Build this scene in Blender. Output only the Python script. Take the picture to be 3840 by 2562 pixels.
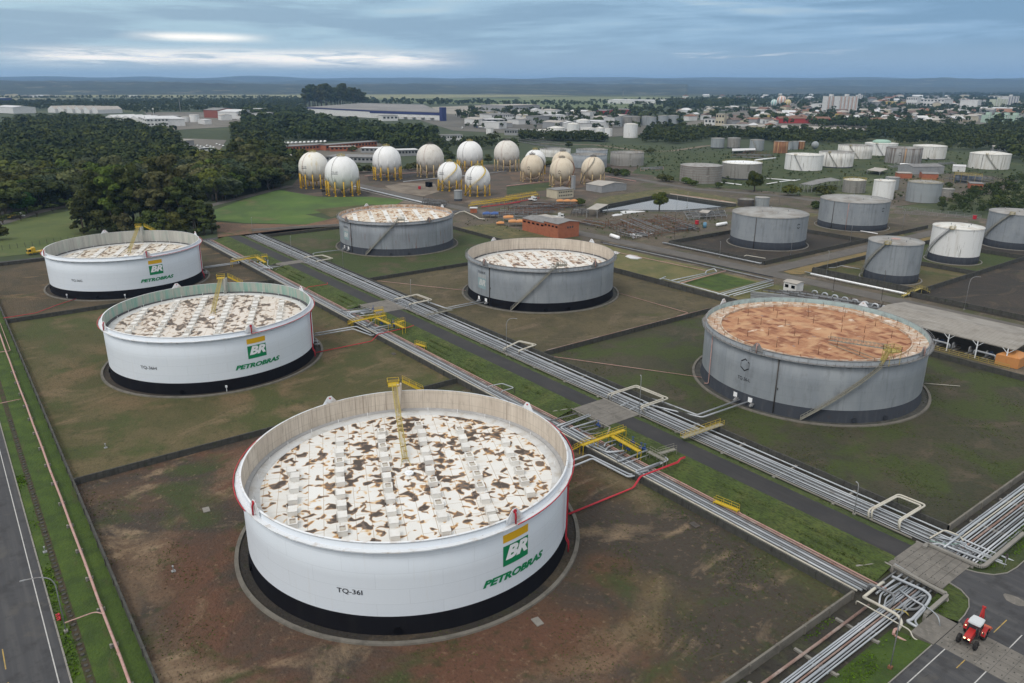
import bpy, math, random
import numpy as np
from mathutils import Vector, Matrix
# ------------------------------------------------------------------ scene, camera, sky, sun
for o in list(bpy.data.objects): bpy.data.objects.remove(o)
SC = bpy.context.scene
COL = SC.collection
SC.render.resolution_x, SC.render.resolution_y = 1024, 683
FPX, PIT, ROL, CH = 2838.03, math.radians(18.8526), math.radians(.15), 71.57
AZ = math.radians(-52.8)
EU = (math.cos(AZ), math.sin(AZ)); EV = (-math.sin(AZ), math.cos(AZ))
def w3(x, y, z): return Vector((x*EU[0]+y*EU[1], x*EV[0]+y*EV[1], z))   # camera-facing frame -> plant frame
right = w3(1, 0, 0); fwd = w3(0, math.cos(PIT), -math.sin(PIT)); up = w3(0, math.sin(PIT), math.cos(PIT))
cx = math.cos(ROL)*right+math.sin(ROL)*up; cy = -math.sin(ROL)*right+math.cos(ROL)*up
cam = bpy.data.cameras.new('camera'); camo = bpy.data.objects.new('camera', cam); COL.objects.link(camo)
mw = Matrix((cx, cy, -fwd)).transposed().to_4x4(); mw.translation = (0, 0, CH); camo.matrix_world = mw
cam.sensor_width = 36; cam.lens = FPX/3840*36; cam.clip_start = 1; cam.clip_end = 80000
SC.camera = camo
# surveying: photograph point (crop key, x, y) -> the place on the ground (or at height z)
CR = dict(F=(0, 0, 2350/3840), A=(0, 250, 2.35), B=(950, 250, 2.35), C=(1900, 250, 2.35), D=(2840, 250, 2.35), E=(0, 800, 2.24), G=(950, 700, 2.35), H=(1900, 650, 2.35), I=(2840, 800, 2.35), J=(0, 1400, 1.349), K=(850, 1350, 1.4252), L=(1900, 1300, 2.24), M=(2840, 1800, 2.058), N=(2500, 1050, 2.136), X=(1300, 1100, 6.714), Y=(900, 900, 7.84))
def ray(k, x, y):
    a = CR[k]; U = a[0]+x/a[2]-1920; V = a[1]+y/a[2]-1281
    u = (U*math.cos(ROL)+V*math.sin(ROL))/FPX; v = (-U*math.sin(ROL)+V*math.cos(ROL))/FPX
    return w3(u, math.cos(PIT)-v*math.sin(PIT), -math.sin(PIT)-v*math.cos(PIT))
def P(k, x, y, z=0.0):
    d = ray(k, x, y); t = (z-CH)/d.z
    return Vector((d.x*t, d.y*t, z))
def azel(x, y):
    d = ray('F', x, y).normalized(); return math.atan2(d.x*EU[0]+d.y*EV[0], d.x*EU[1]+d.y*EV[1]), math.asin(d.z)

SC.render.engine = 'CYCLES'
SC.view_settings.view_transform = 'Standard'; SC.view_settings.look = 'None'; SC.view_settings.exposure = -0.06; SC.view_settings.gamma = 1
W = bpy.data.worlds.new('World'); SC.world = W; W.use_nodes = True
SUN_EL, SUN_AZ = math.radians(52), math.radians(-75)      # plant frame azimuth of the veiled sun (behind the camera)
def build_sky():
    nt = W.node_tree; nt.nodes.clear(); N = nt.nodes.new; Lk = nt.links.new
    def val(x):
        n = N('ShaderNodeValue'); n.outputs[0].default_value = x; return n.outputs[0]
    def m(op, a, b=None, c=None, clamp=False):
        n = N('ShaderNodeMath'); n.operation = op; n.use_clamp = clamp
        for i, s in enumerate((a, b, c)):
            if s is None: continue
            if isinstance(s, (int, float)): n.inputs[i].default_value = s
            else: Lk(s, n.inputs[i])
        return n.outputs[0]
    def comb(a, b, c):
        n = N('ShaderNodeCombineXYZ')
        for i, s in enumerate((a, b, c)):
            if isinstance(s, (int, float)): n.inputs[i].default_value = s
            else: Lk(s, n.inputs[i])
        return n.outputs[0]
    def noise(vec, scale, detail=6, rough=.55, dist=0):
        n = N('ShaderNodeTexNoise'); n.inputs['Scale'].default_value = scale; n.inputs['Detail'].default_value = detail
        n.inputs['Roughness'].default_value = rough; n.inputs['Distortion'].default_value = dist; Lk(vec, n.inputs['Vector']); return n.outputs[0]
    def mr(s, a, b, c=0., d=1., smooth=True):
        n = N('ShaderNodeMapRange'); n.interpolation_type = 'SMOOTHSTEP' if smooth else 'LINEAR'
        Lk(s, n.inputs[0])
        for i, x in enumerate((a, b, c, d)): n.inputs[1+i].default_value = x
        return n.outputs[0]
    def mix(f, a, b):
        n = N('ShaderNodeMix'); n.data_type = 'RGBA'
        if isinstance(f, (int, float)): n.inputs[0].default_value = f
        else: Lk(f, n.inputs[0])
        for i, s in ((6, a), (7, b)):
            if isinstance(s, tuple): n.inputs[i].default_value = (*s, 1)
            else: Lk(s, n.inputs[i])
        return n.outputs[2]
    tc = N('ShaderNodeTexCoord'); sp = N('ShaderNodeSeparateXYZ'); Lk(tc.outputs['Generated'], sp.inputs[0])
    X, Y, Z = sp.outputs
    az = m('ARCTAN2', m('ADD', m('MULTIPLY', X, EU[0]), m('MULTIPLY', Y, EV[0])), m('ADD', m('MULTIPLY', X, EU[1]), m('MULTIPLY', Y, EV[1]))); el = m('ARCSINE', Z)
    # low layered cloud deck: streaks stretched along the horizon
    st = comb(m('MULTIPLY', az, 2.2), m('MULTIPLY', el, 20), 1.7)
    n1 = noise(st, 1.2, 7, .55, .4)
    st2 = comb(m('MULTIPLY', az, 7.), m('MULTIPLY', m('SUBTRACT', el, m('MULTIPLY', az, .02)), 95), 5.1)
    n2 = noise(st2, 1.0, 6, .6, .5)
    a0, e0 = azel(0, 100); a1, e1 = azel(2350, 100)
    side = mr(az, a0, a1)                     # 0 at the photograph's left, 1 at its right
    base = mix(side, SKY['left'], SKY['right'])
    dark = mix(side, SKY['dark_left'], SKY['dark_right'])
    t = m('ADD', m('MULTIPLY', n1, .75), m('MULTIPLY', n2, .25))
    c = mix(mr(t, .44, .56), dark, base)
    c = mix(m('MULTIPLY', mr(t, .53, .64), .8), c, SKY['pale'])
    # pale band just above the horizon
    c = mix(mr(el, .052, .012, 0, .75), c, SKY['hor'])
    c = mix(m('MULTIPLY', m('MULTIPLY', mr(el, .052, .012, 0, .9), side), 1), c, SKY['hor_r'])
    # openings in the cloud where the sun breaks through
    def patch(x0, x1, y0, y1, sx, sy):
        A0, E1_ = azel(x0, y0); A1, E0_ = azel(x1, y1); lo, hi = min(A0, A1), max(A0, A1)
        f = m('MULTIPLY', mr(az, lo-sx, lo+sx), mr(az, hi+sx, hi-sx))
        return m('MULTIPLY', f, m('MULTIPLY', mr(el, E0_-sy, E0_+sy), mr(el, E1_+sy, E1_-sy)))
    pn = mr(noise(comb(m('MULTIPLY', az, 4.5), m('MULTIPLY', el, 38), 8.3), 1, 5, .6, .8), .36, .54)
    p1 = m('MULTIPLY', patch(330, 570, 77, 93, .04, .005), mr(n2, .30, .50))
    p2 = m('MULTIPLY', patch(60, 1020, 112, 150, .06, .009), mr(noise(comb(m('MULTIPLY', az, 11.), m('MULTIPLY', el, 150), 2.2), 1, 7, .65, .6), .30, .56))
    p3 = m('MULTIPLY', patch(1500, 1950, 122, 132, .05, .004), mr(n2, .5, .66))
    br = m('ADD', m('ADD', m('MULTIPLY', p1, .95), m('MULTIPLY', p2, .85)), m('MULTIPLY', p3, .45), clamp=True)
    br = m('MULTIPLY', br, m('MULTIPLY_ADD', pn, .55, .45))
    c = mix(br, c, SKY['bright'])
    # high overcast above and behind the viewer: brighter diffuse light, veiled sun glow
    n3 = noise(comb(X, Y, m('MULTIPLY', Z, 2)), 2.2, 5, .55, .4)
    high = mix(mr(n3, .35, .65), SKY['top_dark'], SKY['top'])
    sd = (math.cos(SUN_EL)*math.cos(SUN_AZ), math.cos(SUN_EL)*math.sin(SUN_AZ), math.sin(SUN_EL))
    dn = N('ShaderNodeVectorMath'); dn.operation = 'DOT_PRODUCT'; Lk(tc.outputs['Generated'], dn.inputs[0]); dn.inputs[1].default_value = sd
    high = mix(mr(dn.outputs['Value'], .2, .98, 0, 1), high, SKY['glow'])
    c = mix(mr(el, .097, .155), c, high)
    sky = N('ShaderNodeTexSky'); sky.sky_type = 'NISHITA'; sky.sun_disc = False; sky.sun_elevation = SUN_EL
    sky.sun_rotation = math.pi/2-SUN_AZ
    sk = N('ShaderNodeVectorMath'); sk.operation = 'SCALE'; Lk(sky.outputs[0], sk.inputs[0]); sk.inputs['Scale'].default_value = .1
    col = mix(.93, sk.outputs[0], c)
    bg = N('ShaderNodeBackground'); Lk(col, bg.inputs[0]); bg.inputs[1].default_value = 1
    out = N('ShaderNodeOutputWorld'); Lk(bg.outputs[0], out.inputs[0])
HAZE = 5.5e-5
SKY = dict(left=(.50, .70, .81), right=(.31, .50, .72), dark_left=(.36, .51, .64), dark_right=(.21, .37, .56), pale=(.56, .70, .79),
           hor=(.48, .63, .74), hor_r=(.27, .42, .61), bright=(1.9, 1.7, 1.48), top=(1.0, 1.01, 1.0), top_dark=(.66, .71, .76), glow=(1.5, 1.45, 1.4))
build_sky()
sl = bpy.data.lights.new('sun', 'SUN'); sl.energy = 1.25; sl.angle = math.radians(18); sl.color = (1, .96, .9)
so = bpy.data.objects.new('sun', sl); COL.objects.link(so)
so.rotation_euler = (-Vector((math.cos(SUN_EL)*math.cos(SUN_AZ), math.cos(SUN_EL)*math.sin(SUN_AZ), math.sin(SUN_EL)))).to_track_quat('-Z', 'Y').to_euler()
SC.cycles.volume_bounces = 0; SC.cycles.max_bounces = 6; SC.cycles.transparent_max_bounces = 16

# ------------------------------------------------------------------ helpers
R0 = random.Random(7)
ORG = {}
def tag(o, label=None, cat=None, group=None, kind=None):
    if label: o['label'] = label
    if cat: o['category'] = cat
    if group: o['group'] = group
    if kind: o['kind'] = kind
    return o
def thing(name, loc, label, cat, group=None):
    o = bpy.data.objects.new(name, None); COL.objects.link(o); o.location = loc; o.empty_display_size = .5
    ORG[o] = Vector(loc); return tag(o, label, cat, group)
def copy_tree(o, loc=None, rz=None, parent=None, label=None, group=None, scale=None):
    c = o.copy(); COL.objects.link(c); c.parent = parent
    if loc is not None: c.location = loc
    if rz is not None: c.rotation_euler = (0, 0, rz)
    if scale is not None: c.scale = scale if hasattr(scale, '__len__') else (scale,)*3
    if label: c['label'] = label
    if group: c['group'] = group
    for ch in o.children: copy_tree(ch, parent=c)
    return c
class MB:
    def __init__(s): s.v = []; s.f = []; s.sm = []; s.mi = []; s.m = 0
    def add(s, vs, fs, smooth=False):
        b = len(s.v); s.v += [tuple(x) for x in vs]
        for f in fs: s.f.append([b+i for i in f]); s.sm.append(smooth); s.mi.append(s.m)
        return s
    def box(s, x0, x1, y0, y1, z0, z1):
        return s.add([(x0, y0, z0), (x1, y0, z0), (x1, y1, z0), (x0, y1, z0), (x0, y0, z1), (x1, y0, z1), (x1, y1, z1), (x0, y1, z1)],
                     [(3, 2, 1, 0), (4, 5, 6, 7), (0, 1, 5, 4), (1, 2, 6, 5), (2, 3, 7, 6), (3, 0, 4, 7)])
    def bar(s, a, b, w, h=None, roll=None):      # box beam from a to b, width w, height h
        a = Vector(a); b = Vector(b); h = h or w; d = (b-a).normalized()
        up = Vector((0, 0, 1)) if abs(d.z) < .97 else Vector((1, 0, 0))
        sd = d.cross(up).normalized()*w/2; u = sd.cross(d).normalized()*h/2
        vs = [p+i*sd+j*u for p in (a, b) for i, j in ((-1, -1), (1, -1), (1, 1), (-1, 1))]
        return s.add(vs, [(3, 2, 1, 0), (4, 5, 6, 7), (0, 1, 5, 4), (1, 2, 6, 5), (2, 3, 7, 6), (3, 0, 4, 7)])
    def tube(s, pts, r, n=8, cap=True):
        pts = [Vector(p) for p in pts]; k = len(pts); rs = r if hasattr(r, '__len__') else [r]*k
        vs = []; prev = None
        for i, p in enumerate(pts):
            d = (pts[min(i+1, k-1)]-pts[max(i-1, 0)]).normalized()
            if prev is None:
                a = Vector((0, 0, 1)) if abs(d.z) < .9 else Vector((1, 0, 0)); x = d.cross(a).normalized()
            else: x = (prev-d*prev.dot(d)).normalized()
            prev = x; y = d.cross(x)
            for j in range(n):
                t = 2*math.pi*j/n; vs.append(p+(x*math.cos(t)+y*math.sin(t))*rs[i])
        fs = [(i*n+j, i*n+(j+1) % n, (i+1)*n+(j+1) % n, (i+1)*n+j) for i in range(k-1) for j in range(n)]
        b = len(s.v); s.add(vs, fs, True)
        if cap: s.add([], []); s.f += [[b+j for j in range(n)][::-1], [b+(k-1)*n+j for j in range(n)]]; s.sm += [False]*2; s.mi += [s.m]*2
        return s
    def lathe(s, prof, c=(0, 0), n=96, a0=0, a1=360, smooth=True, z=0):     # prof: (r, z) list, outside-facing when going up
        full = abs(a1-a0) >= 360; m = n if full else n+1
        vs = []
        for i in range(m):
            t = math.radians(a0+(a1-a0)*i/n)
            for r, zz in prof: vs.append((c[0]+r*math.cos(t), c[1]+r*math.sin(t), zz+z))
        k = len(prof); fs = []
        for i in range(n):
            i2 = (i+1) % m
            for j in range(k-1): fs.append((i*k+j, i2*k+j, i2*k+j+1, i*k+j+1))
        return s.add(vs, fs, smooth)
    def prism(s, poly, z0, z1):
        n = len(poly); a = sum(poly[i][0]*poly[(i+1) % n][1]-poly[(i+1) % n][0]*poly[i][1] for i in range(n))
        if a < 0: poly = poly[::-1]
        vs = [(p[0], p[1], z0) for p in poly]+[(p[0], p[1], z1) for p in poly]
        return s.add(vs, [tuple(range(n))[::-1], tuple(range(n, 2*n))]+[(i, (i+1) % n, n+(i+1) % n, n+i) for i in range(n)])
    def build(s, name, mat, parent=None, at=None, label=None, cat=None, group=None, kind=None):
        me = bpy.data.meshes.new(name)
        org = ORG[parent] if parent else Vector(at if at is not None else (0, 0, 0))
        if at is None and not parent and s.v:
            a = np.array(s.v); lo, hi = a.min(0), a.max(0); org = Vector(((lo[0]+hi[0])/2, (lo[1]+hi[1])/2, lo[2]))
        a = np.array(s.v)-np.array(org)
        me.from_pydata(a.tolist(), [], s.f)
        for mm in (mat if isinstance(mat, (list, tuple)) else [mat]): me.materials.append(mm)
        me.polygons.foreach_set('use_smooth', s.sm); me.polygons.foreach_set('material_index', s.mi)
        o = bpy.data.objects.new(name, me); COL.objects.link(o); ORG[o] = org
        if parent: o.parent = parent
        else: o.location = org
        return tag(o, label, cat, group, kind)
def fillet(pts, rad=.5, n=4):
    pts = [Vector(p) for p in pts]; out = [pts[0]]
    for i in range(1, len(pts)-1):
        a, b, c = pts[i-1], pts[i], pts[i+1]; la, lc = (a-b).length, (c-b).length
        t = min(rad, la*.45, lc*.45); p, q = b+(a-b).normalized()*t, b+(c-b).normalized()*t
        for j in range(n+1):
            s = j/n; out.append((1-s)**2*p+2*s*(1-s)*b+s*s*q)
    out.append(pts[-1]); return out
def rails(mb, pts, h=1.05, r=.03, step=1.6, closed=False):
    pts = [Vector(p) for p in pts]
    if closed: pts = pts+[pts[0]]
    for a, b in zip(pts, pts[1:]):
        n = max(1, int((b-a).length/step))
        for i in range(n+1):
            p = a+(b-a)*i/n; mb.bar(p, p+Vector((0, 0, h)), r*2)
        for hh in (h, h*.52): mb.bar(a+Vector((0, 0, hh)), b+Vector((0, 0, hh)), r*2)
        mb.bar(a+Vector((0, 0, .07)), b+Vector((0, 0, .07)), .02, .14)
# ------------------------------------------------------------------ materials (procedural)
MATS = {}
def mat(name, base, layers=(), rough=.75, bump=None, space='O', metal=0, rand=0, lines=None, plates=None, emit=None, spec=.4):
    """layers: (colour, (sx,sy,sz), lo, hi, amount[, detail, distortion]) mixed over base by noise"""
    if name in MATS: return MATS[name]
    M = bpy.data.materials.new(name); M.use_nodes = True; nt = M.node_tree; N = nt.nodes.new; Lk = nt.links.new
    b = nt.nodes['Principled BSDF']; b.inputs['Roughness'].default_value = rough; b.inputs['Metallic'].default_value = metal
    b.inputs['Specular IOR Level'].default_value = spec
    if space == 'W': vec = N('ShaderNodeNewGeometry').outputs['Position']
    else: vec = N('ShaderNodeTexCoord').outputs['Object']
    rgb = N('ShaderNodeRGB'); rgb.outputs[0].default_value = (*base, 1); cur = rgb.outputs[0]
    for i, L in enumerate(layers):
        if L[1] == 'g':       # broad change across the plot: (colour, 'g', axis, from, to, amount)
            n = N('ShaderNodeTexNoise'); n.inputs['Scale'].default_value = .07; n.inputs['Detail'].default_value = 7; Lk(vec, n.inputs['Vector']); sp = N('ShaderNodeSeparateXYZ'); Lk(vec, sp.inputs[0])
            ma = N('ShaderNodeMath'); ma.operation = 'MULTIPLY_ADD'; Lk(n.outputs[0], ma.inputs[0]); ma.inputs[1].default_value = abs(L[4]-L[3])*2.6; Lk(sp.outputs[L[2]], ma.inputs[2]); o_ = abs(L[4]-L[3])*1.3
            r = N('ShaderNodeMapRange'); Lk(ma.outputs[0], r.inputs[0]); r.inputs[1].default_value = L[3]+o_; r.inputs[2].default_value = L[4]+o_; r.inputs[4].default_value = L[5]
            mx = N('ShaderNodeMix'); mx.data_type = 'RGBA'; Lk(r.outputs[0], mx.inputs[0]); Lk(cur, mx.inputs[6]); mx.inputs[7].default_value = (*L[0], 1); cur = mx.outputs[2]; continue
        if L[1] == 'c':       # worn band round a tank foot: (colour, 'c', (x, y), inner, middle, outer, amount)
            n = N('ShaderNodeTexNoise'); n.inputs['Scale'].default_value = .16; n.inputs['Detail'].default_value = 8; Lk(vec, n.inputs['Vector']); mv = N('ShaderNodeVectorMath'); mv.operation = 'DISTANCE'; Lk(vec, mv.inputs[0]); mv.inputs[1].default_value = (*L[2], 0)
            ma = N('ShaderNodeMath'); ma.operation = 'MULTIPLY_ADD'; Lk(n.outputs[0], ma.inputs[0]); ma.inputs[1].default_value = 14; Lk(mv.outputs['Value'], ma.inputs[2]); f = None
            for lo, hi in ((L[3], L[4]), (L[5], L[4])):
                r = N('ShaderNodeMapRange'); Lk(ma.outputs[0], r.inputs[0]); r.inputs[1].default_value = lo+7; r.inputs[2].default_value = hi+7
                if f: q = N('ShaderNodeMath'); q.operation = 'MULTIPLY'; Lk(f, q.inputs[0]); Lk(r.outputs[0], q.inputs[1]); f = q.outputs[0]
                else: f = r.outputs[0]
            q = N('ShaderNodeMath'); q.operation = 'MULTIPLY'; Lk(f, q.inputs[0]); q.inputs[1].default_value = L[6]
            mx = N('ShaderNodeMix'); mx.data_type = 'RGBA'; Lk(q.outputs[0], mx.inputs[0]); Lk(cur, mx.inputs[6]); mx.inputs[7].default_value = (*L[0], 1); cur = mx.outputs[2]; continue
        c, sc, lo, hi, amt = L[:5]; det = L[5] if len(L) > 5 else 5; dist = L[6] if len(L) > 6 else 0
        mp = N('ShaderNodeMapping'); mp.inputs['Scale'].default_value = sc; mp.inputs['Location'].default_value = (i*7.3+len(name)*1.7, i*3.1, i*5.7); Lk(vec, mp.inputs[0])
        n = N('ShaderNodeTexNoise'); n.inputs['Scale'].default_value = 1; n.inputs['Detail'].default_value = det; n.inputs['Roughness'].default_value = .6; n.inputs['Distortion'].default_value = dist
        Lk(mp.outputs[0], n.inputs['Vector'])
        r = N('ShaderNodeMapRange'); Lk(n.outputs[0], r.inputs[0]); r.inputs[1].default_value = lo; r.inputs[2].default_value = hi; r.inputs[4].default_value = amt
        mx = N('ShaderNodeMix'); mx.data_type = 'RGBA'; Lk(r.outputs[0], mx.inputs[0]); Lk(cur, mx.inputs[6]); mx.inputs[7].default_value = (*c, 1); cur = mx.outputs[2]
    if lines:      # (colour, axis spacing list [(axis, spacing, width)], amount)
        lc, axes, amt = lines; sp = N('ShaderNodeSeparateXYZ'); Lk(vec, sp.inputs[0])
        for ax, spc, wd in axes:
            d = N('ShaderNodeMath'); d.operation = 'DIVIDE'; Lk(sp.outputs[ax], d.inputs[0]); d.inputs[1].default_value = spc
            fr = N('ShaderNodeMath'); fr.operation = 'FRACT'; Lk(d.outputs[0], fr.inputs[0])
            lt = N('ShaderNodeMath'); lt.operation = 'LESS_THAN'; Lk(fr.outputs[0], lt.inputs[0]); lt.inputs[1].default_value = wd/spc
            ml = N('ShaderNodeMath'); ml.operation = 'MULTIPLY'; Lk(lt.outputs[0], ml.inputs[0]); ml.inputs[1].default_value = amt
            mx = N('ShaderNodeMix'); mx.data_type = 'RGBA'; Lk(ml.outputs[0], mx.inputs[0]); Lk(cur, mx.inputs[6]); mx.inputs[7].default_value = (*lc, 1); cur = mx.outputs[2]
    if plates:     # (radius, plate width, course height): plate seams on a curved shell
        sp = N('ShaderNodeSeparateXYZ'); Lk(vec, sp.inputs[0]); at = N('ShaderNodeMath'); at.operation = 'ARCTAN2'; Lk(sp.outputs[1], at.inputs[0]); Lk(sp.outputs[0], at.inputs[1])
        mu = N('ShaderNodeMath'); mu.operation = 'MULTIPLY'; Lk(at.outputs[0], mu.inputs[0]); mu.inputs[1].default_value = plates[0]; cb = N('ShaderNodeCombineXYZ'); Lk(mu.outputs[0], cb.inputs[0]); Lk(sp.outputs[2], cb.inputs[1])
        br = N('ShaderNodeTexBrick'); Lk(cb.outputs[0], br.inputs['Vector']); br.inputs['Scale'].default_value = 1; br.inputs['Brick Width'].default_value = plates[1]; br.inputs['Row Height'].default_value = plates[2]; br.inputs['Mortar Size'].default_value = .035; br.inputs['Color1'].default_value = (1, 1, 1, 1); br.inputs['Color2'].default_value = (.965, .968, .972, 1); br.inputs['Mortar'].default_value = (.86, .865, .87, 1)
        mx = N('ShaderNodeMix'); mx.data_type = 'RGBA'; mx.blend_type = 'MULTIPLY'; mx.inputs[0].default_value = 1; Lk(cur, mx.inputs[6]); Lk(br.outputs[0], mx.inputs[7]); cur = mx.outputs[2]
    if rand:
        oi = N('ShaderNodeObjectInfo'); hs = N('ShaderNodeHueSaturation'); r = N('ShaderNodeMapRange'); Lk(oi.outputs['Random'], r.inputs[0]); r.inputs[3].default_value = 1-rand; r.inputs[4].default_value = 1+rand
        Lk(r.outputs[0], hs.inputs['Value']); Lk(cur, hs.inputs['Color']); cur = hs.outputs[0]
    Lk(cur, b.inputs['Base Color'])
    if bump:
        n = N('ShaderNodeTexNoise'); n.inputs['Scale'].default_value = bump[0]; n.inputs['Detail'].default_value = 6; Lk(vec, n.inputs['Vector'])
        bp = N('ShaderNodeBump'); bp.inputs['Strength'].default_value = bump[1]; bp.inputs['Distance'].default_value = bump[2] if len(bump) > 2 else .3; Lk(n.outputs[0], bp.inputs['Height']); Lk(bp.outputs[0], b.inputs['Normal'])
    if emit: b.inputs['Emission Color'].default_value = (*emit[0], 1); b.inputs['Emission Strength'].default_value = emit[1]
    MATS[name] = M; return M
S1 = (1, 1, .06)
def sc(k): return (k, k, k)
m_white = mat('white_paint', (.65, .705, .765), [((.62, .66, .70), (.5, .5, .04), .5, .75, .35), ((.55, .55, .52), (1.6, 1.6, .1), .60, .78, .3), ((.50, .44, .36), (2.2, 2.2, .16), .68, .78, .3)], .5, plates=(26.1, 9.1, 2.43), bump=(.5, .05, .3))
m_white2 = mat('white_steel', (.74, .77, .8), [((.55, .55, .52), sc(.8), .55, .8, .4)], .5)
m_black = mat('black_paint', (.004, .004, .006), [((.010, .010, .010), (.6, .6, .1), .5, .8, .6)], .8, spec=.08)
m_blackg = mat('worn_black_paint', (.032, .037, .046), [((.06, .063, .07), (1, 1, .2), .5, .75, .6), ((.05, .03, .02), sc(.7), .6, .75, .5)], .8, spec=.15)
m_gsteel = mat('grey_shell_paint', (.225, .25, .275), [((.29, .315, .335), (.25, .25, .08), .42, .62, .7), ((.10, .11, .12), (.9, .9, .05), .56, .78, .75), ((.16, .10, .07), (2.5, 2.5, .12), .66, .78, .6), ((.13, .14, .15), (.5, .5, .25), .56, .72, .5)], .5, plates=(26.1, 9.1, 2.43))
m_gsteel2 = mat('grey_shell_rusty', (.22, .24, .265), [((.28, .31, .34), (.25, .25, .08), .42, .62, .7), ((.10, .11, .12), (.9, .9, .05), .52, .74, .75), ((.17, .06, .035), (1.2, 1.2, .14), .6, .72, .8)], .5, plates=(26.1, 9.1, 2.43))
m_inner = mat('inner_wall_cream', (.50, .44, .37), [((.62, .56, .48), (.4, .4, .1), .4, .65, .8), ((.15, .11, .08), (4., 4., .09), .52, .74, .75), ((.30, .26, .22), (1., 1., .3), .55, .75, .6)], .8, lines=((.34, .3, .26), [(2, 2.0, .08)], .6))
m_innerg = mat('inner_wall_grey', (.38, .38, .35), [((.48, .48, .44), (.5, .5, .05), .42, .62, .7), ((.2, .2, .19), (2.6, 2.6, .06), .52, .72, .7), ((.20, .36, .30), (.7, .7, .16), .55, .7, .35)], .8)
m_innert = mat('inner_wall_green', (.36, .38, .34), [((.16, .36, .30), (.9, .9, .10), .42, .62, .75), ((.12, .2, .17), (3.5, 3.5, .05), .55, .75, .6), ((.48, .48, .44), (2.0, 2.0, .08), .58, .75, .5)], .8)
m_concd = mat('foot_ring_concrete', (.15, .14, .12), [((.08, .075, .065), sc(.5), .45, .7, .8), ((.22, .20, .17), sc(1.3), .55, .75, .5)], .95, space='W')
m_conc = mat('concrete', (.22, .21, .19), [((.16, .155, .14), sc(.35), .45, .7, .7), ((.08, .08, .07), sc(2), .58, .75, .5)], .9, bump=(3, .2, .1), space='W')
m_darkc = mat('blackened_concrete', (.055, .055, .05), [((.10, .10, .09), (.5, .5, 1.5), .5, .7, .6), ((.025, .025, .022), (1.5, 1.5, .4), .5, .7, .8), ((.04, .055, .02), sc(.6), .58, .7, .6)], .95, bump=(4, .3, .1), space='W')
m_slab = mat('concrete_slab', (.155, .145, .13), [((.09, .085, .075), sc(.4), .45, .7, .8), ((.27, .25, .22), sc(1.5), .55, .75, .5)], .9, bump=(3, .2, .1), space='W')
m_asph = mat('asphalt_dark', (.030, .030, .032), [((.045, .043, .042), sc(.15), .45, .7, .8), ((.02, .02, .02), (.05, .8, .8), .5, .75, .6), ((.06, .058, .05), sc(2.5), .6, .8, .4)], .9, bump=(6, .15, .05), space='W')
m_asph2 = mat('asphalt_grey', (.048, .049, .053), [((.075, .075, .076), (.04, .8, 1), .45, .65, .7), ((.030, .030, .032), sc(.35), .5, .64, .7, 8), ((.085, .08, .07), sc(.18), .62, .70, .5, 8), ((.022, .022, .022), (2.5, .5, 1), .64, .70, .7)], .85, bump=(6, .12, .05), space='W')
m_asph3 = mat('asphalt_old', (.095, .088, .08), [((.13, .12, .105), sc(.12), .45, .7, .8), ((.06, .055, .05), sc(.5), .5, .75, .6)], .9, space='W')
m_line = mat('road_paint_white', (.42, .42, .41), [((.12, .12, .12), sc(1.3), .5, .75, .6)], .8, space='W')
m_liney = mat('road_paint_yellow', (.36, .25, .07), [((.1, .09, .07), sc(1.3), .48, .72, .7)], .8, space='W')
G1, G2, G3 = (.042, .062, .015), (.024, .038, .012), (.085, .085, .028)
m_grass = mat('grass', G1, [(G2, sc(.25), .42, .62, .9), (G3, sc(.09), .5, .68, .7), (G2, sc(2.2), .45, .7, .7), ((.10, .08, .045), sc(.4), .66, .76, .5)], .95, bump=(2.5, .8, .35), space='W')
m_grassb = mat('grass_bright', (.046, .080, .010), [((.028, .050, .009), sc(.3), .42, .62, .9), ((.075, .115, .014), sc(.10), .54, .68, .7), ((.07, .06, .03), (.12, .5, 1), .62, .72, .5), ((.03, .06, .008), sc(2.4), .45, .7, .7)], .95, bump=(2.5, .7, .3), space='W')
m_grassl = mat('grass_lawn', (.062, .115, .018), [((.045, .08, .018), sc(.03), .42, .6, .9), ((.10, .14, .03), sc(.06), .55, .7, .6), ((.14, .10, .055), sc(.025), .64, .74, .7)], .95, space='W')
m_dryg = mat('grass_dry', (.085, .082, .032), [((.16, .13, .055), sc(.15), .45, .65, .8), ((.045, .058, .018), sc(.35), .5, .66, .9), ((.06, .05, .03), sc(1.6), .5, .7, .6)], .95, bump=(2, .6, .3), space='W')
def soil(name, base, b2, light, green, gthr, gamt=.85, grad=()):
    return mat(name, base, [*grad, (b2, sc(.05), .44, .57, .95, 7, .6), (light, (.09, .05, .09), .55, .66, .75, 9, 1.2), (light, sc(.8), .62, .74, .4), (green, sc(.06), gthr, gthr+.10, gamt, 8, .5),
        ((green[0]*.6, green[1]*.6, green[2]*.6), sc(.5), .56, .68, .6, 8), (light, sc(1.1), .60, .70, .4, 9), ((base[0]*.45, base[1]*.45, base[2]*.45), sc(1.7), .52, .66, .6, 9)], .97, bump=(2.2, 1., .3), space='W')
soil_I = soil('soil_red', (.095, .051, .031), (.046, .038, .030), (.24, .175, .11), (.038, .054, .014), .53, grad=[((.044, .058, .019), 'g', 1, 56, 78, .85), ((.06, .048, .03), 'g', 1, 34, 16, .5), ((.098, .045, .027), 'c', (-98.9, 53.8), 27, 33, 44, .8), ((.19, .135, .085), 'c', (-98.9, 53.8), 38, 42, 47, .5)])
soil_H = soil('soil_olive', (.100, .082, .038), (.060, .060, .020), (.16, .115, .065), (.048, .062, .015), .50, grad=[((.15, .095, .05), 'c', (-204.5, 53.5), 27, 32, 42, .6)])
soil_G = soil('soil_brown', (.080, .060, .035), (.048, .042, .026), (.17, .11, .06), (.05, .055, .02), .58)
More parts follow.
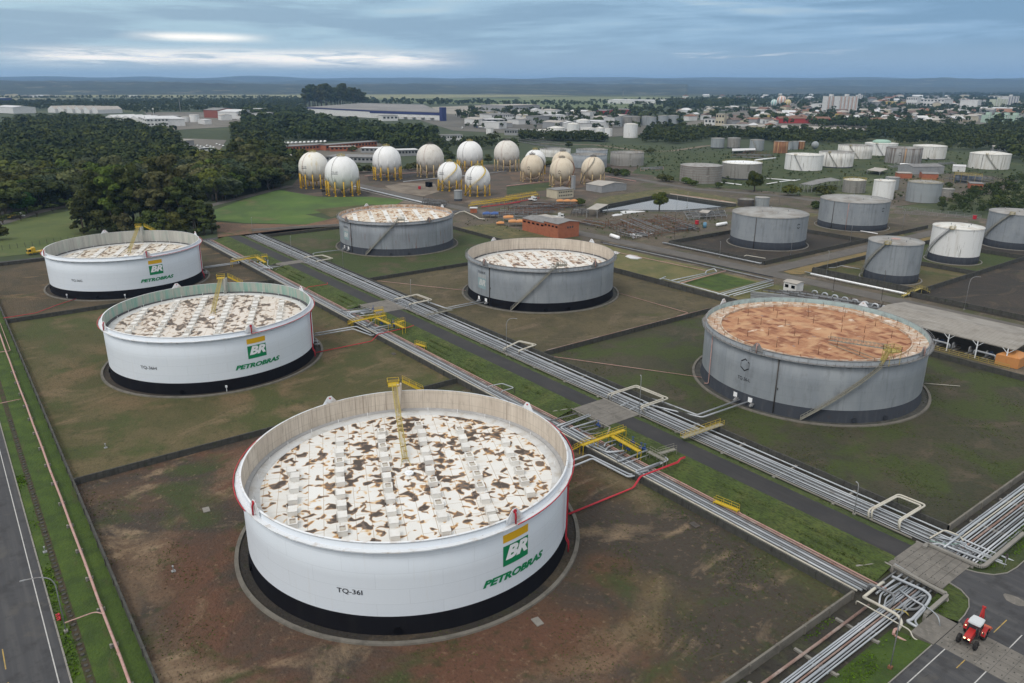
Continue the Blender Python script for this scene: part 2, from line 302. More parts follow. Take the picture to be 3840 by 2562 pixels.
soil_J = soil('soil_green', (.050, .060, .020), (.072, .06, .034), (.10, .08, .045), (.038, .060, .014), .42)
soil_K = soil('soil_tan', (.095, .078, .042), (.062, .055, .030), (.14, .105, .068), (.056, .062, .02), .58)
soil_L = soil('soil_dark', (.052, .048, .028), (.038, .040, .022), (.085, .068, .045), (.042, .060, .012), .47)
soil_D = soil('soil_black', (.042, .034, .027), (.028, .025, .022), (.08, .062, .04), (.04, .045, .018), .62)
soil_P = soil('soil_plant', (.10, .082, .060), (.078, .066, .05), (.18, .145, .105), (.052, .062, .022), .52)
m_yel = mat('yellow_paint', (.52, .37, .02), [((.45, .30, .04), sc(.8), .5, .75, .5)], .5)
m_yel2 = mat('yellow_paint_worn', (.38, .31, .09), [((.25, .2, .1), sc(1.2), .45, .7, .6)], .6)
m_red = mat('red_paint', (.42, .02, .035), [((.3, .03, .04), sc(1), .5, .7, .5)], .5)
m_pink = mat('faded_red_paint', (.40, .25, .22), [((.30, .12, .1), (.8, .3, 1), .5, .7, .6), ((.5, .38, .34), sc(2), .5, .7, .5)], .7, space='W')
m_rustp = mat('rusty_pipe', (.22, .145, .12), [((.36, .31, .28), (.3, .3, 1), .45, .65, .8), ((.15, .07, .05), sc(1.3), .55, .7, .7)], .75, space='W')
m_pipeL = mat('silver_pipe', (.34, .37, .40), [((.48, .50, .53), (.15, .15, 1), .42, .62, .7), ((.22, .19, .17), (.5, .5, 1), .6, .74, .6)], .42, space='W', rand=.18, metal=.25)
m_pipeC = mat('cream_pipe', (.46, .44, .38), [((.30, .24, .18), (.5, .5, 1), .56, .72, .6)], .55, space='W')
m_pipeD = mat('dark_pipe', (.17, .18, .19), [((.10, .08, .07), sc(.6), .5, .7, .6)], .6, space='W', rand=.2)
m_steel = mat('grey_steel', (.25, .26, .27), [((.15, .12, .1), sc(1.5), .5, .7, .5)], .6)
m_dsteel = mat('dark_steel', (.06, .055, .05), [((.12, .07, .05), sc(1.5), .5, .7, .5)], .7)
m_rust = mat('rust', (.16, .075, .04), [((.08, .04, .025), sc(1), .45, .7, .7), ((.3, .17, .09), sc(.5), .6, .75, .5)], .9)
m_blue = mat('blue_paint', (.03, .07, .22), rough=.5)
m_green = mat('sign_green', (.0, .20, .075), rough=.5); m_gold = mat('sign_yellow', (.72, .42, .015), rough=.5)
m_signw = mat('sign_white', (.80, .82, .84), rough=.5); m_ink = mat('lettering_black', (.02, .02, .025), rough=.6)
m_fadew = mat('faded_panel_white', (.34, .36, .37), [((.24, .26, .28), (1, 1, .3), .45, .7, .7)], .7)
m_fadeg = mat('faded_panel_green', (.24, .34, .36), [((.2, .25, .28), (1, 1, .3), .45, .7, .7)], .7)
# ------------------------------------------------------------------ the ground, roads, hills
def sheet(name, pts, z, m, **k):
    mb = MB(); n = len(pts); a = sum(pts[i][0]*pts[(i+1) % n][1]-pts[(i+1) % n][0]*pts[i][1] for i in range(n))
    if a < 0: pts = pts[::-1]
    mb.add([(p[0], p[1], z) for p in pts], [tuple(range(n))])
    return mb.build(name, m, kind='structure', **k)
def rect(name, u0, u1, v0, v1, z, m): return sheet(name, [(u0, v0), (u1, v0), (u1, v1), (u0, v1)], z, m)
def FP(key, pts): return [tuple(P(key, x, y)[:2]) for x, y in pts]
def strip(pts, w):
    pts = [Vector((p[0], p[1])) for p in pts]; L, Rr = [], []
    for i, p in enumerate(pts):
        d = (pts[min(i+1, len(pts)-1)]-pts[max(i-1, 0)]).normalized(); n = Vector((-d.y, d.x))*w/2
        L.append(tuple(p+n)); Rr.append(tuple(p-n))
    return L+Rr[::-1]
def road(name, pts, w, z, m):
    pts = [Vector((p[0], p[1])) for p in pts]; mb = MB(); s = strip(pts, w); n = len(pts)
    vs = [(a[0], a[1], z) for a in s]
    for i in range(n-1): mb.add([vs[i], vs[i+1], vs[2*n-2-i], vs[2*n-1-i]], [(3, 2, 1, 0)])
    return mb.build(name, m, kind='structure')
m_land = mat('far_land', (.040, .054, .022), [((.03, .045, .016), sc(.012), .42, .6, .9, 6), ((.11, .12, .05), (.004, .004, 1), .54, .66, .8, 5), ((.025, .04, .014), sc(.06), .5, .65, .8, 7), ((.12, .10, .07), sc(.02), .66, .74, .6)], 1, space='W')
rect('ground', -30000, 15000, -15000, 30000, -.06, m_land)
rect('plant_yard', -480, -10, 212, 470, -.03, soil_P)
sheet('sphere_yard', FP('F', [(660, 440), (690, 400), (1180, 375), (1500, 375), (1500, 410), (1400, 440), (1330, 470), (1100, 475), (1000, 480), (860, 455), (720, 450)]), .0, mat('sphere_soil', (.085, .062, .046), [((.05, .046, .036), sc(.06), .42, .62, .9), ((.20, .16, .12), sc(.045), .58, .68, .6), ((.05, .06, .02), sc(.05), .6, .7, .7)], .95, space='W'))
sheet('yard_pad', FP('B', [(1160, 1052), (1330, 1022), (1600, 1035), (1640, 1100), (1500, 1142), (1250, 1108)]), .02, mat('pale_pad', (.19, .16, .125), [((.11, .09, .07), sc(.07), .42, .6, .9, 7), ((.28, .25, .2), sc(.15), .6, .68, .6)], .95, space='W'))
sheet('yard_pad', FP('B', [(300, 1050), (620, 1030), (640, 1100), (440, 1120), (280, 1100)]), .02, soil_D)
sheet('yard_pad', FP('B', [(600, 1090), (980, 1085), (1050, 1130), (900, 1180), (620, 1180)]), .02, soil_D)
sheet('yard_pad', FP('B', [(1000, 960), (1400, 925), (1600, 985), (1330, 1015), (1020, 1010)]), .02, soil_D)
sheet('yard_pad', FP('C', [(0, 935), (140, 925), (700, 935), (880, 1000), (640, 1070), (350, 1060), (60, 1010)]), .02, mat('ochre_pad', (.12, .078, .05), [((.07, .055, .04), sc(.08), .42, .6, .9, 7), ((.19, .16, .13), sc(.12), .62, .7, .6)], .95, space='W'))
sheet('grass_verge', FP('C', [(0, 1060), (380, 1020), (400, 1080), (200, 1110), (0, 1130)]), .03, m_grass)
sheet('small_pit', FP('B', [(530, 1262), (990, 1215), (1080, 1215), (760, 1300), (690, 1328)]), .05, soil_H)
sheet('lawn', FP('F', [(493, 482), (560, 458), (640, 436), (730, 452), (850, 452), (930, 458), (900, 475), (790, 484), (700, 492), (760, 505), (700, 515), (560, 512), (490, 505)]), .03, m_grassl)
sheet('lawn', FP('F', [(0, 512), (70, 500), (205, 476), (240, 470), (300, 500), (400, 540), (95, 580), (0, 590), (-200, 620), (-200, 540)]), .03, mat('grass_field', (.080, .105, .028), [((.055, .080, .02), sc(.04), .42, .6, .9), ((.13, .12, .05), sc(.08), .55, .7, .5), ((.04, .06, .015), sc(1.5), .5, .7, .5)], .95, space='W'))
sheet('bare_earth', FP('F', [(496, 510), (560, 514), (700, 516), (770, 500), (800, 520), (640, 535), (500, 548)]), .05, soil('soil_orange', (.15, .088, .055), (.10, .065, .045), (.24, .13, .07), (.05, .07, .02), .56))
sheet('grass_verge', FP('F', [(1440, 450), (1700, 462), (2050, 520), (2100, 560), (1900, 520), (1700, 480), (1500, 470), (1400, 480)]), .011, m_dryg)
sheet('grass_verge', FP('C', [(780, 690), (1300, 690), (1700, 760), (1960, 740), (2350, 820), (2350, 1100), (1700, 1060), (1300, 960), (1100, 940), (1200, 860)]), .016, m_grass)
sheet('grass_verge', FP('D', [(0, 760), (400, 690), (1000, 650), (1700, 740), (2350, 860), (2350, 1000), (1900, 960), (1100, 1000), (900, 960), (0, 1100)]), .03, m_grass)
sheet('work_yard', FP('D', [(1200, 960), (1800, 930), (2300, 1000), (2200, 1100), (1700, 1180), (1150, 1240), (1150, 1140)]), .06, soil_P)
# tank basins and the strips between
rect('basin_ground', -149.4, -43.9, 10.6, 96.1, .02, soil_I)
rect('basin_ground', -275.2, -149.4, 10.6, 96.1, .02, soil_H)
rect('basin_ground', -369, -275.2, 10.6, 96.1, .02, soil_G)
rect('basin_ground', -364, -255.7, 125.5, 211, .02, soil_J)
rect('basin_ground', -255.7, -151.6, 125.5, 211, .02, soil_K)
rect('basin_ground', -151.6, -43.6, 125.5, 212.4, .02, soil_L)
rect('basin_ground', -235.3, -182.8, 271, 350, .02, soil_D)
rect('basin_ground', -240, -182.8, 350, 412, .02, soil('soil_mid', (.085, .07, .045), (.06, .05, .035), (.13, .1, .06), (.05, .06, .02), .55))
rect('basin_ground', -163.4, -121.5, 275.2, 322.4, .02, soil_H)
rect('basin_ground', -163.4, -121.5, 322.4, 370, .02, soil_J)
rect('basin_ground', -163.4, -100, 370, 425, .02, soil_D)
rect('basin_ground', -121.5, -40, 270, 425, .02, soil_D)
rect('grass_plot', -255, -151.6, 212.5, 246, .01, mat('grass_straw', (.13, .115, .045), [((.075, .085, .028), sc(.07), .42, .6, .9), ((.17, .13, .07), sc(.15), .56, .7, .6), ((.06, .07, .02), sc(1.3), .5, .7, .5)], .95, bump=(2, .5, .2), space='W'))
rect('grass_plot', -184, -167, 221, 243.5, .03, m_grassb)
rect('grass_plot', -330, -255, 212, 238, .01, m_dryg)
# left boundary strip: road, verge, ditch, lawn
rect('left_road', -700, 40, -16, 1.95, .03, m_asph2)
rect('grass_verge', -700, 40, 2.05, 10.35, .0, m_grassb)
rect('ditch', -372, 40, 3.5, 4.5, .012, mat('ditch_earth', (.05, .038, .022), [((.03, .045, .01), sc(.5), .45, .6, .9), ((.02, .015, .01), sc(1.6), .5, .7, .8)], 1, bump=(2, .8, .3), space='W'))
mb = MB()
rg = random.Random(3)
for i in range(150):
    u = -300+i*2.2
    mb.box(u, u+2.1, 1.9, 2.12, 0, .13+rg.uniform(-.02, .02))
mb.build('kerb', m_conc, kind='structure')
rect('road_marking', -700, 40, .68, .82, .036, m_line)
mb = MB()
for i in range(20):
    u = -101.8-i*12; mb.add([(u, -4.42, .036), (u, -4.28, .036), (u-4.6, -4.28, .036), (u-4.6, -4.42, .036)], [(3, 2, 1, 0)])
for i in range(6):
    u = -101.8+7.4+i*12; mb.add([(u, -4.42, .036), (u, -4.28, .036), (u-4.6, -4.28, .036), (u-4.6, -4.42, .036)], [(3, 2, 1, 0)])
mb.build('road_marking', m_liney, kind='structure')
# central corridor: pipe bed, bank, road, verge, pipe bed
m_bed = mat('pipe_bed', (.036, .033, .027), [((.055, .06, .03), sc(.25), .5, .66, .8), ((.09, .075, .055), sc(.6), .6, .72, .6), ((.015, .014, .012), sc(1.5), .5, .7, .7)], .95, bump=(2, .5, .2), space='W')
rect('pipe_bed', -372, -43.6, 96.1, 103.2, .01, m_bed)
rect('pipe_bed', -372, -43.6, 117.6, 125.4, .01, m_bed)
rect('pipe_bed', -43.7, -36.5, -20, 260, .005, m_bed)
def bank(name, u0, u1, prof, m, du=1.2, amp=.10, seed=1):
    r = np.random.RandomState(seed); mb = MB(); nu = int((u1-u0)/du)+1; k = len(prof)
    vs = []
    for i in range(nu+1):
        for j, (v, z) in enumerate(prof):
            e = 0 if j in (0, k-1) else amp
            vs.append((u0+(u1-u0)*i/nu, v+(r.rand()-.5)*e*1.5, z+(r.rand()-.5)*e))
    mb.add(vs, [(i*k+j+1, i*k+j, (i+1)*k+j, (i+1)*k+j+1) for i in range(nu) for j in range(k-1)], True)
    o = mb.build(name, m, kind='structure'); return o
lp = [(102.6, .02), (103.3, .12), (104.2, .28), (105.3, .5), (106.5, .75), (107.8, .98), (109, 1.08), (110.1, 1.02)]
rp = [(115.0, 1.0), (115.6, .98), (116.3, .8), (117, .55), (117.6, .3), (118.2, .1)]
gap = [(-372, -302.5), (-297, -225.5), (-212.5, -118.3), (-106.8, -43.9)]
m_grbank = mat('grass_bank', (.058, .088, .017), [((.038, .055, .013), sc(.35), .42, .62, .8), ((.095, .11, .03), sc(.15), .5, .68, .7), ((.02, .03, .008), (1.2, 3.0, 3), .45, .65, .8), ((.09, .08, .04), sc(.3), .70, .78, .5)], .97, bump=(2.2, 1., .4), space='W')
for i, (a, b) in enumerate(gap):
    bank('grass_bank', a, b, lp, m_grbank, seed=i+1)
    bank('grass_verge', a, b, rp, m_grbank, seed=i+20)
rect('inner_road', -372, -36.45, 110, 115.1, 1.0, m_asph)
for a, b in ((-302.5, -297), (-225.5, -212.5), (-118.3, -106.8), (-44.6, -36.4)):
    mb = MB(); n = int(round((b-a)/1.25)); w = (b-a)/n
    for i in range(n):
        for v0, v1 in ((107.6, 112.4), (112.45, 116.9)):
            mb.box(a+i*w, a+(i+1)*w-.05, v0, v1, .72, 1.06+.006*((i*7) % 3))
    mb.build('culvert_slab', m_slab, kind='structure')
    mb = MB(); mb.box(a-.3, b+.3, 107.2, 107.55, 0, .95); mb.box(a-.3, b+.3, 116.95, 117.3, 0, .95)
    for s, u in ((-1, a-.3), (1, b+.3)):
        mb.add([(u, 107.5, 0), (u+s*2.6, 103.8, 0), (u+s*2.9, 104, 0), (u+s*.3, 107.6, 0), (u, 107.5, .95), (u+s*2.6, 103.8, .25), (u+s*2.9, 104, .25), (u+s*.3, 107.6, .95)], [(0, 1, 2, 3), (7, 6, 5, 4), (4, 5, 1, 0), (5, 6, 2, 1), (6, 7, 3, 2), (7, 4, 0, 3)])
    mb.build('culvert_headwall', m_conc, kind='structure')
# front road and its crossing
arc1 = [(-36.5, 109.9), (-34.6, 109.5), (-33.0, 108.3), (-32.1, 106.3), (-31.7, 104), (-31.6, 102)]
arc2 = [(-36.5, 115.3), (-35, 115.9), (-33.2, 117.3), (-32.2, 119.4), (-31.9, 122), (-31.9, 260)]
sheet('front_road', [(-31.6, -30), (-31.6, 102)]+[p for p in arc1[::-1]][1:]+[(-36.5, 115.3)]+arc2[1:]+[(-8, 260), (-8, -30)], 1.0, m_asph2)
mb = MB()
for pts in ([(-31.6, -30), (-31.6, 94.2)], arc1, arc2):
    for a, b in zip(pts, pts[1:]): mb.bar((a[0]-.06, a[1], 1.03), (b[0]-.06, b[1], 1.03), .14, .2)
mb.build('kerb', m_conc, kind='structure')
def slope(name, ptsH, ptsL, m):     # sheet between an upper and a lower edge
    mb = MB(); n = len(ptsH); mb.add(list(ptsH)+list(ptsL), [(i, i+1, n+i+1, n+i) for i in range(n-1)], True)
    return mb.build(name, m, kind='structure')
up1 = [(-31.66, -30, .98), (-31.66, 40, .98), (-31.66, 94.4, .98)]; slope('grass_slope', up1, [(-37.3, -30, .04), (-37.3, 40, .04), (-37.0, 94.4, .04)], m_grassb)
slope('grass_slope', [(x-.05, y, .98) for x, y in arc1][::-1], [(-36.6, 102, .03), (-36.6, 103, .1), (-36.6, 105, .3), (-36.6, 107, .6), (-36.6, 108.6, .8), (-36.6, 109.8, .97)], m_grbank)
slope('grass_slope', [(x-.05, y, .98) for x, y in arc2], [(-36.6, 116.0, .97), (-36.6, 118, .4), (-36.6, 120, .2), (-36.6, 124, .05), (-36.6, 130, .03), (-36.6, 260, .03)], m_grass)
m_ln = []
for y0, y1 in ((-30, 98), (122, 260)): rect('road_marking', -30.35, -30.22, y0, y1, 1.006, m_line)
rect('road_marking', -25.3, -25.17, -30, 106, 1.006, m_line)
mb = MB()
for y in (59, 70, 81, 92.5, 103.5, 114.5, 125.5): mb.add([(-27.85, y, 1.007), (-27.72, y, 1.007), (-27.72, y+4.2, 1.007), (-27.85, y+4.2, 1.007)], [(0, 1, 2, 3)])
mb.build('road_marking', m_liney, kind='structure')
mb = MB()
for i in range(4):
    for j in range(9): mb.box(-31.5+j*1.62, -31.5+j*1.62+1.58, 94.9+i*1.75, 94.9+i*1.75+1.71, .8, 1.012+.004*((i*3+j) % 3))
mb.build('crossing_slab', m_slab, kind='structure')
mb = MB()
for i in range(4):
    for j in range(9):
        for q in (.35, 1.2): mb.box(-31.5+j*1.62+q, -31.5+j*1.62+q+.13, 94.9+i*1.75+.75, 94.9+i*1.75+1.0, 1.0, 1.028)
mb.build('slab_lifting_slots', m_darkc, kind='structure')
mb = MB()
for i in range(6):
    for j in range(2):
        for q in (.3, .75): mb.box(-44.3+i*1.33+q*.9, -44.3+i*1.33+q*.9+.12, 108.9+j*4.5, 109.15+j*4.5, 1.0, 1.085)
mb.build('slab_lifting_slots', m_darkc, kind='structure')
mb = MB(); mb.box(-34.7, -31.55, 94.6, 101.4, .3, 1.0); mb.build('concrete_apron', m_slab, kind='structure')
c = P('M', 1990, 930, 1)
sheet('road_patch', [(c.x+1.6*math.cos(t)*(1+.15*math.sin(3*t)), c.y+1.1*math.sin(t)) for t in [i*math.pi/6 for i in range(12)]], 1.007, m_slab)
# plant roads
rect('back_road', -378, -371.8, -30, 250, .05, m_asph2)
road('plant_road', [(-560, 252), (-400, 252), (-300, 256), (-240, 258), (-150, 260.5), (-20, 260.5)], 8.5, .06, m_asph3)
road('plant_road', [(-175.5, 262), (-175.5, 420)], 7.5, .07, m_asph3)
sheet('dry_grass', [(-171, 267), (-171, 420), (-164, 420), (-164, 268), (-167, 265.5)], .08, mat('straw', (.19, .135, .055), [((.11, .10, .04), sc(.3), .45, .62, .8), ((.24, .17, .08), sc(1.2), .55, .7, .6)], .95, bump=(2, 1, .4), space='W'))
road('plant_road', FP('C', [(860, 945), (1150, 990), (1400, 1038), (1700, 1082), (2350, 1135)])+FP('D', [(300, 1150), (560, 1190)]), 8, .05, m_asph3)
road('dirt_track', FP('C', [(300, 680), (780, 690), (1200, 745), (1450, 745), (1750, 700), (1900, 690)]), 9, .06, mat('dirt', (.16, .13, .09), [((.1, .09, .06), sc(.05), .45, .62, .8)], 1, space='W'))
road('dirt_track', FP('B', [(-400, 1230), (0, 1130), (180, 1085), (330, 1050)]), 7, .07, m_asph3)
road('park_road', FP('A', [(-300, 1470), (0, 1385), (270, 1300), (500, 1245), (640, 1222), (900, 1190)]), 7.5, .06, m_asph3)
road('park_road', FP('A', [(-200, 1340), (0, 1300), (220, 1245), (420, 1210), (640, 1190)]), 6, .06, m_asph3)
sheet('traffic_island', FP('A', [(0, 1330), (150, 1278), (270, 1275), (230, 1300), (80, 1345), (0, 1360)]), .1, m_grassb)
sheet('traffic_island', FP('A', [(320, 1245), (480, 1210), (640, 1200), (520, 1228), (380, 1255)]), .1, m_grassb)
rect('service_path', -560, -400, 240.5, 242, .06, m_conc)
# reservoir with its rim
pond = FP('H', [(1410, 203), (2020, 292), (1880, 308), (1500, 338), (1030, 332), (840, 345), (800, 312), (1270, 222)])
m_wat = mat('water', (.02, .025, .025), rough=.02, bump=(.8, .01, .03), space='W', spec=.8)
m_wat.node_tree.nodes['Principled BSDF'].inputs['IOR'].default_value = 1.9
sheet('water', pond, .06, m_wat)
sheet('pond_bank', FP('H', [(820, 215), (1270, 150), (1440, 130), (2020, 225), (2060, 280), (1410, 195), (1270, 215), (800, 302), (760, 270)]), .03, m_dryg)
mb = MB()
for a, b in zip(pond, pond[1:]+pond[:1]): mb.bar((a[0], a[1], .5), (b[0], b[1], .5), .6, (.5 if a[0] > -300 or b[0] > -300 else .5)+1.6*(b[1] > a[1] or a[0] < b[0]))
mb.build('pond_rim', m_darkc, kind='structure')
# distant fields, clearings and industrial yards
def field(name, key, pts, col, z=.1):
    nm = 'land_%d_%d_%d' % tuple(int(c*1000) for c in col)
    return sheet(name, FP(key, pts), z, mat(nm, col, [(tuple(c*.72 for c in col), sc(.008), .44, .6, .8), (tuple(c*1.25 for c in col), (.003, .012, 1), .52, .66, .6)], 1, space='W'))
field('field', 'F', [(-100, 218.5), (560, 217.5), (1150, 216.5), (1320, 219), (1150, 223), (830, 228), (560, 224), (-100, 223.5)], (.20, .20, .10))
field('field', 'F', [(-100, 225.5), (190, 226.5), (100, 229), (-100, 230)], (.18, .17, .10))
field('field', 'F', [(830, 226), (1150, 226), (1560, 235), (1520, 250), (1280, 250), (1180, 240), (980, 238)], (.10, .13, .05), .12)
field('field', 'F', [(1330, 212), (1800, 209.5), (2350, 208), (2350, 210), (1850, 212), (1400, 215)], (.19, .19, .10))
field('field', 'F', [(1190, 222), (1500, 222), (1700, 226), (1480, 232), (1200, 230)], (.14, .16, .07), .14)
field('quarry_yard', 'F', [(990, 246), (1150, 240), (1300, 250), (1260, 262), (1130, 268), (1010, 260)], (.26, .24, .20), .16)
field('yard', 'F', [(990, 262), (1420, 255), (1560, 300), (1400, 315), (1240, 310), (1040, 300), (960, 275)], (.11, .105, .09), .13)
field('yard', 'F', [(1560, 285), (1800, 232), (2350, 228), (2350, 292), (2150, 290), (1700, 298)], (.13, .12, .10), .12)
field('yard', 'F', [(420, 318), (520, 322), (500, 352), (430, 345)], (.16, .15, .13), .2)
field('yard', 'F', [(640, 330), (880, 328), (880, 362), (650, 370)], (.12, .11, .09), .2)
field('yard', 'F', [(330, 258), (640, 258), (640, 285), (380, 300)], (.14, .13, .11), .2)
field('meadow', 'D', [(1000, 560), (1500, 520), (1560, 570), (1250, 600)], (.05, .08, .025), .2)
field('meadow', 'D', [(1650, 510), (2150, 515), (2100, 530), (1700, 530)], (.17, .14, .09), .2)
# hills on the horizon, real relief several kilometres away
def hills():
    from mathutils import noise as mn
    mb = MB(); na, rs = 760, [5000, 5600, 6300, 7000, 7800, 8700, 9800, 11500, 13500, 16000, 19000]
    a0 = azel(2800, 205)[0]; a1 = azel(-450, 205)[0]
    vs = []
    for i in range(na+1):
        s = i/na; a = a0+(a1-a0)*s; left = s         # s=1 is the photograph's left
        for j, r in enumerate(rs):
            q = w3(r*math.sin(a), r*math.cos(a), 0); x, y = q.x, q.y
            f = mn.fractal(Vector((x/1400, y/1400, .3)), 1., 2., 5)
            g = mn.fractal(Vector((x/420, y/420, 4.3)), 1., 2., 4)
            near = 1/(1+math.exp(-(r-6600)/350)) if left > .35 else 1/(1+math.exp(-(r-8500-2000*(.35-left))/500))
            hgt = near*(62+max(0, left-.55)*70+30*f+14*g+7*mn.noise(Vector((x/90, y/90, 1.1))))
            if r > 12500: hgt = (120+60*(1-left)+70*f)*(1-.2*left)
            if r >= 18000: hgt = 190+85*(1-left)+60*mn.noise(Vector((a*14, .3, 2)))
            if j == 0: hgt = -2
            vs.append((x, y, hgt*(.86-.12*(1-left)) if j else hgt))
    k = len(rs); mb.add(vs, [(i*k+j, i*k+j+1, (i+1)*k+j+1, (i+1)*k+j) for i in range(na) for j in range(k-1)], True)
    return mb.build('hills', mat('hill_woods', (.022, .038, .026), [((.008, .016, .012), sc(.004), .44, .56, .9, 10), ((.15, .15, .10), (.0025, .006, .01), .58, .63, .7, 10), ((.3, .28, .25), sc(.02), .74, .78, .5, 3)], 1, space='W'), kind='structure')
hills()
# ------------------------------------------------------------------ dike walls
def wall(a, b, label, h=1.4, w=.3, m=None, cap=True):
    mb = MB(); a = Vector(a); b = Vector(b); d = b-a; L = d.length; n = max(1, int(L/6)); d.normalize(); nrm = Vector((-d.y, d.x))
    rr = random.Random(int(abs(a.x)*10+abs(b.y)))
    pa = [a+d*(L*i/n) for i in range(n+1)]
    for p, q in zip(pa, pa[1:]):
        q = q-d*.03; dz = rr.uniform(-.02, .02); o = [p+nrm*w/2, p-nrm*w/2, q-nrm*w/2, q+nrm*w/2]
        mb.prism([tuple(x) for x in o], -.1, h+dz)
        mb.prism([tuple(x) for x in (p+nrm*(w/2+.12), p-nrm*(w/2+.12), p+d*.3-nrm*(w/2+.12), p+d*.3+nrm*(w/2+.12))], -.1, h*.93)
    o = mb.build('dike_wall', m or m_darkc, label=label, cat='wall', group='concrete dike walls round the tank basins'); return o
wall((-372, 10.5), (-275.3, 10.5), 'long low concrete dike wall left of the farthest white tank, beside the lawn strip')
wall((-275.2, 10.5), (-149.6, 10.5), 'long low concrete dike wall left of the middle white tank, beside the pink pipe')
wall((-149.4, 10.5), (-20, 10.5), 'long low concrete dike wall left of the nearest white tank, beside the pink pipe')
wall((-275.3, 10.7), (-275.3, 96), 'blackened dike wall between the farthest and the middle white tank')
wall((-149.5, 10.7), (-149.5, 96), 'blackened dike wall between the middle and the nearest white tank')
wall((-369, 10.5), (-369, 96), 'dark dike wall behind the farthest white tank')
for a, b, t in ((-369, -275.3, 'farthest'), (-275.1, -149.6, 'middle'), (-149.4, -43.9, 'nearest')):
    wall((a, 96.2), (b, 96.2), 'dark dike wall between the %s white tank and the narrow pipe bundle' % t)
wall((-43.9, 96.2), (-43.9, -20), 'stained grey dike wall in front of the nearest white tank, beside the cross pipes', m=m_concd)
for a, b, t in ((-364, -255.8, 'farthest grey tank with open roof'), (-255.6, -151.7, 'grey tank with deep sunken roof'), (-151.5, -43.7, 'grey tank with orange roof')):
    wall((a, 125.5), (b, 125.5), 'blackened dike wall between the wide pipe bundle and the %s' % t)
wall((-43.6, 125.5), (-43.6, 260), 'grey dike wall along the cross pipes at the right edge', m=m_concd)
wall((-255.7, 125.7), (-255.7, 211), 'dark dike wall between the farthest grey tank and its sunken roof neighbour')
wall((-151.6, 125.7), (-151.6, 212), 'dark dike wall with a rusty pipe, beside the orange roof tank')
wall((-364, 211), (-255.8, 211), 'dark dike wall behind the farthest open roof grey tank', h=1.6)
wall((-255.6, 211), (-151.7, 211.5), 'tall dark dike wall with pipe on top behind the sunken roof grey tank', h=2)
wall((-151.5, 212.4), (-40, 212.4), 'dark dike wall with white top pipe before the pump shelter', h=1.6)
wall((-364, 125.7), (-364, 211), 'dark dike wall at the far end of the open roof grey tank basin')
wall((-235.4, 271), (-235.4, 350), 'dark dike wall left of the closed grey tank by the reservoir', h=1.8)
wall((-235.3, 271), (-183, 271), 'dark dike wall in front of the closed grey tank by the reservoir', h=1.8)
wall((-182.8, 271), (-182.8, 350), 'dark dike wall right of the closed grey tank, beside the plant road', h=1.8)
wall((-235.3, 350), (-183, 350), 'dark dike wall between the two closed grey tanks by the reservoir', h=1.8)
wall((-182.8, 350.2), (-182.8, 412), 'dark dike wall right of the wide closed grey tank', h=1.8)
wall((-163.4, 275.2), (-163.4, 425), 'dark dike wall along the dry grass strip left of the small closed grey tank', h=1.8)
wall((-163.2, 275.2), (-121.6, 275.2), 'dark dike wall in front of the small closed grey tank with red spot', h=2.2)
wall((-121.5, 270), (-121.5, 425), 'long dark dike wall right of the small closed tanks', h=1.8)
wall((-163.2, 322.4), (-121.7, 322.4), 'dark dike wall between the small grey tank and the white closed tank', h=1.8)
wall((-163.2, 370), (-121.7, 370), 'dark dike wall behind the white closed tank', h=1.8)
wall((-121.3, 270.5), (-40, 270.5), 'dark dike wall beside the road at the right edge', h=1.8)
wall((-384, 126), (-371.5, 168), 'low pale concrete wall left of the farthest open roof grey tank', h=1.2, m=m_conc)
# ------------------------------------------------------------------ lettering wrapped on curved shells
def glyphs(text, size, shear=0, bold=0, width=1.):
    c = bpy.data.curves.new('t', 'FONT'); c.body = text; c.size = size; c.shear = shear; c.offset = bold; c.space_character = width; c.resolution_u = 3
    o = bpy.data.objects.new('t', c); COL.objects.link(o); dg = bpy.context.evaluated_depsgraph_get()
    me = bpy.data.meshes.new_from_object(o.evaluated_get(dg)); vs = [tuple(v.co) for v in me.vertices]; fs = [tuple(p.vertices) for p in me.polygons]
    bpy.data.objects.remove(o); bpy.data.meshes.remove(me)
    return vs, fs
def wrap_text(mb, text, R, th0, th1, z0, z1, z0b=None, shear=0, bold=0, off=.05):
    vs, fs = glyphs(text, 1, shear, bold)
    a = np.array(vs); x0, x1, y0, y1 = a[:, 0].min(), a[:, 0].max(), a[:, 1].min(), a[:, 1].max()
    out = []
    for x, y, _ in vs:
        s = (x-x0)/(x1-x0); t = math.radians(th0+(th1-th0)*s); z = z0+(z1-z0)*(y-y0)/(y1-y0)
        out.append(((R+off)*math.cos(t), (R+off)*math.sin(t), z))
    mb.add(out, fs)
def wrap_rect(mb, R, q, n=10, off=.03):       # q: (th_left, th_right, z_bottom, z_top, lean)
    a, b, z0, z1 = q[:4]; lean = q[4] if len(q) > 4 else 0; vs = []
    for i in range(n+1):
        t = a+(b-a)*i/n
        for zz, l in ((z0, 0), (z1, lean)): tt = math.radians(t+l); vs.append(((R+off)*math.cos(tt), (R+off)*math.sin(tt), zz))
    mb.add(vs, [(2*i, 2*i+2, 2*i+3, 2*i+1) for i in range(n)])
def loc(mb, root):                             # builder in local coordinates -> world
    o = ORG[root]; mb.v = [(v[0]+o.x, v[1]+o.y, v[2]+o.z) for v in mb.v]; return mb
def part(mb, name, m, root, parent=None, **k):
    loc(mb, root); return mb.build(name, m, parent or root, **k)
def pol(r, th, z=0): t = math.radians(th); return Vector((r*math.cos(t), r*math.sin(t), z))
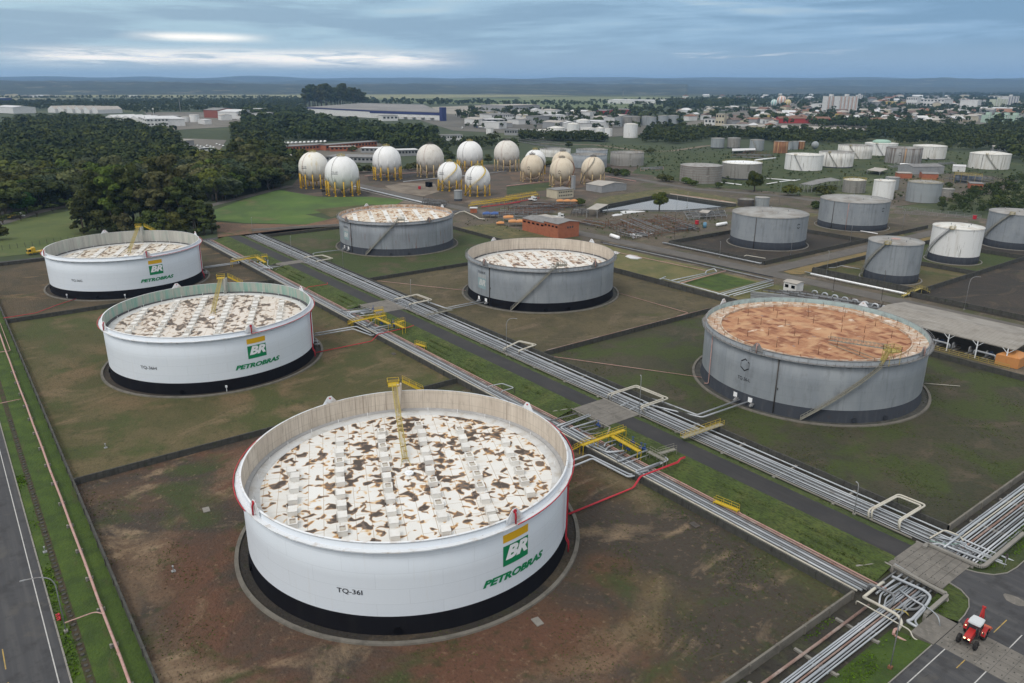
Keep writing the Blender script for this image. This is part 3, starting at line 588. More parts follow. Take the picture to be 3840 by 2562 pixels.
# floating roof skin with standing-water stains and rust rims
def deckmat(name, seed, white, halo, tan, dark, thr, grid=True, elong=1.0, rot=-23.5):
    M = bpy.data.materials.new(name); M.use_nodes = True; nt = M.node_tree; N = nt.nodes.new; Lk = nt.links.new; b = nt.nodes['Principled BSDF']
    b.inputs['Roughness'].default_value = .6
    tc = N('ShaderNodeTexCoord'); mp = N('ShaderNodeMapping'); mp.inputs['Rotation'].default_value = (0, 0, math.radians(-rot)); Lk(tc.outputs['Object'], mp.inputs[0])
    def noise(scale, detail, dist=0, off=0):
        q = N('ShaderNodeMapping'); q.inputs['Scale'].default_value = scale; q.inputs['Location'].default_value = (seed+off, seed*2, 0); Lk(mp.outputs[0], q.inputs[0])
        n = N('ShaderNodeTexNoise'); n.inputs['Scale'].default_value = 1; n.inputs['Detail'].default_value = detail; n.inputs['Roughness'].default_value = .4; n.inputs['Distortion'].default_value = dist; Lk(q.outputs[0], n.inputs['Vector']); return n.outputs[0]
    n1 = noise((.68*elong, .64, .5), 1., .7); n2 = noise((.15, .15, 1), 3, 0, 9)
    ln = N('ShaderNodeVectorMath'); ln.operation = 'LENGTH'; Lk(tc.outputs['Object'], ln.inputs[0])
    r = N('ShaderNodeMapRange'); Lk(ln.outputs['Value'], r.inputs[0]); r.inputs[1].default_value = 0; r.inputs[2].default_value = 8; r.inputs[3].default_value = .13; r.inputs[4].default_value = 0
    ad = N('ShaderNodeMath'); Lk(n1, ad.inputs[0]); Lk(r.outputs[0], ad.inputs[1])
    a2 = N('ShaderNodeMath'); a2.operation = 'MULTIPLY_ADD'; Lk(n2, a2.inputs[0]); a2.inputs[1].default_value = .42; Lk(ad.outputs[0], a2.inputs[2])
    cr = N('ShaderNodeValToRGB'); e = cr.color_ramp.elements; e[0].position = 0; e[0].color = (*white, 1); e[1].position = thr-.04; e[1].color = (*white, 1)
    for p, c in ((thr-.012, tuple(w*.55+h*.45 for w, h in zip(white, halo))), (thr+.008, halo), (thr+.026, tan), (thr+.052, dark), (thr+.085, tuple(x*1.3 for x in dark)), (thr+.125, tuple(x*.45 for x in dark)), (thr+.2, tuple(x*.5 for x in dark))):
        q = e.new(p); q.color = (*c, 1)
    Lk(a2.outputs[0], cr.inputs[0]); cur = cr.outputs[0]
    # plate seams, slightly rusted
    br = N('ShaderNodeTexBrick'); Lk(mp.outputs[0], br.inputs['Vector']); br.inputs['Scale'].default_value = 1; br.inputs['Brick Width'].default_value = 7.2; br.inputs['Row Height'].default_value = 2.3; br.inputs['Mortar Size'].default_value = .045
    br.inputs['Color1'].default_value = (1, 1, 1, 1); br.inputs['Color2'].default_value = (.93, .92, .90, 1); br.inputs['Mortar'].default_value = (.62, .52, .42, 1)
    mx = N('ShaderNodeMix'); mx.data_type = 'RGBA'; mx.blend_type = 'MULTIPLY'; mx.inputs[0].default_value = 1; Lk(cur, mx.inputs[6]); Lk(br.outputs[0], mx.inputs[7]); cur = mx.outputs[2]
    n3 = noise((.8, .25, 1), 5, .3, 20); r3 = N('ShaderNodeMapRange'); Lk(n3, r3.inputs[0]); r3.inputs[1].default_value = .52; r3.inputs[2].default_value = .75; r3.inputs[4].default_value = .32
    m3 = N('ShaderNodeMix'); m3.data_type = 'RGBA'; m3.blend_type = 'MULTIPLY'; Lk(r3.outputs[0], m3.inputs[0]); Lk(cur, m3.inputs[6]); m3.inputs[7].default_value = (.72, .60, .46, 1)
    Lk(m3.outputs[2], b.inputs['Base Color']); return M
dk_I = deckmat('roof_skin_front', 3.3, (.68, .685, .67), (.60, .42, .22), (.34, .17, .06), (.13, .098, .078), .755)
dk_H = deckmat('roof_skin_middle', 13.3, (.62, .58, .53), (.56, .46, .36), (.34, .26, .19), (.19, .15, .12), .745, elong=.7)
dk_G = deckmat('roof_skin_far', 23.1, (.60, .57, .51), (.54, .43, .3), (.34, .25, .17), (.19, .14, .10), .75, elong=.6)
dk_K = deckmat('roof_skin_grey_k', 43.7, (.66, .64, .60), (.54, .4, .28), (.34, .2, .12), (.22, .15, .11), .755, elong=.6)
dk_J = deckmat('roof_skin_grey_j', 53.2, (.60, .55, .47), (.55, .4, .22), (.40, .2, .08), (.34, .2, .10), .765, elong=.6)
def rustdeck():
    M = bpy.data.materials.new('roof_skin_orange'); M.use_nodes = True; nt = M.node_tree; N = nt.nodes.new; Lk = nt.links.new; b = nt.nodes['Principled BSDF']; b.inputs['Roughness'].default_value = .85
    tc = N('ShaderNodeTexCoord'); mp = N('ShaderNodeMapping'); mp.inputs['Rotation'].default_value = (0, 0, math.radians(8)); Lk(tc.outputs['Object'], mp.inputs[0])
    br = N('ShaderNodeTexBrick'); Lk(mp.outputs[0], br.inputs['Vector']); br.inputs['Scale'].default_value = 1; br.inputs['Brick Width'].default_value = 2.6; br.inputs['Row Height'].default_value = 1.5; br.inputs['Mortar Size'].default_value = .035; br.offset = .3
    br.inputs['Color1'].default_value = (.40, .20, .10, 1); br.inputs['Color2'].default_value = (.17, .055, .024, 1); br.inputs['Mortar'].default_value = (.42, .26, .15, 1)
    def nz(s, lo, hi, col, cur, d=5, off=0, dist=.4):
        q = N('ShaderNodeMapping'); q.inputs['Scale'].default_value = s; q.inputs['Location'].default_value = (off, off, 0); Lk(mp.outputs[0], q.inputs[0])
        n = N('ShaderNodeTexNoise'); n.inputs['Scale'].default_value = 1; n.inputs['Detail'].default_value = d; n.inputs['Distortion'].default_value = dist; Lk(q.outputs[0], n.inputs['Vector'])
        r = N('ShaderNodeMapRange'); Lk(n.outputs[0], r.inputs[0]); r.inputs[1].default_value = lo; r.inputs[2].default_value = hi
        mx = N('ShaderNodeMix'); mx.data_type = 'RGBA'; Lk(r.outputs[0], mx.inputs[0]); Lk(cur, mx.inputs[6]); mx.inputs[7].default_value = (*col, 1); return mx.outputs[2]
    c = nz((.35, .22, 1), .47, .64, (.44, .26, .14), br.outputs[0], 5, 3)
    c = nz((.5, .2, 1), .66, .72, (.62, .52, .42), c, 5, 17)
    c = nz((.3, .5, 1), .68, .73, (.17, .17, .19), c, 4, 31)
    Lk(c, b.inputs['Base Color']); return M
dk_L = rustdeck()
m_pont = mat('pontoon_white', (.50, .43, .35), [((.36, .19, .10), (.8, .8, .8), .42, .58, .85), ((.75, .74, .70), (.4, .4, .4), .55, .7, .7)], .7)
m_box = mat('roof_box_paint', (.66, .66, .64), [((.52, .47, .38), sc(1.2), .52, .70, .6), ((.25, .2, .15), sc(.9), .66, .74, .7)], .6, rand=.06)
m_boxtop = mat('roof_box_stained', (.44, .42, .37), [((.14, .11, .09), sc(1.0), .44, .55, .9), ((.3, .2, .12), sc(2.3), .5, .66, .7)], .8)
m_roofrim = mat('roof_rim_paint', (.52, .53, .53), [((.36, .33, .28), sc(.5), .5, .66, .6)], .6, plates=(24.5, 2.4, 9)); m_seal = mat('seal_grey', (.30, .30, .30), [((.45, .45, .45), sc(1), .5, .7, .5)], .7); m_seald = mat('seal_dark', (.06, .06, .065), rough=.8)
m_teal = mat('rim_teal_paint', (.34, .44, .45), [((.26, .30, .31), (1, 1, .3), .48, .7, .7), ((.25, .12, .08), (1, 1, .3), .66, .76, .6)], .6)
m_greenst = mat('stair_grey_green', (.24, .235, .20), [((.12, .1, .07), sc(1.5), .5, .7, .6)], .7)
m_girdw = mat('girder_white', (.66, .69, .72), [((.42, .35, .28), sc(.5), .52, .66, .7), ((.25, .22, .18), sc(1.7), .62, .74, .6)], .55)
m_girdg = mat('girder_grey', (.20, .20, .20), [((.12, .08, .06), sc(.5), .48, .66, .7), ((.30, .32, .33), sc(.8), .56, .7, .5)], .7)
RS = 26.08
def spiral_stair(root, R, th0, th1, z0, z1, m, w=.85, parentname='stair'):
    mb = MB(); L = math.radians(abs(th1-th0))*R; n = max(8, int(abs(z1-z0)/.32))
    for i in range(n):
        s = (i+.5)/n; t = th0+(th1-th0)*s; dt = (th1-th0)/n*.46; z = z0+(z1-z0)*s
        a, b, c, d = pol(R+.12, t-dt, z), pol(R+.12+w, t-dt, z), pol(R+.12+w, t+dt, z), pol(R+.12, t+dt, z)
        mb.add([a, b, c, d]+[q-Vector((0, 0, .05)) for q in (a, b, c, d)], [(0, 1, 2, 3), (7, 6, 5, 4), (0, 4, 5, 1), (1, 5, 6, 2), (2, 6, 7, 3), (3, 7, 4, 0)])
    for r, hs in ((R+.12, (0,)), (R+.12+w, (0, .55, 1.05))):
        for hh in hs:
            pts = [pol(r, th0+(th1-th0)*i/24, z0+(z1-z0)*i/24+hh) for i in range(25)]
            for a, b in zip(pts, pts[1:]): mb.bar(a, b, .07 if hh else .09, .07 if hh else .3)
    for i in range(0, 25):
        p = pol(R+.12+w, th0+(th1-th0)*i/24, z0+(z1-z0)*i/24); mb.bar(p, p+Vector((0, 0, 1.05)), .06)
    return part(mb, parentname, m, root)
def foam_plate(root, th, R, m, z=13.9, red=True, name='foam_plate'):
    mb = MB(); pts = [(-1.55, 0), (1.55, 0), (1.45, .6), (.38, 1.95), (-.38, 1.95), (-1.45, .6)]
    ra, rb = R+.10, R+.2; t = pol(1, th); s = Vector((-t.y, t.x, 0)); vs = []
    for rr in (ra, rb): vs += [t*rr+s*x+Vector((0, 0, z+y)) for x, y in pts]
    n = 6; mb.add(vs, [tuple(range(n))[::-1], tuple(range(n, 2*n))]+[(i, (i+1) % n, n+(i+1) % n, n+i) for i in range(n)])
    mb.bar(t*(R+.2)+s*.9+Vector((0, 0, z+.1)), t*(R+.2)+s*.4+Vector((0, 0, z+1.6)), .08); mb.bar(t*(R+.2)-s*.9+Vector((0, 0, z+.1)), t*(R+.2)-s*.4+Vector((0, 0, z+1.6)), .08)
    pl = part(mb, name, m, root)
    mb = MB(); mb.tube(fillet([t*(R+.45)+Vector((0, 0, z-.3)), t*(R+.45)+Vector((0, 0, z+1.1)), t*(R+.28)+Vector((0, 0, z+1.55)), t*(R-.1)+Vector((0, 0, z+1.6))], .3), .14, 8)
    mb.tube([t*(R+.16)+Vector((0, 0, z+1.6)), t*(R+.34)+Vector((0, 0, z+1.6))], .3, 10)
    part(mb, 'foam_nozzle', m_red if red else m_pink, root, parent=pl); return pl
BOXC = [[(-11.7, -15.4), (-9.6, -15.7), (-6.2, -17.2), (-3, -18.7), (.1, -20), (3.4, -21.3)], 8]
def boxes(root, deck, z, cols, sx=1.75, sy=1.35, h=.85, rot=-23.5, low=False):
    mb = MB()
    mb.box(-sx/2, sx/2, -sy/2, sy/2, 0, h)
    for a, b in (((-sx/2, -sy/2), (sx/2, -sy/2)), ((sx/2, -sy/2), (sx/2, sy/2)), ((sx/2, sy/2), (-sx/2, sy/2)), ((-sx/2, sy/2), (-sx/2, -sy/2))): mb.bar((a[0], a[1], h-.02), (b[0], b[1], h-.02), .07)
    if not low: mb.tube([(.2, -sy/2-.12, 0), (.2, -sy/2-.12, h+.75)], .05, 6)
    n0 = len(mb.v); mb.m = 1; mb.add([(-sx*.36, -sy*.34, h+.006), (sx*.4, -sy*.3, h+.006), (sx*.34, sy*.36, h+.006), (-sx*.4, sy*.3, h+.006)], [(0, 1, 2, 3)])
    proto = None; r = random.Random(int(abs(ORG[root].x)))
    me0 = None
    for c in cols:
        for (x, y) in c:
            if x*x+y*y > 23.0**2: continue
            if proto is None:
                me = bpy.data.meshes.new('roof_box'); me.from_pydata([tuple(v) for v in mb.v], [], mb.f); me.materials.append(m_box); me.materials.append(m_boxtop)
                me.polygons.foreach_set('material_index', mb.mi); me2 = me.copy(); me2.polygons.foreach_set('material_index', [0]*len(mb.mi)); proto = (me, me2)
            o = bpy.data.objects.new('roof_box', proto[0] if r.random() < .3 else proto[1]); COL.objects.link(o); o.parent = deck; o.location = (x, y, z); o.rotation_euler = (0, 0, math.radians(rot+r.uniform(-2, 2)))
def boxgrid(step=3.35, n=5, w=7.3, rot=-23.5, off=(-1., -.5)):
    cols = []; c, s = math.cos(math.radians(rot)), math.sin(math.radians(rot))
    for i in range(-2, 4):
        v = (i-.5)*w; L = math.sqrt(max(0, 21.5**2-v*v)); k = int(L/step); cols.append([((j*step+off[0])*c-v*s, (j*step+off[0])*s+v*c+off[1]) for j in range(-k, k+1)])
    return cols
def floating_tank(name, c, label, kind, deckz, dm, tq, deco=0., boxcols=None, low=False):
    white = kind == 'white'; root = thing(name, (c[0], c[1], 0), label, 'storage tank', None)
    R = RS; sm = m_white if white else (m_gsteel2 if kind == 'rusty' else m_gsteel); band = m_black if (white or deckz < 10) else m_blackg
    mb = MB(); mb.lathe([(R, 2.9), (R, 8.75), (R, 14.6), (R-.18, 14.62)], n=160); part(mb, 'shell', sm, root)
    mb = MB(); mb.lathe([(R+.25, 0), (R+.25, .12), (R+.02, .14), (R+.012, 2.9), (R-.1, 2.9)], n=160); bb = part(mb, 'base_band', band, root)
    for th in ((-34, -100) if white else (-18, -35)):
        q = MB(); t = pol(1, th); q.tube([t*(R+.0)+Vector((0, 0, .75)), t*(R+.28)+Vector((0, 0, .75))], .48, 16); q.tube([t*(R+.28)+Vector((0, 0, .75)), t*(R+.34)+Vector((0, 0, .75))], .58, 16); part(q, 'manhole', band, root, parent=bb)
    im = {'H': m_innert, 'G': m_innerg, 'I': m_inner, 'K': m_inner, 'J': m_pont, 'L': m_teal}[tq]
    mb = MB(); mb.lathe([(R-.18, 14.6), (R-.18, 12), (R-.18, deckz-.6)], n=160); part(mb, 'inner_wall', im, root)
    # wind girder: a polygonal walkway ring with brackets
    gm = m_girdw if white else m_girdg; seg = 44; zz = 13.45
    mb = MB(); mb.lathe([(R+.02, zz), (R+.85, zz), (R+.85, zz+.16), (R+.78, zz+.16), (R+.78, zz+.07), (R+.02, zz+.07)], n=seg, smooth=False)
    mb.lathe([(R-.2, 14.62), (R+.1, 14.62), (R+.1, 14.5), (R+.02, 14.5)], n=160)
    for i in range(seg): mb.bar(pol(R+.02, i*360/seg, zz-.55), pol(R+.78, i*360/seg, zz-.02), .07)
    part(mb, 'wind_girder', gm, root)
    if not white:
        mb = MB(); pts = [pol(R+.93, a, zz+.05) for a in np.arange(-140, 60, 4.)]; rails(mb, pts, 1.0, .022, 2.2); part(mb, 'guard_rail', m_steel, root)
    # floating roof
    if tq == 'L':
        mb = MB(); mb.lathe([(R-.2, deckz+.35), (R-.7, deckz+.1), (22.4, deckz+.1), (22.4, deckz+.55), (22.15, deckz+.55), (22.15, deckz-.1)][::-1], n=120, smooth=False); part(mb, 'pontoon_ring', m_pont, root)
        mb = MB(); mb.lathe([(22.3, deckz), (0, deckz)][::-1], n=96); deck = part(mb, 'floating_roof', dm, root); mb = MB()
        for i in range(28): mb.tube([pol(23.8, i*360/28, deckz), pol(23.8, i*360/28, deckz+1.5)], .055, 6)
        for rr, k in ((7, 5), (12.5, 9), (18, 12)):
            for i in range(k): p = pol(rr, i*360/k+rr*7, deckz-.02); mb.tube([p, p+Vector((0, 0, 1.9))], .06, 6)
        part(mb, 'roof_legs', m_rust, root, parent=deck, kind='stuff')
    else:
        mb = MB(); mb.lathe([(R-.19, deckz+.5), (R-.75, deckz+.35), (R-.8, deckz+.1)][::-1], n=120); part(mb, 'roof_seal', m_seald if tq in 'HGK' else m_seal, root)
        mb = MB(); mb.lathe([(R-.8, deckz+.12), (R-1.0, deckz+.30), (23.6, deckz+.06), (23.55, deckz-.02)][::-1], n=120); part(mb, 'roof_rim', (m_roofrim if tq != 'J' else m_pont), root)
        mb = MB(); mb.lathe([(23.6, deckz), (12, deckz), (0, deckz)][::-1], n=120); deck = part(mb, 'floating_roof', dm, root)
        if boxcols: boxes(root, deck, deckz, boxcols, low=low, **(dict(sx=2.6, sy=1.9, h=.28) if low else dict(h=.85)))
        mb = MB()
        for i in range(26): mb.tube([pol(24.3, i*360/26+3, deckz), pol(24.3, i*360/26+3, deckz+1.3)], .04, 5)
        mb.tube([(0, 0, deckz), (0, 0, deckz+.35)], .75, 16); mb.tube([(0, 0, deckz+.35), (0, 0, deckz+.5)], .4, 12)
        part(mb, 'roof_fittings', m_white2, root, parent=deck, kind='stuff')
    for th in (-85, 4.2, 93.5, -176): foam_plate(root, th, R, m_girdw if (white or th in (93.5, -176)) else m_girdg, red=white)
    # concrete ring round the foot
    mb = MB(); mb.lathe([(27.75, 0), (27.8, .32), (28.4, .32), (28.45, 0)][::-1], n=120, smooth=False); part(mb, 'foundation_ring', m_concd, root)
    mb = MB(); mb.lathe([(26.2, .04), (27.76, .04)][::-1], n=120); part(mb, 'foundation_apron', m_darkc if not white else soil_D, root)
    # gauge platform, stilling well and rolling ladder
    if white:
        th = 156.5; t = pol(1, th); s = Vector((-t.y, t.x, 0))
        mb = MB(); mb.tube([pol(R-1.1, th-2.2, deckz), pol(R-1.1, th-2.2, 16.3)], .38, 12); mb.bar(pol(R-.5, th-2.0, 15), pol(R+.4, th-2.0, 15), 1.4, 2.2); mb.bar(pol(R-1.1, th-2.2, deckz), pol(R-1.1, th-2.2, deckz+.3), 1.1); part(mb, 'gauge_well', m_inner if tq == 'I' else m_innerg, root)
        mb = MB(); o = t*(R-.6)+Vector((0, 0, 16.2)); cs = [o-s*1.1-t*.9, o+s*1.1-t*.9, o+s*1.1+t*1., o-s*1.1+t*1.]
        mb.add(cs+[q-Vector((0, 0, .07)) for q in cs], [(0, 1, 2, 3), (7, 6, 5, 4), (0, 4, 5, 1), (1, 5, 6, 2), (2, 6, 7, 3), (3, 7, 4, 0)]); rails(mb, cs, 1.1, .03, 1.2, True); part(mb, 'gauge_platform', m_yel, root)
        mb = MB()
        for q in (0, 1):
            a = t*(R+.3+q*.9)-s*1.9; pts = [t*(R+.3+q*.9)-s*(1.9+k)+Vector((0, 0, 16.2-k*.62)) for k in (0, 4)]; mb.bar(pts[0], pts[1], .06, .18); rails(mb, pts, 1.05, .022, 1.2)
        for k in range(10): mb.bar(t*(R+.3)-s*(1.9+k*.4)+Vector((0, 0, 16.15-k*.25)), t*(R+1.2)-s*(1.9+k*.4)+Vector((0, 0, 16.15-k*.25)), .14, .03)
        part(mb, 'access_stair', m_yel, root)
        e = {'I': 4.6, 'H': 5.0, 'G': 6.0}[tq]; A = t*(R-1.4)+s*(-.1)+Vector((0, 0, 16.1)); B = t*e+s*.2+Vector((0, 0, deckz+.45)); mb = MB()
        for q in (-.42, .42):
            a, b = A+s*q, B+s*q; mb.bar(a, b, .10, .2); mb.bar(a+Vector((0, 0, .9)), b+Vector((0, 0, .9)), .05); mb.bar(a+Vector((0, 0, .45)), b+Vector((0, 0, .45)), .04)
            for i in range(19): p = a+(b-a)*i/18; mb.bar(p, p+Vector((0, 0, .9)), .045)
        for i in range(62): p = A+(B-A)*(i/61); mb.bar(p-s*.42, p+s*.42, .16, .05)
        for q in (-.9, .9): mb.bar(B+s*q*.5, B+s*q-t*1.8-Vector((0, 0, .4)), .08); mb.tube([B+s*q*.6-s*.06-Vector((0, 0, .2)), B+s*q*.6+s*.06-Vector((0, 0, .2))], .25, 12)
        part(mb, 'rolling_ladder', m_yel2, root)
        # red foam line round the girder, dropping to the ground
        mb = MB(); f0 = {'I': 37, 'H': 52, 'G': 60}[tq]
        for arc in (range(-176, -84, 4), range(4, f0+1, 3), range(f0, 176, 4)):
            mb.tube([pol(R+1.02, a, zz+.32) for a in arc], .085, 6)
        dp = pol(R+1.05, f0, 0)
        for k in (0, .02): mb.tube(fillet([pol(R+1.02, f0+k*60, zz+.3), pol(R+.6, f0+k*60+.5, zz-.8), pol(R+.45, f0+k*60+.5, 2.6), pol(R+.9, f0+k*60+.5, 1.9), pol(R+.9, f0+k*60+.5, .3)], .4), .10, 7)
        part(mb, 'foam_pipe', m_red, root)
    else:
        top = {'K': (-60.4, -32.7, -24), 'J': (-59.8, -31.5, -24), 'L': (-60, -26.5, -20)}[tq]
        spiral_stair(root, R, top[0], top[1], .2, 13.4, m_greenst)
        th = top[2]; t = pol(1, th); s = Vector((-t.y, t.x, 0)); ph = 15.6 if tq != 'L' else 16.6
        mb = MB(); o = t*(R-.1)+Vector((0, 0, ph)); cs = [o-s*1.4-t*1.3, o+s*1.4-t*1.3, o+s*1.4+t*1., o-s*1.4+t*1.]
        mb.add(cs+[q-Vector((0, 0, .15)) for q in cs], [(0, 1, 2, 3), (7, 6, 5, 4), (0, 4, 5, 1), (1, 5, 6, 2), (2, 6, 7, 3), (3, 7, 4, 0)]); rails(mb, cs, 1.1, .045, 1.2, True)
        for q in cs: mb.bar(q, Vector((q.x, q.y, 13.5)), .09)
        a = pol(R+.7, top[1], 13.5); b = cs[3]-t*.3
        for q in (0, .8): rails(mb, [a-t*q, b-t*q], 1.0, .035, .8); mb.bar(a-t*q, b-t*q, .08, .2)
        for i in range(13): p = a+(b-a)*(i/12); mb.bar(p, p-t*.8, .25, .05)
        part(mb, 'gauge_platform', m_yel2 if tq == 'L' else m_greenst, root)
        if tq == 'L':
            mb = MB(); A = o-t*1.3; B = Vector((-1.5, -3.5, deckz+.6)); B = A+(pol(4, -70, 0)-A)*.72; B.z = deckz+.7
            for q in (-.45, .45):
                for hh in (0, .95): mb.bar(A+s*q+Vector((0, 0, hh)), B+s*q+Vector((0, 0, hh)), .08)
                for i in range(15): p = A+(B-A)*i/15+s*q; mb.bar(p, p+Vector((0, 0, .95)), .05); p2 = A+(B-A)*(i+1)/15+s*q; mb.bar(p, p2+Vector((0, 0, .95)), .045)
            for i in range(40): p = A+(B-A)*(i/40); mb.bar(p-s*.45, p+s*.45, .14, .05)
            d = (B-A); d.z = 0; d.normalize()
            for q in (-.9, .9): mb.bar(B-d*1+s*q-Vector((0, 0, .5)), A+s*q+Vector((0, 0, deckz-ph+.15)), .10)
            part(mb, 'rolling_ladder', m_greenst, root)
        mb = MB(); th = {'K': -80, 'J': -78.4, 'L': -73.2}[tq]; mb.tube([pol(R+.18, th, .3), pol(R+.18, th, 13.3)], .14, 8); mb.tube([pol(R+.18, th+.9, 6), pol(R+.18, th+.9, 6.5)], .1, 6)
        part(mb, 'drain_pipe', m_dsteel, root)
        if tq == 'L': mb = MB(); mb.tube(fillet([pol(R+.3, -118, 13.3), pol(R+.3, -118, .6), pol(R+1.2, -119, .5)], .3), .1, 7); part(mb, 'foam_pipe', m_pink, root)
    # inlet nozzles with white plates
    nz = (70, 76) if white else {'L': (-95, -85.8), 'K': (-92.9, -84.2), 'J': (-93.3, -84.7)}[tq]
    for th in nz:
        mb = MB(); wrap_rect(mb, R, (th-1.2, th+1.2, 1.1, 2.3), 3, .05); pl = part(mb, 'nozzle_plate', m_signw, root); mb = MB()
        t = pol(1, th+2.0); mb.tube([t*(R-.1)+Vector((0, 0, .95)), t*(R+1.5)+Vector((0, 0, .95))], .28, 10); mb.tube([t*(R+.7)+Vector((0, 0, .95)), t*(R+.95)+Vector((0, 0, .95))], .42, 10); mb.tube([t*(R+1.0)+Vector((0, 0, .95)), t*(R+1.0)+Vector((0, 0, 1.7))], .16, 8); part(mb, 'inlet_nozzle', m_steel, root)
    if white:   # lighting posts at the foot and a mixer on the left
        for th in ((-60, -15) if tq == 'G' else (-12,) if tq == 'H' else ()): mb = MB(); t = pol(R+.5, th, 0); mb.bar(t, t+Vector((0, 0, 1.2)), .12); mb.box(t.x-.25, t.x+.25, t.y-.2, t.y+.2, 1.1, 1.55); part(mb, 'sampling_box', m_white2, root)
        mb = MB(); t = pol(1, -137); mb.tube([t*(R-.1)+Vector((0, 0, 1.2)), t*(R+1.3)+Vector((0, 0, 1.2))], .38, 10); mb.tube([t*(R+1.2)+Vector((0, 0, .8)), t*(R+1.2)+Vector((0, 0, 2.5))], .34, 10); mb.bar(t*(R+.9), t*(R+.9)+Vector((0, 0, 1)), .5); part(mb, 'mixer_motor', m_white2, root)
        # painted emblem and lettering
        a, b = deco, deco+10.5
        for k, off in (('', 0),) if tq != 'I' else (('', 0), ('b', -160)):
            mb = MB(); wrap_rect(mb, R, (a+off, b+off, 10.92, 12.2)); part(mb, 'emblem_yellow_bar', m_gold, root)
            mb = MB(); wrap_rect(mb, R, (a+off, b+off, 7.1, 10.36)); em = part(mb, 'emblem_green_panel', m_green, root)
            mb = MB(); wrap_text(mb, 'BR', R, a+off+.9, b+off-.3, 8.05, 10.2, shear=.3, bold=.05, off=.08); part(mb, 'emblem_letters', m_signw, root, parent=em)
            mb = MB(); wrap_text(mb, 'PETROBRAS', R, a+off-7.4, b+off+8.1, 4.82, 6.0, shear=.3, bold=.05, off=.06); part(mb, 'lettering', m_green, root)
        mb = MB(); wrap_text(mb, 'TQ-36'+tq, R, {'I': -52, 'H': -56, 'G': -53.5}[tq], {'I': -44, 'H': -46.3, 'G': -44}[tq], 6.15, 7.05, off=.06, bold=.008); part(mb, 'tank_number', m_ink, root)
    elif tq == 'L':
        mb = MB(); hx = [pol(1, 30+60*i) for i in range(6)]; cyy, cth = 9.75, -91
        def q(p, s): return pol(R+.05, cth+math.degrees(p.x*s*1.35/R), cyy+p.y*s*1.6)
        for i in range(6):
            p, pn = hx[i], hx[(i+1) % 6]; k = .94 if i in (2, 5) else .8
            if i == 0: mb.add([q(p.lerp(pn, .62), k), q(pn, k), q(pn, 1.), q(p.lerp(pn, .62), 1.)], [(3, 2, 1, 0)]); pn = p.lerp(pn, .25)
            mb.add([q(p, k), q(pn, k), q(pn, 1.), q(p, 1.)], [(0, 1, 2, 3)])
        part(mb, 'emblem', m_ink, root)
        mb = MB(); wrap_text(mb, 'TQ-36-L', R, -94.7, -87, 5.75, 6.75, off=.05, bold=.012); part(mb, 'tank_number', m_ink, root)
    else:
        a, b = (-93.8, -84) if tq == 'K' else (-93, -83.3)
        mb = MB(); wrap_rect(mb, R, (a, b, 9.0, 10.3)); part(mb, 'emblem_faded_bar', m_fadew, root)
        mb = MB(); wrap_rect(mb, R, (a, b, 5.3, 8.98)); em = part(mb, 'emblem_faded_panel', m_fadeg, root)
        mb = MB(); wrap_text(mb, 'BR', R, a+1.2, b-.5, 6.4, 8.5, shear=.3, bold=.045, off=.08); part(mb, 'emblem_letters', mat('faded_letters', (.48, .50, .50), rough=.7), root, parent=em)
        mb = MB(); wrap_text(mb, 'TQ-36-'+tq, R, a, b-.5, 10.5, 11.3, off=.05, bold=.01); part(mb, 'tank_number', m_ink, root)
    return root
colsI = [[(-11.7, -15.4), (-9.6, -15.7), (-6.2, -17.2), (-3, -18.7), (.1, -20), (3.4, -21.3)],
  [(-17.2, -4.3), (-13.2, -6.2), (-10, -7.7), (-6.9, -9.1), (-3.7, -10.5), (-.2, -12.1), (3, -13.4), (6, -14.7), (9.5, -16.3)],
  [(-16.2, 3.5), (-13.7, 2.2), (-10.6, .8), (-7.3, -.7), (-3.9, -2.3), (-.6, -3.8), (2.5, -5.2), (5.7, -6.6), (9, -8.2), (11.9, -9.4), (15, -10.9)],
  [(-14.5, 10.4), (-11.4, 9.2), (-8.3, 7.6), (-4.6, 5.8), (-1.6, 4.7), (1.7, 3), (5.2, 1.4), (8.5, -.1), (11.6, -1.5), (14.8, -2.9), (18.3, -4.5)],
  [(-8.2, 15.4), (-4.9, 13.9), (-1.9, 12.5), (1.5, 11), (4.6, 9.5), (7.7, 8.4), (11, 6.6), (14.5, 5.1), (17.8, 3.7), (20.2, 2.6)],
  [(.9, 19.2), (4.5, 17.3), (7.4, 16.1), (10.5, 14.8), (13.8, 13.3), (17.1, 11.8)]]
floating_tank('storage_tank', (-98.9, 53.8), 'nearest white floating-roof tank, number 36I, roof of white boxes and brown stains', 'white', 10.35, dk_I, 'I', 0., colsI)
floating_tank('storage_tank', (-204.5, 53.5), 'white floating-roof tank number 36H with greenish inner wall, middle of the left row', 'white', 11.3, dk_H, 'H', 1.2, boxgrid())
floating_tank('storage_tank', (-310.4, 53.4), 'white floating-roof tank number 36G, farthest of the left row, before the dark trees', 'white', 9.6, dk_G, 'G', 4.6, boxgrid(), low=True)
floating_tank('storage_tank', (-98, 168.8), 'big grey open tank number 36-L with orange rusty roof and hexagon emblem', 'grey', 13.0, dk_L, 'L')
floating_tank('storage_tank', (-205.8, 169), 'grey open tank with deep sunken white roof, cream inner wall and faded emblem', 'grey', 9.8, dk_K, 'K', 0, boxgrid(2.7), low=True)
floating_tank('storage_tank', (-312.1, 169.3), 'streaky grey open tank before the spheres, stained white roof close to its rim', 'rusty', 12.7, dk_J, 'J', 0, boxgrid(2.7), low=True)
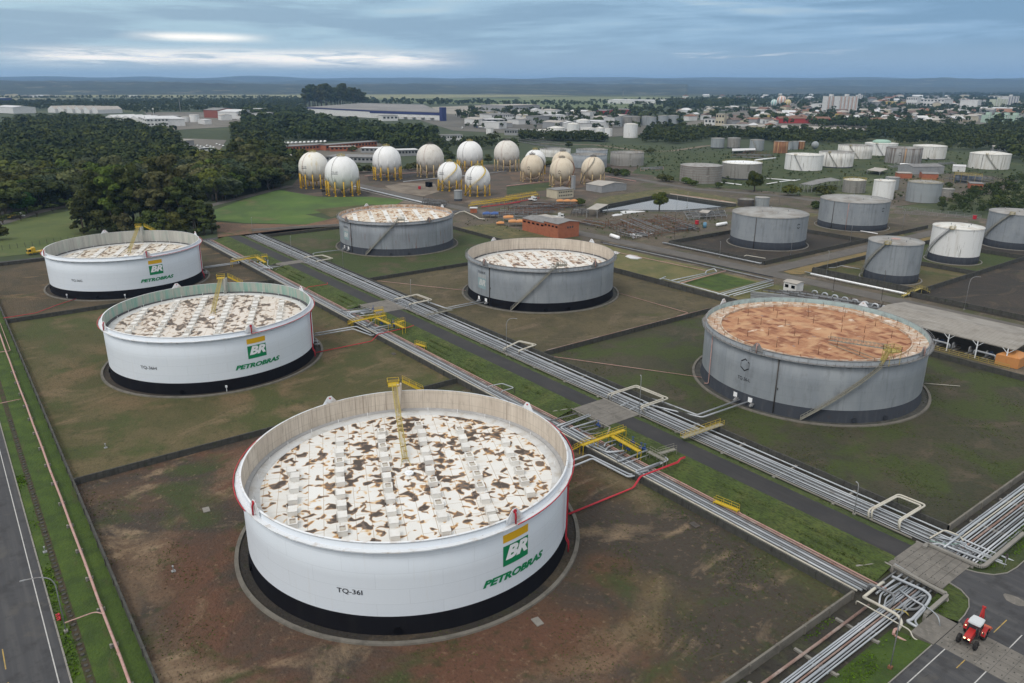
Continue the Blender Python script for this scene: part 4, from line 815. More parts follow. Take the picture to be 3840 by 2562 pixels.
# ------------------------------------------------------------------ smaller closed tanks
m_rf = mat('tank_roof_grey', (.27, .27, .26), [((.17, .15, .13), sc(.3), .45, .65, .8), ((.36, .36, .35), sc(.15), .5, .7, .6)], .75)
m_rfw = mat('tank_roof_white', (.58, .58, .55), [((.32, .25, .18), sc(.35), .5, .68, .7)], .7)
m_wst = mat('white_shell_stained', (.68, .69, .69), [((.13, .12, .10), (1.3, 1.3, .10), .60, .70, .8), ((.48, .46, .42), (.5, .5, .05), .5, .7, .6)], .6)
m_wdirty = mat('white_shell_streaked', (.62, .62, .60), [((.10, .09, .075), (1., 1., .07), .56, .68, .85), ((.40, .37, .32), (.4, .4, .05), .45, .7, .7)], .7)
m_concsh = mat('weathered_shell', (.24, .235, .22), [((.12, .115, .10), (.8, .8, .06), .5, .68, .8), ((.40, .39, .37), (.3, .3, .8), .60, .68, .6)], .85)
m_rustsh = mat('rusty_shell', (.22, .10, .05), [((.42, .28, .14), (.5, .5, .04), .5, .62, .8), ((.10, .05, .035), (1, 1, .05), .52, .66, .8)], .85)
m_mixsh = mat('half_rusty_shell', (.27, .27, .265), [((.11, .09, .075), (.7, .7, .02), .47, .56, .9), ((.36, .20, .07), (.22, .22, .01), .60, .64, .9, 2)], .8)
m_greysh2 = mat('grey_shell_plain', (.26, .285, .30), [((.17, .18, .18), (.6, .6, .05), .52, .7, .7)], .65)
def small_tank(u, v, R, H, label, shell, roof=None, band=None, cone=.06, stair=None, seams=0, open_=False, rail=None, group=None, name='storage_tank', ring=False, n=64, pipe=None, edge=None):
    root = thing(name, (u, v, 0), label, 'storage tank', group); lo = .1
    if band: mb = MB(); mb.lathe([(R+.01, 0), (R+.012, band), (R-.1, band)], n=n); part(mb, 'base_band', m_blackg, root); lo = band
    mb = MB(); mb.lathe([(R, lo), (R, (lo+H)/2), (R, H)]+([(R-.15, H)] if open_ else []), n=n); part(mb, 'shell', shell, root)
    mb = MB()
    if open_: mb.lathe([(R-.15, H), (R-.15, H-2.2), (0, H-2.2)], n=n); part(mb, 'floating_roof', roof or m_rf, root)
    else: mb.lathe([(R+.12, H-.1), (R+.12, H+.06), (R*.55, H+.06+R*cone*.6), (0, H+.06+R*cone)], n=n); rf = part(mb, 'roof', roof or m_rf, root)
    mb = MB(); mb.lathe([(R+.02, H-.35), (R+.16, H-.35), (R+.16, H-.2), (R+.02, H-.2)], n=n, smooth=False)
    if seams:
        for k in range(seams): z = H*(k+1)/(seams+1); mb.lathe([(R+.01, z), (R+.1, z), (R+.1, z+.12), (R+.01, z+.12)], n=n, smooth=False)
    part(mb, 'stiffener_ring', edge or shell, root)
    if not open_ and R > 5:
        mb = MB()
        for i in range(4): a = i*1.3+R; mb.tube([pol(R*.3*(1+i*.3), math.degrees(a), H+R*cone*.5), pol(R*.3*(1+i*.3), math.degrees(a), H+R*cone+.7)], .16, 6)
        part(mb, 'roof_vents', m_steel, root, parent=rf, kind='stuff')
    if stair: spiral_stair(root, R, stair[0], stair[1], .2, H-.1, m_greenst if shell != m_wst else m_steel, w=.8)
    if stair and R > 9:
        mb = MB(); t = pol(1, stair[1]); s = Vector((-t.y, t.x, 0)); o = t*(R+.2)+Vector((0, 0, H)); cs = [o-s*.2-t*1.3, o+s*1.6-t*1.3, o+s*1.6+t*.9, o-s*.2+t*.9]; mb.add(cs, [(0, 1, 2, 3)]); rails(mb, cs, 1.1, .045, 1.1, True); part(mb, 'platform', m_yel2, root)
    if rail: mb = MB(); rails(mb, [pol(R+.05, a, H+.03) for a in range(0, 360, 15)], 1.1, .04, 2.4, True); part(mb, 'guard_rail', rail, root)
    if ring: mb = MB(); mb.lathe([(R+1.1, 0), (R+1.1, .3), (R+1.5, .3), (R+1.5, 0)][::-1], n=72, smooth=False); part(mb, 'foundation_ring', m_conc, root)
    if pipe is not None: mb = MB(); mb.tube([pol(R+.16, pipe, .2), pol(R+.16, pipe, H-.2)], .13, 6); part(mb, 'riser_pipe', m_dsteel, root)
    return root
def hexmark(root, R, th, z, s=1.2):
    mb = MB(); ps = [(math.cos(math.radians(30+60*i)), math.sin(math.radians(30+60*i))) for i in range(6)]
    for i in range(6):
        if i in (2, 5): continue
        a, b = ps[i], ps[(i+1) % 6]; q = [pol(R+.05, th+math.degrees(k*p[0]*s/R), z+k*p[1]*s) for k, p in ((.68, a), (.68, b), (1, b), (1, a))]; mb.add(q, [(0, 1, 2, 3)])
    return part(mb, 'emblem', m_ink, root)
t1 = small_tank(-209.6, 310.7, 17.1, 14.7, 'closed grey tank with black base standing alone in a dark basin by the reservoir', m_gsteel, band=3.5, ring=True, pipe=-75, cone=.04)
hexmark(t1, 17.1, -8, 10.8)
t2 = small_tank(-211, 387.2, 17.1, 14.4, 'widest closed grey tank with dull flat roof, behind the reservoir tank', m_gsteel, band=3, ring=True, pipe=-95, cone=.03)
hexmark(t2, 17.1, -8, 10.8, 1.1)
mb = MB(); mb.tube([pol(17.25, -70, .2), pol(17.25, -70, 14.2)], .13, 6); part(mb, 'foam_pipe', m_pink, t2)
t3 = small_tank(-139.6, 290.6, 9.7, 14.9, 'small closed grey tank with a red spot on its roof and a curved stair', m_gsteel, band=3.3, ring=True, stair=(-152, -84), cone=.03)
mb = MB(); mb.lathe([(1.7, 15.3), (0, 15.33)], c=(-1, 1.5), n=24); part(mb, 'roof_spot', m_pink, t3)
small_tank(-140.2, 344.2, 9.7, 14.7, 'white closed tank with black base, dark drips and curved stair, behind the red-spot tank', m_wst, band=3.1, ring=True, stair=(-156, -84), roof=m_rfw, cone=.03)
small_tank(-138.2, 398.9, 11.5, 15.8, 'closed grey tank cut by the right edge, with a long curved stair', m_gsteel, band=3.1, ring=True, stair=(-156, -84), cone=.04)
small_tank(-281.9, 513.2, 7.4, 8.6, 'low ribbed tank with white top ringed by a yellow railing', m_concsh, seams=5, rail=m_yel, roof=m_rfw, cone=.1)
small_tank(-252.2, 496.4, 6.5, 12.3, 'plain white cylinder tank between the yellow-railed tank and the wide grey one', m_wst, cone=.05, roof=m_rfw, n=48)
small_tank(-273.1, 547.9, 4.6, 8.8, 'narrow grey tank peeping out behind the plain white cylinder', m_greysh2, n=40)
small_tank(-232.4, 509.3, 10.1, 12.3, 'grey tank with faint hoops by the trees, yellow railing on top', m_greysh2, seams=2, rail=m_yel2)
small_tank(-231.7, 542, 3.8, 5.5, 'small dark squat tank right of the hooped grey tank', m_concsh, n=40)
W8 = 'stained white tanks in the far right tank farm'
small_tank(-389.6, 619.1, 15.8, 12.9, 'leftmost white tank of the far right farm, dark vertical stripe and zigzag stair', m_wst, roof=m_rfw, stair=(-60, -88), pipe=-100, group=W8, cone=.05)
small_tank(-385.3, 663, 15, 13.3, 'white tank with black drips from its rim, just behind the leftmost striped one', m_wdirty, band=.9, stair=(-50, -85), pipe=-92, group=W8, open_=True)
small_tank(-422.4, 760.7, 16.5, 12.7, 'white tank with slanting stair left of the green-domed tank', m_wdirty, stair=(-45, -80), group=W8, open_=True)
t = small_tank(-425, 816.6, 16.2, 12.1, 'white tank with pale green low dome on its roof', m_wst, stair=(-50, -80), group=W8, roof=m_rfw, cone=.04)
mb = MB(); mb.lathe([(9, 12.8), (9, 14.2), (6, 15.4), (0, 15.8)], n=32); part(mb, 'green_dome', mat('pale_green', (.28, .42, .35), rough=.7), t)
tr = small_tank(-366.8, 749.6, 16, 14.3, 'rust and grey striped tank between the white ones', m_mixsh, open_=True, edge=m_rust); hexmark(tr, 16, -75, 9, 1.6)
small_tank(-372.7, 813.2, 15.5, 12.8, 'white tank with shallow cone roof behind the rusty striped tank', m_wdirty, roof=m_rfw, band=.8, group=W8, cone=.08)
small_tank(-296.6, 764.8, 16.3, 12.9, 'rightmost white tank with cone roof and black vertical stripe', m_wdirty, roof=m_rfw, stair=(-45, -80), pipe=-88, group=W8, cone=.13)
small_tank(-501.3, 748.6, 7.6, 12.3, 'rust brown tank at the left of the small far cluster', m_rustsh, open_=True, n=40)
small_tank(-518.7, 792, 3, 9, 'slim pale grey tank beside the rust brown one', m_greysh2, n=24)
small_tank(-518.5, 802.5, 3.4, 9.1, 'slim light grey tank, second from the rust brown one', m_greysh2, n=24)
small_tank(-516.9, 812, 3.9, 8.9, 'slim white tank with rust streaks at the end of the small cluster', m_rustsh, roof=m_rfw, n=24)
mb = MB(); mb.lathe([(0, 0)]+[(4.2*math.cos(a), 4.6+4.2*math.sin(a)) for a in np.linspace(-1.5, 1.57, 12)], c=(-508, 826), n=24)
mb.build('gas_ball', m_greysh2, label='little grey ball tank right of the slim tank cluster', cat='storage tank')
small_tank(-583.6, 745, 7.7, 11.2, 'dark streaked tank, left of a touching pair before the wood', m_greysh2, band=1, n=40)
small_tank(-572.2, 760, 7.4, 11.5, 'dark streaked tank, right of a touching pair before the wood', m_concsh, band=1, n=40)
small_tank(-537.5, 756, 7.8, 11.4, 'grey tank with slanting dark stair before the wood', m_greysh2, stair=(-45, -90), n=40)
small_tank(-384.8, 474.1, 15.8, 12.5, 'weathered concrete-grey tank with peeling hoops, left of the white-topped one', m_concsh, seams=6, roof=m_rf, n=72, edge=m_rust)
small_tank(-381.3, 519.8, 15.4, 12.2, 'ribbed grey tank with a clean white roof', m_concsh, roof=m_signw, band=1, rail=m_yel2, cone=.05)
small_tank(-508.6, 519.4, 15.4, 11.6, 'pale weathered open tank behind the round bushes', m_concsh, open_=True, stair=None)
small_tank(-517, 479.4, 16.2, 11.1, 'dark open tank half hidden behind the cream spheres', m_gsteel, open_=True)
small_tank(-550.6, 513.8, 15.1, 11.6, 'dark open tank farther back, behind the other dark one', m_gsteel, open_=True)
small_tank(-616.2, 523.3, 16, 7.3, 'low white and grey streaked tank behind the cream spheres', m_wdirty, open_=True)
small_tank(-280.7, 406.2, 4.3, 5.6, 'little blue-grey tank behind the reservoir corner', m_greysh2, n=32)
small_tank(-287.6, 399.5, 4.9, 4.2, 'rusty dark open vat beside the little blue-grey tank', m_dsteel, open_=True, seams=2, n=32)
small_tank(-411.6, 268.7, 2.6, 6.5, 'small upright grey silo near the two small spheres', m_greysh2, band=1.2, n=32)
small_tank(-938, 670, 5.4, 8.8, 'small white tank with red foot among the far industrial yards', m_wst, n=32)
for i, (u, v, R, H, l, c) in enumerate([(-841.6, 697.7, 14.6, 10.3, 'wide low white tank at the left end of the far white cluster', .03), (-837, 712, 12.7, 12.6, 'wide white tank with a small cap, second in the far white cluster', .2), (-812.9, 722, 8.5, 18.3, 'tall white domed tank in the middle of the far white cluster', .25), (-985, 897, 11.5, 12.8, 'white tank with rust line standing behind the tall domed one', .2),
   (-837, 772.5, 11.2, 10.5, 'low white tank right of the tall domed one', .05), (-795.7, 757, 6.5, 12.6, 'slim white domed tank at the right of the far white cluster', .25), (-810.9, 787.3, 5.7, 10.5, 'last small white tank of the far white cluster, drips below the rim', .03), (-770.2, 791, 9.8, 18.1, 'tall lone white tank with shallow cone roof before the wood', .15),
   (-1559.7, 424.4, 8.7, 13.4, 'round white tank right of the white shed, far left', .03), (-1568, 409, 7.2, 9.3, 'smaller grey-white tank beside the white shed, far left', .05), (-1500, 507, 5.6, 11.4, 'small white tank right of the brick-red shed, far left', .1), (-1494, 520, 8, 12, 'white tank at the right end of the far left yards', .05)]):
    small_tank(u, v, R, H, l, m_wst, roof=m_rfw, cone=c, group='white tanks in the distance', n=32, stair=None)
for i, (u, v, R, H) in enumerate([(-985.4, 980.5, 6.9, 15.8), (-982.6, 1000, 8.4, 16.4), (-990.6, 1028, 8.5, 15.9), (-985, 1050, 8.5, 15.9), (-915.8, 990, 7.4, 18.3), (-955.2, 1061, 9.2, 17.4), (-952.4, 1085.2, 9.4, 17.5)]):
    small_tank(u, v, R, H, '%s tank from the left in the far row of touching grey tanks' % ['first', 'second', 'third', 'fourth', 'fifth', 'sixth', 'seventh'][i], m_greysh2 if i != 1 and i != 2 else m_concsh, n=32, group='far row of grey tanks')
# ------------------------------------------------------------------ gas spheres
m_sphw = mat('sphere_white', (.72, .73, .73), [((.58, .58, .56), (.3, .3, .12), .5, .7, .5)], .45)
m_sphd = mat('sphere_dirty', (.60, .58, .54), [((.30, .20, .13), (.5, .5, .22), .60, .70, .55), ((.48, .45, .40), sc(.3), .5, .7, .7)], .55)
m_sphc = mat('sphere_cream', (.58, .51, .40), [((.42, .34, .24), (.4, .4, .12), .52, .72, .6), ((.36, .22, .13), sc(.9), .68, .76, .5)], .55)
m_sphy = mat('sphere_yellowed', (.70, .69, .64), [((.55, .42, .18), (.35, .35, .05), .56, .68, .65)], .5)
m_legy = mat('leg_yellow', (.58, .36, .03), [((.4, .25, .06), sc(.6), .5, .7, .5)], .6)
m_legc = mat('leg_cream', (.50, .38, .20), [((.35, .25, .12), sc(.6), .5, .7, .5)], .65)
def sphere(u, v, R, Z, label, m, leg, n=12, stair=None, mark=None, legw=None, tagtxt=None, off=0):
    root = thing('gas_sphere', (u, v, 0), label, 'gas sphere', 'spherical gas tanks on legs'); mb = MB()
    mb.lathe([(R*math.cos(a), Z+R*math.sin(a)) for a in np.linspace(-math.pi/2, math.pi/2, 25)], n=48); part(mb, 'ball', m, root)
    for i in range(n):
        a = off+i*360/n; q = R*.985; mb = MB(); mb.m = 0; mb.tube([pol(q, a, Z-R*.42), pol(q, a, 0)], .42 if R > 10 else .34, 8)
        mb.tube([pol(q, a, .5), pol(q, a, 0)], .7, 8); mb.m = 1; mb.tube([pol(q, a, Z+R*.12), pol(q, a, Z-R*.42)], [.12, .44 if R > 10 else .36], 8)
        part(mb, 'leg', [leg, m], root)
    mb = MB()
    for i in range(n):
        a, b = off+i*360/n, off+(i+1)*360/n; zt = Z-R*.45
        mb.bar(pol(R*.985, a, .8), pol(R*.985, b, zt), .05); mb.bar(pol(R*.985, b, .8), pol(R*.985, a, zt), .05)
    part(mb, 'cross_bracing', leg, root)
    mb = MB(); top = Z+R; cs = [pol(R*.26, a, top-.15) for a in range(0, 360, 45)]; mb.add(cs, [tuple(range(8))]); rails(mb, cs, 1.1, .05, 1.2, True)
    for a in (20, 140, 260): mb.tube([pol(.9, a, top-.2), pol(.9, a, top+1.6)], .16, 6)
    part(mb, 'top_platform', m_yel2 if leg is m_legy else m_dsteel, root)
    if stair:
        (a0, a1, sm) = stair; mb = MB(); pts = []
        for i in range(26):
            s = i/25; z = .3+(Z+R*.93-.3)*s; dz = z-Z; rr = math.sqrt(max(R*R-dz*dz, 0)) if dz > -R*.1 else R*.99; pts.append(pol(rr+.6, a0+(a1-a0)*s, z))
        for p, q in zip(pts, pts[1:]): mb.bar(p, q, .7, .14); mb.bar(p+Vector((0, 0, .9)), q+Vector((0, 0, .9)), .07); mb.bar(p, p+Vector((0, 0, .9)), .06)
        part(mb, 'stair', sm, root)
    mb = MB(); pp = [pol(R*math.cos(a)+.16, -70+off, Z+R*math.sin(a)) for a in np.linspace(-.9, 1.4, 18)]; mb.tube(pp, .09, 5); part(mb, 'spray_pipe', m_dsteel if m is m_sphw else m_pink, root)
    if mark: # emblem or number wrapped on the ball
        th, z = mark; mb = MB(); rr = math.sqrt(R*R-(z-Z)**2)
        if tagtxt == 'hex':
            ps = [(math.cos(math.radians(90+60*i)), math.sin(math.radians(90+60*i))) for i in range(6)]
            for i in range(6):
                a, b = ps[i], ps[(i+1) % 6]
                if i in (1, 4): continue
                q = []
                for k, p in ((.66, a), (.66, b), (1, b), (1, a)): zz = z+k*p[1]*1.25; r2 = math.sqrt(max(R*R-(zz-Z)**2, 0)); q.append(pol(r2+.08, th+math.degrees(k*p[0]*1.35/R), zz))
                mb.add(q, [(0, 1, 2, 3)])
        else:
            vs, fs = glyphs(tagtxt, 1, 0, .01); a = np.array(vs); x0, x1 = a[:, 0].min(), a[:, 0].max(); w = 4.2; out = []
            for x, y, _ in vs: zz = z+y*w/(x1-x0)*1.; out.append(pol(math.sqrt(R*R-(zz-Z)**2)+.1, th+math.degrees(((x-x0)/(x1-x0)-.5)*w/rr), zz))
            mb.add(out, fs); zz = z-.6; r3 = math.sqrt(R*R-(zz-Z)**2)
            vs = []
            for i in range(9):
                tt = th+math.degrees((i/8-.5)*w/rr)
                for z2 in (zz-.28, zz+.1): vs.append(pol(math.sqrt(R*R-(z2-Z)**2)+.08, tt, z2))
            mb.add(vs, [(2*i, 2*i+2, 2*i+3, 2*i+1) for i in range(8)])
        part(mb, 'emblem' if tagtxt == 'hex' else 'tank_number', m_ink if tagtxt == 'hex' else mat('number_grey', (.12, .13, .15), rough=.7), root)
    return root
sphere(-526.9, 221.1, 10.5, 14.6, 'leftmost white sphere with yellow-brown streaks, behind the nearest big sphere', m_sphy, m_legy, mark=(-62, 15), tagtxt='TQ-15R')
sphere(-480.2, 221.1, 11.2, 14.4, 'nearest and largest white sphere with orange-yellow legs, second from the left', m_sphw, m_legy, mark=(-50, 15.5), tagtxt='TQ-15P', off=8)
sphere(-540.8, 287.4, 11, 14.4, 'clean white sphere with yellow legs, third from the left', m_sphw, m_legy, off=5)
sphere(-538.2, 325.2, 11, 14.4, 'greyish white sphere with faint rust on its right shoulder', m_sphd, m_legc, off=12)
sphere(-555.7, 375.6, 11.2, 13.6, 'white sphere behind the two small ones, dark thin stair line', m_sphw, m_legy, off=3)
sphere(-536.9, 401.2, 11, 14.3, 'rust-mottled pale sphere on cream legs, right of the clean white one', m_sphd, m_legc, off=9)
sphere(-458.2, 292.4, 8.6, 11, 'left of the two small white spheres with bright yellow stair', m_sphw, m_legy, n=10, stair=(-110, 30, m_yel), mark=(-75, 12), tagtxt='TQ-15S')
sphere(-425.1, 293.3, 8.6, 11, 'right of the two small white spheres with bright yellow stair', m_sphw, m_legy, n=10, stair=(-110, 30, m_yel), mark=(-75, 12), tagtxt='TQ-15R')
sphere(-501, 403.8, 8.8, 10.9, 'white sphere with yellow legs hidden behind the left cream one', m_sphw, m_legy, n=10)
sphere(-464.3, 371.4, 8.9, 11.1, 'left cream sphere with black hexagon emblem', m_sphc, m_legc, n=8, mark=(-56, 10.5), tagtxt='hex', stair=(-20, 70, m_dsteel))
sphere(-478.5, 414.7, 8.9, 10.5, 'cream sphere hidden behind the middle emblem one', m_sphc, m_legc, n=8)
sphere(-426.4, 368.8, 8.7, 12, 'middle cream sphere with black hexagon emblem and patched rusty top', m_sphc, m_legc, n=8, mark=(-52, 11), tagtxt='hex', stair=(-20, 70, m_rust))
sphere(-424.9, 398.4, 8.7, 11.2, 'rightmost cream sphere with curved brown stair and no emblem', m_sphc, m_legc, n=8, stair=(-120, -30, m_greenst))
# ------------------------------------------------------------------ pipelines
def pipe(pts, r, m, label, cat='pipe', group=None, rad=.6, n=8, name='pipeline', bands=False):
    p = fillet(pts, rad) if len(pts) > 2 else [Vector(q) for q in pts]
    if bands:      # long lines are never dead straight: small steps at every rest
        rr = random.Random(len(label)*7+int(r*1000)); q = []
        for a, b in zip(p, p[1:]):
            k = max(1, int((b-a).length/12.2)); q += [a.lerp(b, i/k)+Vector((rr.uniform(-.05, .05), rr.uniform(-.05, .05), rr.uniform(-.03, .03))) for i in range(k)]
        p = q+[p[-1]]
    mb = MB(); mb.tube(p, r, n)
    if bands:
        for a, b in zip(pts, pts[1:]):
            a, b = Vector(a), Vector(b); L = (b-a).length; d = (b-a)/L if L else 0; k = int(L/12)
            for i in range(1, k): c = a+d*(i*12+3); mb.tube([c-d*.09, c+d*.09], r+.045, n)
    o = mb.build(name, m, at=Vector(pts[0]), label=label, cat=cat, group=group); return o
ORD = ['first', 'second', 'third', 'fourth', 'fifth', 'sixth', 'seventh', 'eighth', 'ninth', 'tenth', 'eleventh', 'twelfth', 'thirteenth', 'fourteenth']
RP = [(118.6, .06), (118.95, .08), (119.3, .06), (119.95, .13), (120.4, .10), (121.05, .15), (121.5, .09), (122.15, .16), (122.75, .13), (124.3, .14)]
for i, (v, r) in enumerate(RP):
    e = -32.5-(i % 3)*.8 if i > 6 else -40.5+i*.5; pts = [(-371.5, v, .62), (e, v, .62)]
    pipe(pts, r, [m_pipeL, m_pipeD, m_pipeL, m_pipeL, m_pipeD, m_pipeL, m_pipeD, m_pipeL, m_pipeL, m_pipeL][i], '%s silver pipe from the road in the wide straight bundle right of it' % ORD[i], group='wide pipe bundle right of the inner road', bands=True)  # some pipes coloured darker to paint in the shade between neighbours
pipe([(-371.5, 118.05, .5), (-46, 118.05, .5)], .2, m_conc, 'pale concrete cable duct on the road side of the wide pipe bundle', 'duct', name='cable_duct', n=4)
pipe([(-371.5, 124.75, .9), (-205, 124.75, .9)], .14, m_pipeL, 'silver pipe hugging the dike wall in the far half of the wide bundle', group='wide pipe bundle right of the inner road')
LP_ = [(97.35, .12, m_pipeC), (97.8, .16, m_pipeC), (98.5, .2, m_pipeL), (99.15, .15, m_pipeD), (99.8, .22, m_pipeL), (100.45, .14, m_pipeD), (101.1, .19, m_rustp), (101.75, .12, m_pink)]
for i, (v, r, m) in enumerate(LP_):
    pipe([(-371, v, .5), (-44.5+i*.4, v, .5)], r, m, '%s pipe from the dike wall in the narrow bundle left of the grass bank' % ORD[i], group='narrow pipe bundle left of the grass bank', bands=True)
for i in range(13):                      # bundle running off to the right of the front corner
    u = -42.3+i*.52; v0 = 124.6 if i > 8 else 119.0+i*.5
    pipe([(u, 118 if i % 2 else 119.3, .32 if i < 9 else .5), (u, 260, .32 if i < 9 else .5)], [.13, .22, .12, .2, .1, .17, .12, .14, .17, .11, .16, .12, .15][i], [m_pipeL, m_pipeL, m_pipeC, m_pipeL, m_pipeL, m_rustp, m_pipeL, m_pipeD, m_pipeL, m_pipeD, m_pipeL, m_pipeL, m_pipeD][i], '%s pipe from the dike wall in the bundle running off to the right edge' % ORD[i], group='pipe bundle at the right edge', bands=True)
for i, (u, r, m) in enumerate([(-41.3, .21, m_rustp), (-40.0, .13, m_pipeL), (-39.65, .1, m_pipeL), (-39.3, .16, m_pipeL), (-38.85, .13, m_rustp), (-38.4, .2, m_pipeL), (-37.95, .11, m_pipeL), (-37.5, .12, m_pipeL)]):
    pipe([(u, -20, .55), (u, [96, 104.5, 106, 107, 105.5, 107, 106, 104][i], .55)], r, m, '%s pipe from the dike wall in the bundle running to the bottom edge' % ORD[i], group='pipe bundle at the bottom edge', bands=True)
# pipe sleepers: concrete beams under the bundles
mb = MB(); mb.box(-.2, .2, -3.7, 3.7, 0, .4); mb.box(-.28, .28, -3.9, -3.5, 0, .48); mb.box(-.28, .28, 3.5, 3.9, 0, .48)
sl0 = mb.build('pipe_sleeper', m_conc, at=(0, 0, 0), label='low concrete beam under the wide pipe bundle', cat='pipe support', group='concrete pipe sleepers'); sl0.location = (-60, 121.4, 0)
for i in range(1, 26): copy_tree(sl0, (-60-i*12.2, 121.4, 0))
mb = MB(); mb.box(-.2, .2, -2.7, 2.7, 0, .28); mb.box(-.26, .26, -2.8, -2.5, 0, .36)
sl1 = mb.build('pipe_sleeper', m_conc, at=(0, 0, 0), label='low concrete beam under the narrow pipe bundle', cat='pipe support', group='concrete pipe sleepers'); sl1.location = (-55, 99.6, 0)
for i in range(1, 26): copy_tree(sl1, (-55-i*12.2, 99.6, 0))
mb = MB(); mb.box(-3.1, 3.1, -.2, .2, 0, .32); mb.box(2.9, 3.2, -.26, .26, 0, .4)
sl2 = mb.build('pipe_sleeper', m_conc, at=(0, 0, 0), label='low concrete beam under the cross pipes at the front corner', cat='pipe support', group='concrete pipe sleepers'); sl2.location = (-39.7, 90, 0)
for v in (80, 70, 60, 50): copy_tree(sl2, (-39.7, v, 0))
for v in (132, 144, 156, 168): copy_tree(sl2, (-39.7, v, 0))
# expansion loops: cream pipes standing on legs and returning
def loop(key, pts, r, label, n2=1, m=None):
    root = thing('expansion_loop', P(key, pts[0][0], pts[0][1], pts[0][2]), label, 'pipe loop', 'raised pipe loops'); 
    for k in range(n2):
        W_ = [P(key, x, y, z) for x, y, z in pts]; c = sum(W_, Vector())/len(W_)
        W_ = [c+(w-c)*(1-.13*k) for w in W_]
        for w, q in zip(W_, pts): w.z = q[2]
        mb = MB(); mb.tube(fillet(W_, .7), r, 8); mb.build('pipe', m or m_pipeC, root)
    mb = MB()
    for w in W_[2:-2]: mb.bar((w.x, w.y, 0), (w.x, w.y, w.z-.1), .12)
    mb.build('support', m_dsteel, root); return root
loop('M', [(858, 300, .6), (858, 232, 2.2), (1090, 110, 2.2), (1302, 195, 2.2), (1098, 320, 2.2), (1098, 390, .6)], .17, 'cream double pipe loop over the wide bundle nearest the front corner', 2)
loop('L', [(852, 440, .6), (852, 400, 2.2), (1088, 325, 2.2), (1362, 435, 2.2), (1130, 515, 2.2), (1160, 560, .6)], .16, 'cream double pipe loop over the wide bundle beside the second culvert slab', 2)
loop('F', [(1155, 808, .6), (1155, 800, 1.8), (1192, 782, 1.8), (1232, 791, 1.8), (1190, 806, 1.8), (1192, 812, .6)], .14, 'cream pipe loop over the wide bundle halfway along the road', 2)
loop('G', [(1240, 1010, .6), (1245, 990, 2), (1445, 948, 2), (1578, 997, 2), (1372, 1040, 2), (1375, 1060, .6)], .15, 'cream pipe loop beside the third culvert slab', 2)
loop('G', [(440, 640, .6), (450, 622, 1.8), (610, 602, 1.8), (705, 632, 1.8), (560, 660, 1.8), (550, 668, .6)], .14, 'cream pipe loop beside the farthest culvert slab', 2)
loop('F', [(1120, 893, .6), (1120, 887, 1.6), (1152, 880, 1.6), (1180, 890, 1.6), (1150, 898, 1.6), (1150, 904, .6)], .12, 'small grey pipe loop over the narrow bundle behind the nearest white tank', 1, m_pipeL)
# tank feed lines
def pp(key, *pts): return [P(key, x, y, z) for x, y, z in pts]
def feed(key, pts, r, m, label, **k): return pipe(pp(key, *pts), r, m, label, **k)
feed('L', [(535, 1015, .9), (720, 940, .9), (1020, 1095, .9), (1130, 1075, .9)], .2, m_pipeL, 'outer silver feed pipe bending from the nearest white tank to the corridor', group='tank feed pipes')
feed('L', [(535, 965, .9), (690, 908, .9), (1040, 1078, .9), (1190, 1040, .9)], .2, m_pipeL, 'inner silver feed pipe bending from the nearest white tank to the corridor', group='tank feed pipes')
feed('G', [(540, 1315, .9), (880, 1255, .9), (1040, 1312, .9), (1090, 1300, .9)], .2, m_pipeL, 'outer silver feed pipe of the middle white tank', group='tank feed pipes')
feed('G', [(540, 1295, .9), (905, 1232, .9), (1060, 1300, .9), (1130, 1285, .9)], .2, m_pipeL, 'inner silver feed pipe of the middle white tank', group='tank feed pipes')
feed('E', [(1715, 460, .9), (2010, 420, .9), (2000, 400, .9), (1950, 385, .9)], .2, m_pipeL, 'silver feed pipe of the farthest white tank', group='tank feed pipes')
feed('E', [(1715, 452, .9), (1990, 412, .9)], .2, m_pipeL, 'shorter silver feed pipe of the farthest white tank', group='tank feed pipes')
feed('L', [(1960, 445, 1), (1600, 575, 1), (1310, 465, 1), (1180, 430, .6)], .2, m_pipeL, 'left silver feed pipe of the orange-roof tank', group='tank feed pipes')
feed('L', [(2020, 465, 1), (1640, 595, 1), (1260, 505, .9), (1150, 470, .6)], .2, m_pipeL, 'right silver feed pipe of the orange-roof tank', group='tank feed pipes')
feed('G', [(2000, 1008, 1), (1690, 1070, 1), (1540, 1020, .8)], .17, m_pipeL, 'left silver feed pipe of the sunken-roof tank', group='tank feed pipes')
feed('G', [(2030, 1018, 1), (1720, 1080, 1), (1500, 1000, .8)], .17, m_pipeL, 'right silver feed pipe of the sunken-roof tank', group='tank feed pipes')
feed('G', [(820, 552, 1), (560, 582, 1), (525, 590, 1), (530, 600, .7)], .18, m_pipeL, 'silver feed pipe of the farthest open roof grey tank', group='tank feed pipes')
# red fire mains
for i, dx in enumerate((0, 9)):
    feed('L', [(515+dx, 1405+dx*.4, .5), (1060+dx, 1185, .5), (1120+dx, 1090, 1.6), (1440+dx*.5, 965+dx, 1.6), (1455, 940+dx, 2.0), (1500, 925+dx, 2.0)], .11, m_red, '%s of the twin red fire pipes from the nearest white tank to the road' % ('left', 'right')[i], group='red fire pipes')
feed('G', [(555, 1462, .5), (1042, 1362, .5), (1098, 1302, 1.5), (1365, 1240, 1.5), (1415, 1222, 2)], .12, m_red, 'red fire pipe from the middle white tank to the road', group='red fire pipes')
feed('G', [(455, 910, 1.2), (480, 885, 1.2), (655, 860, 2.0), (650, 845, 2.6)], .10, m_red, 'short red fire pipe behind the middle white tank', group='red fire pipes')
feed('E', [(30, 880, 1.5), (300, 838, .5), (480, 770, .5), (640, 718, .4)], .10, m_red, 'thin red pipe beside the farthest white tank basin', group='red fire pipes')
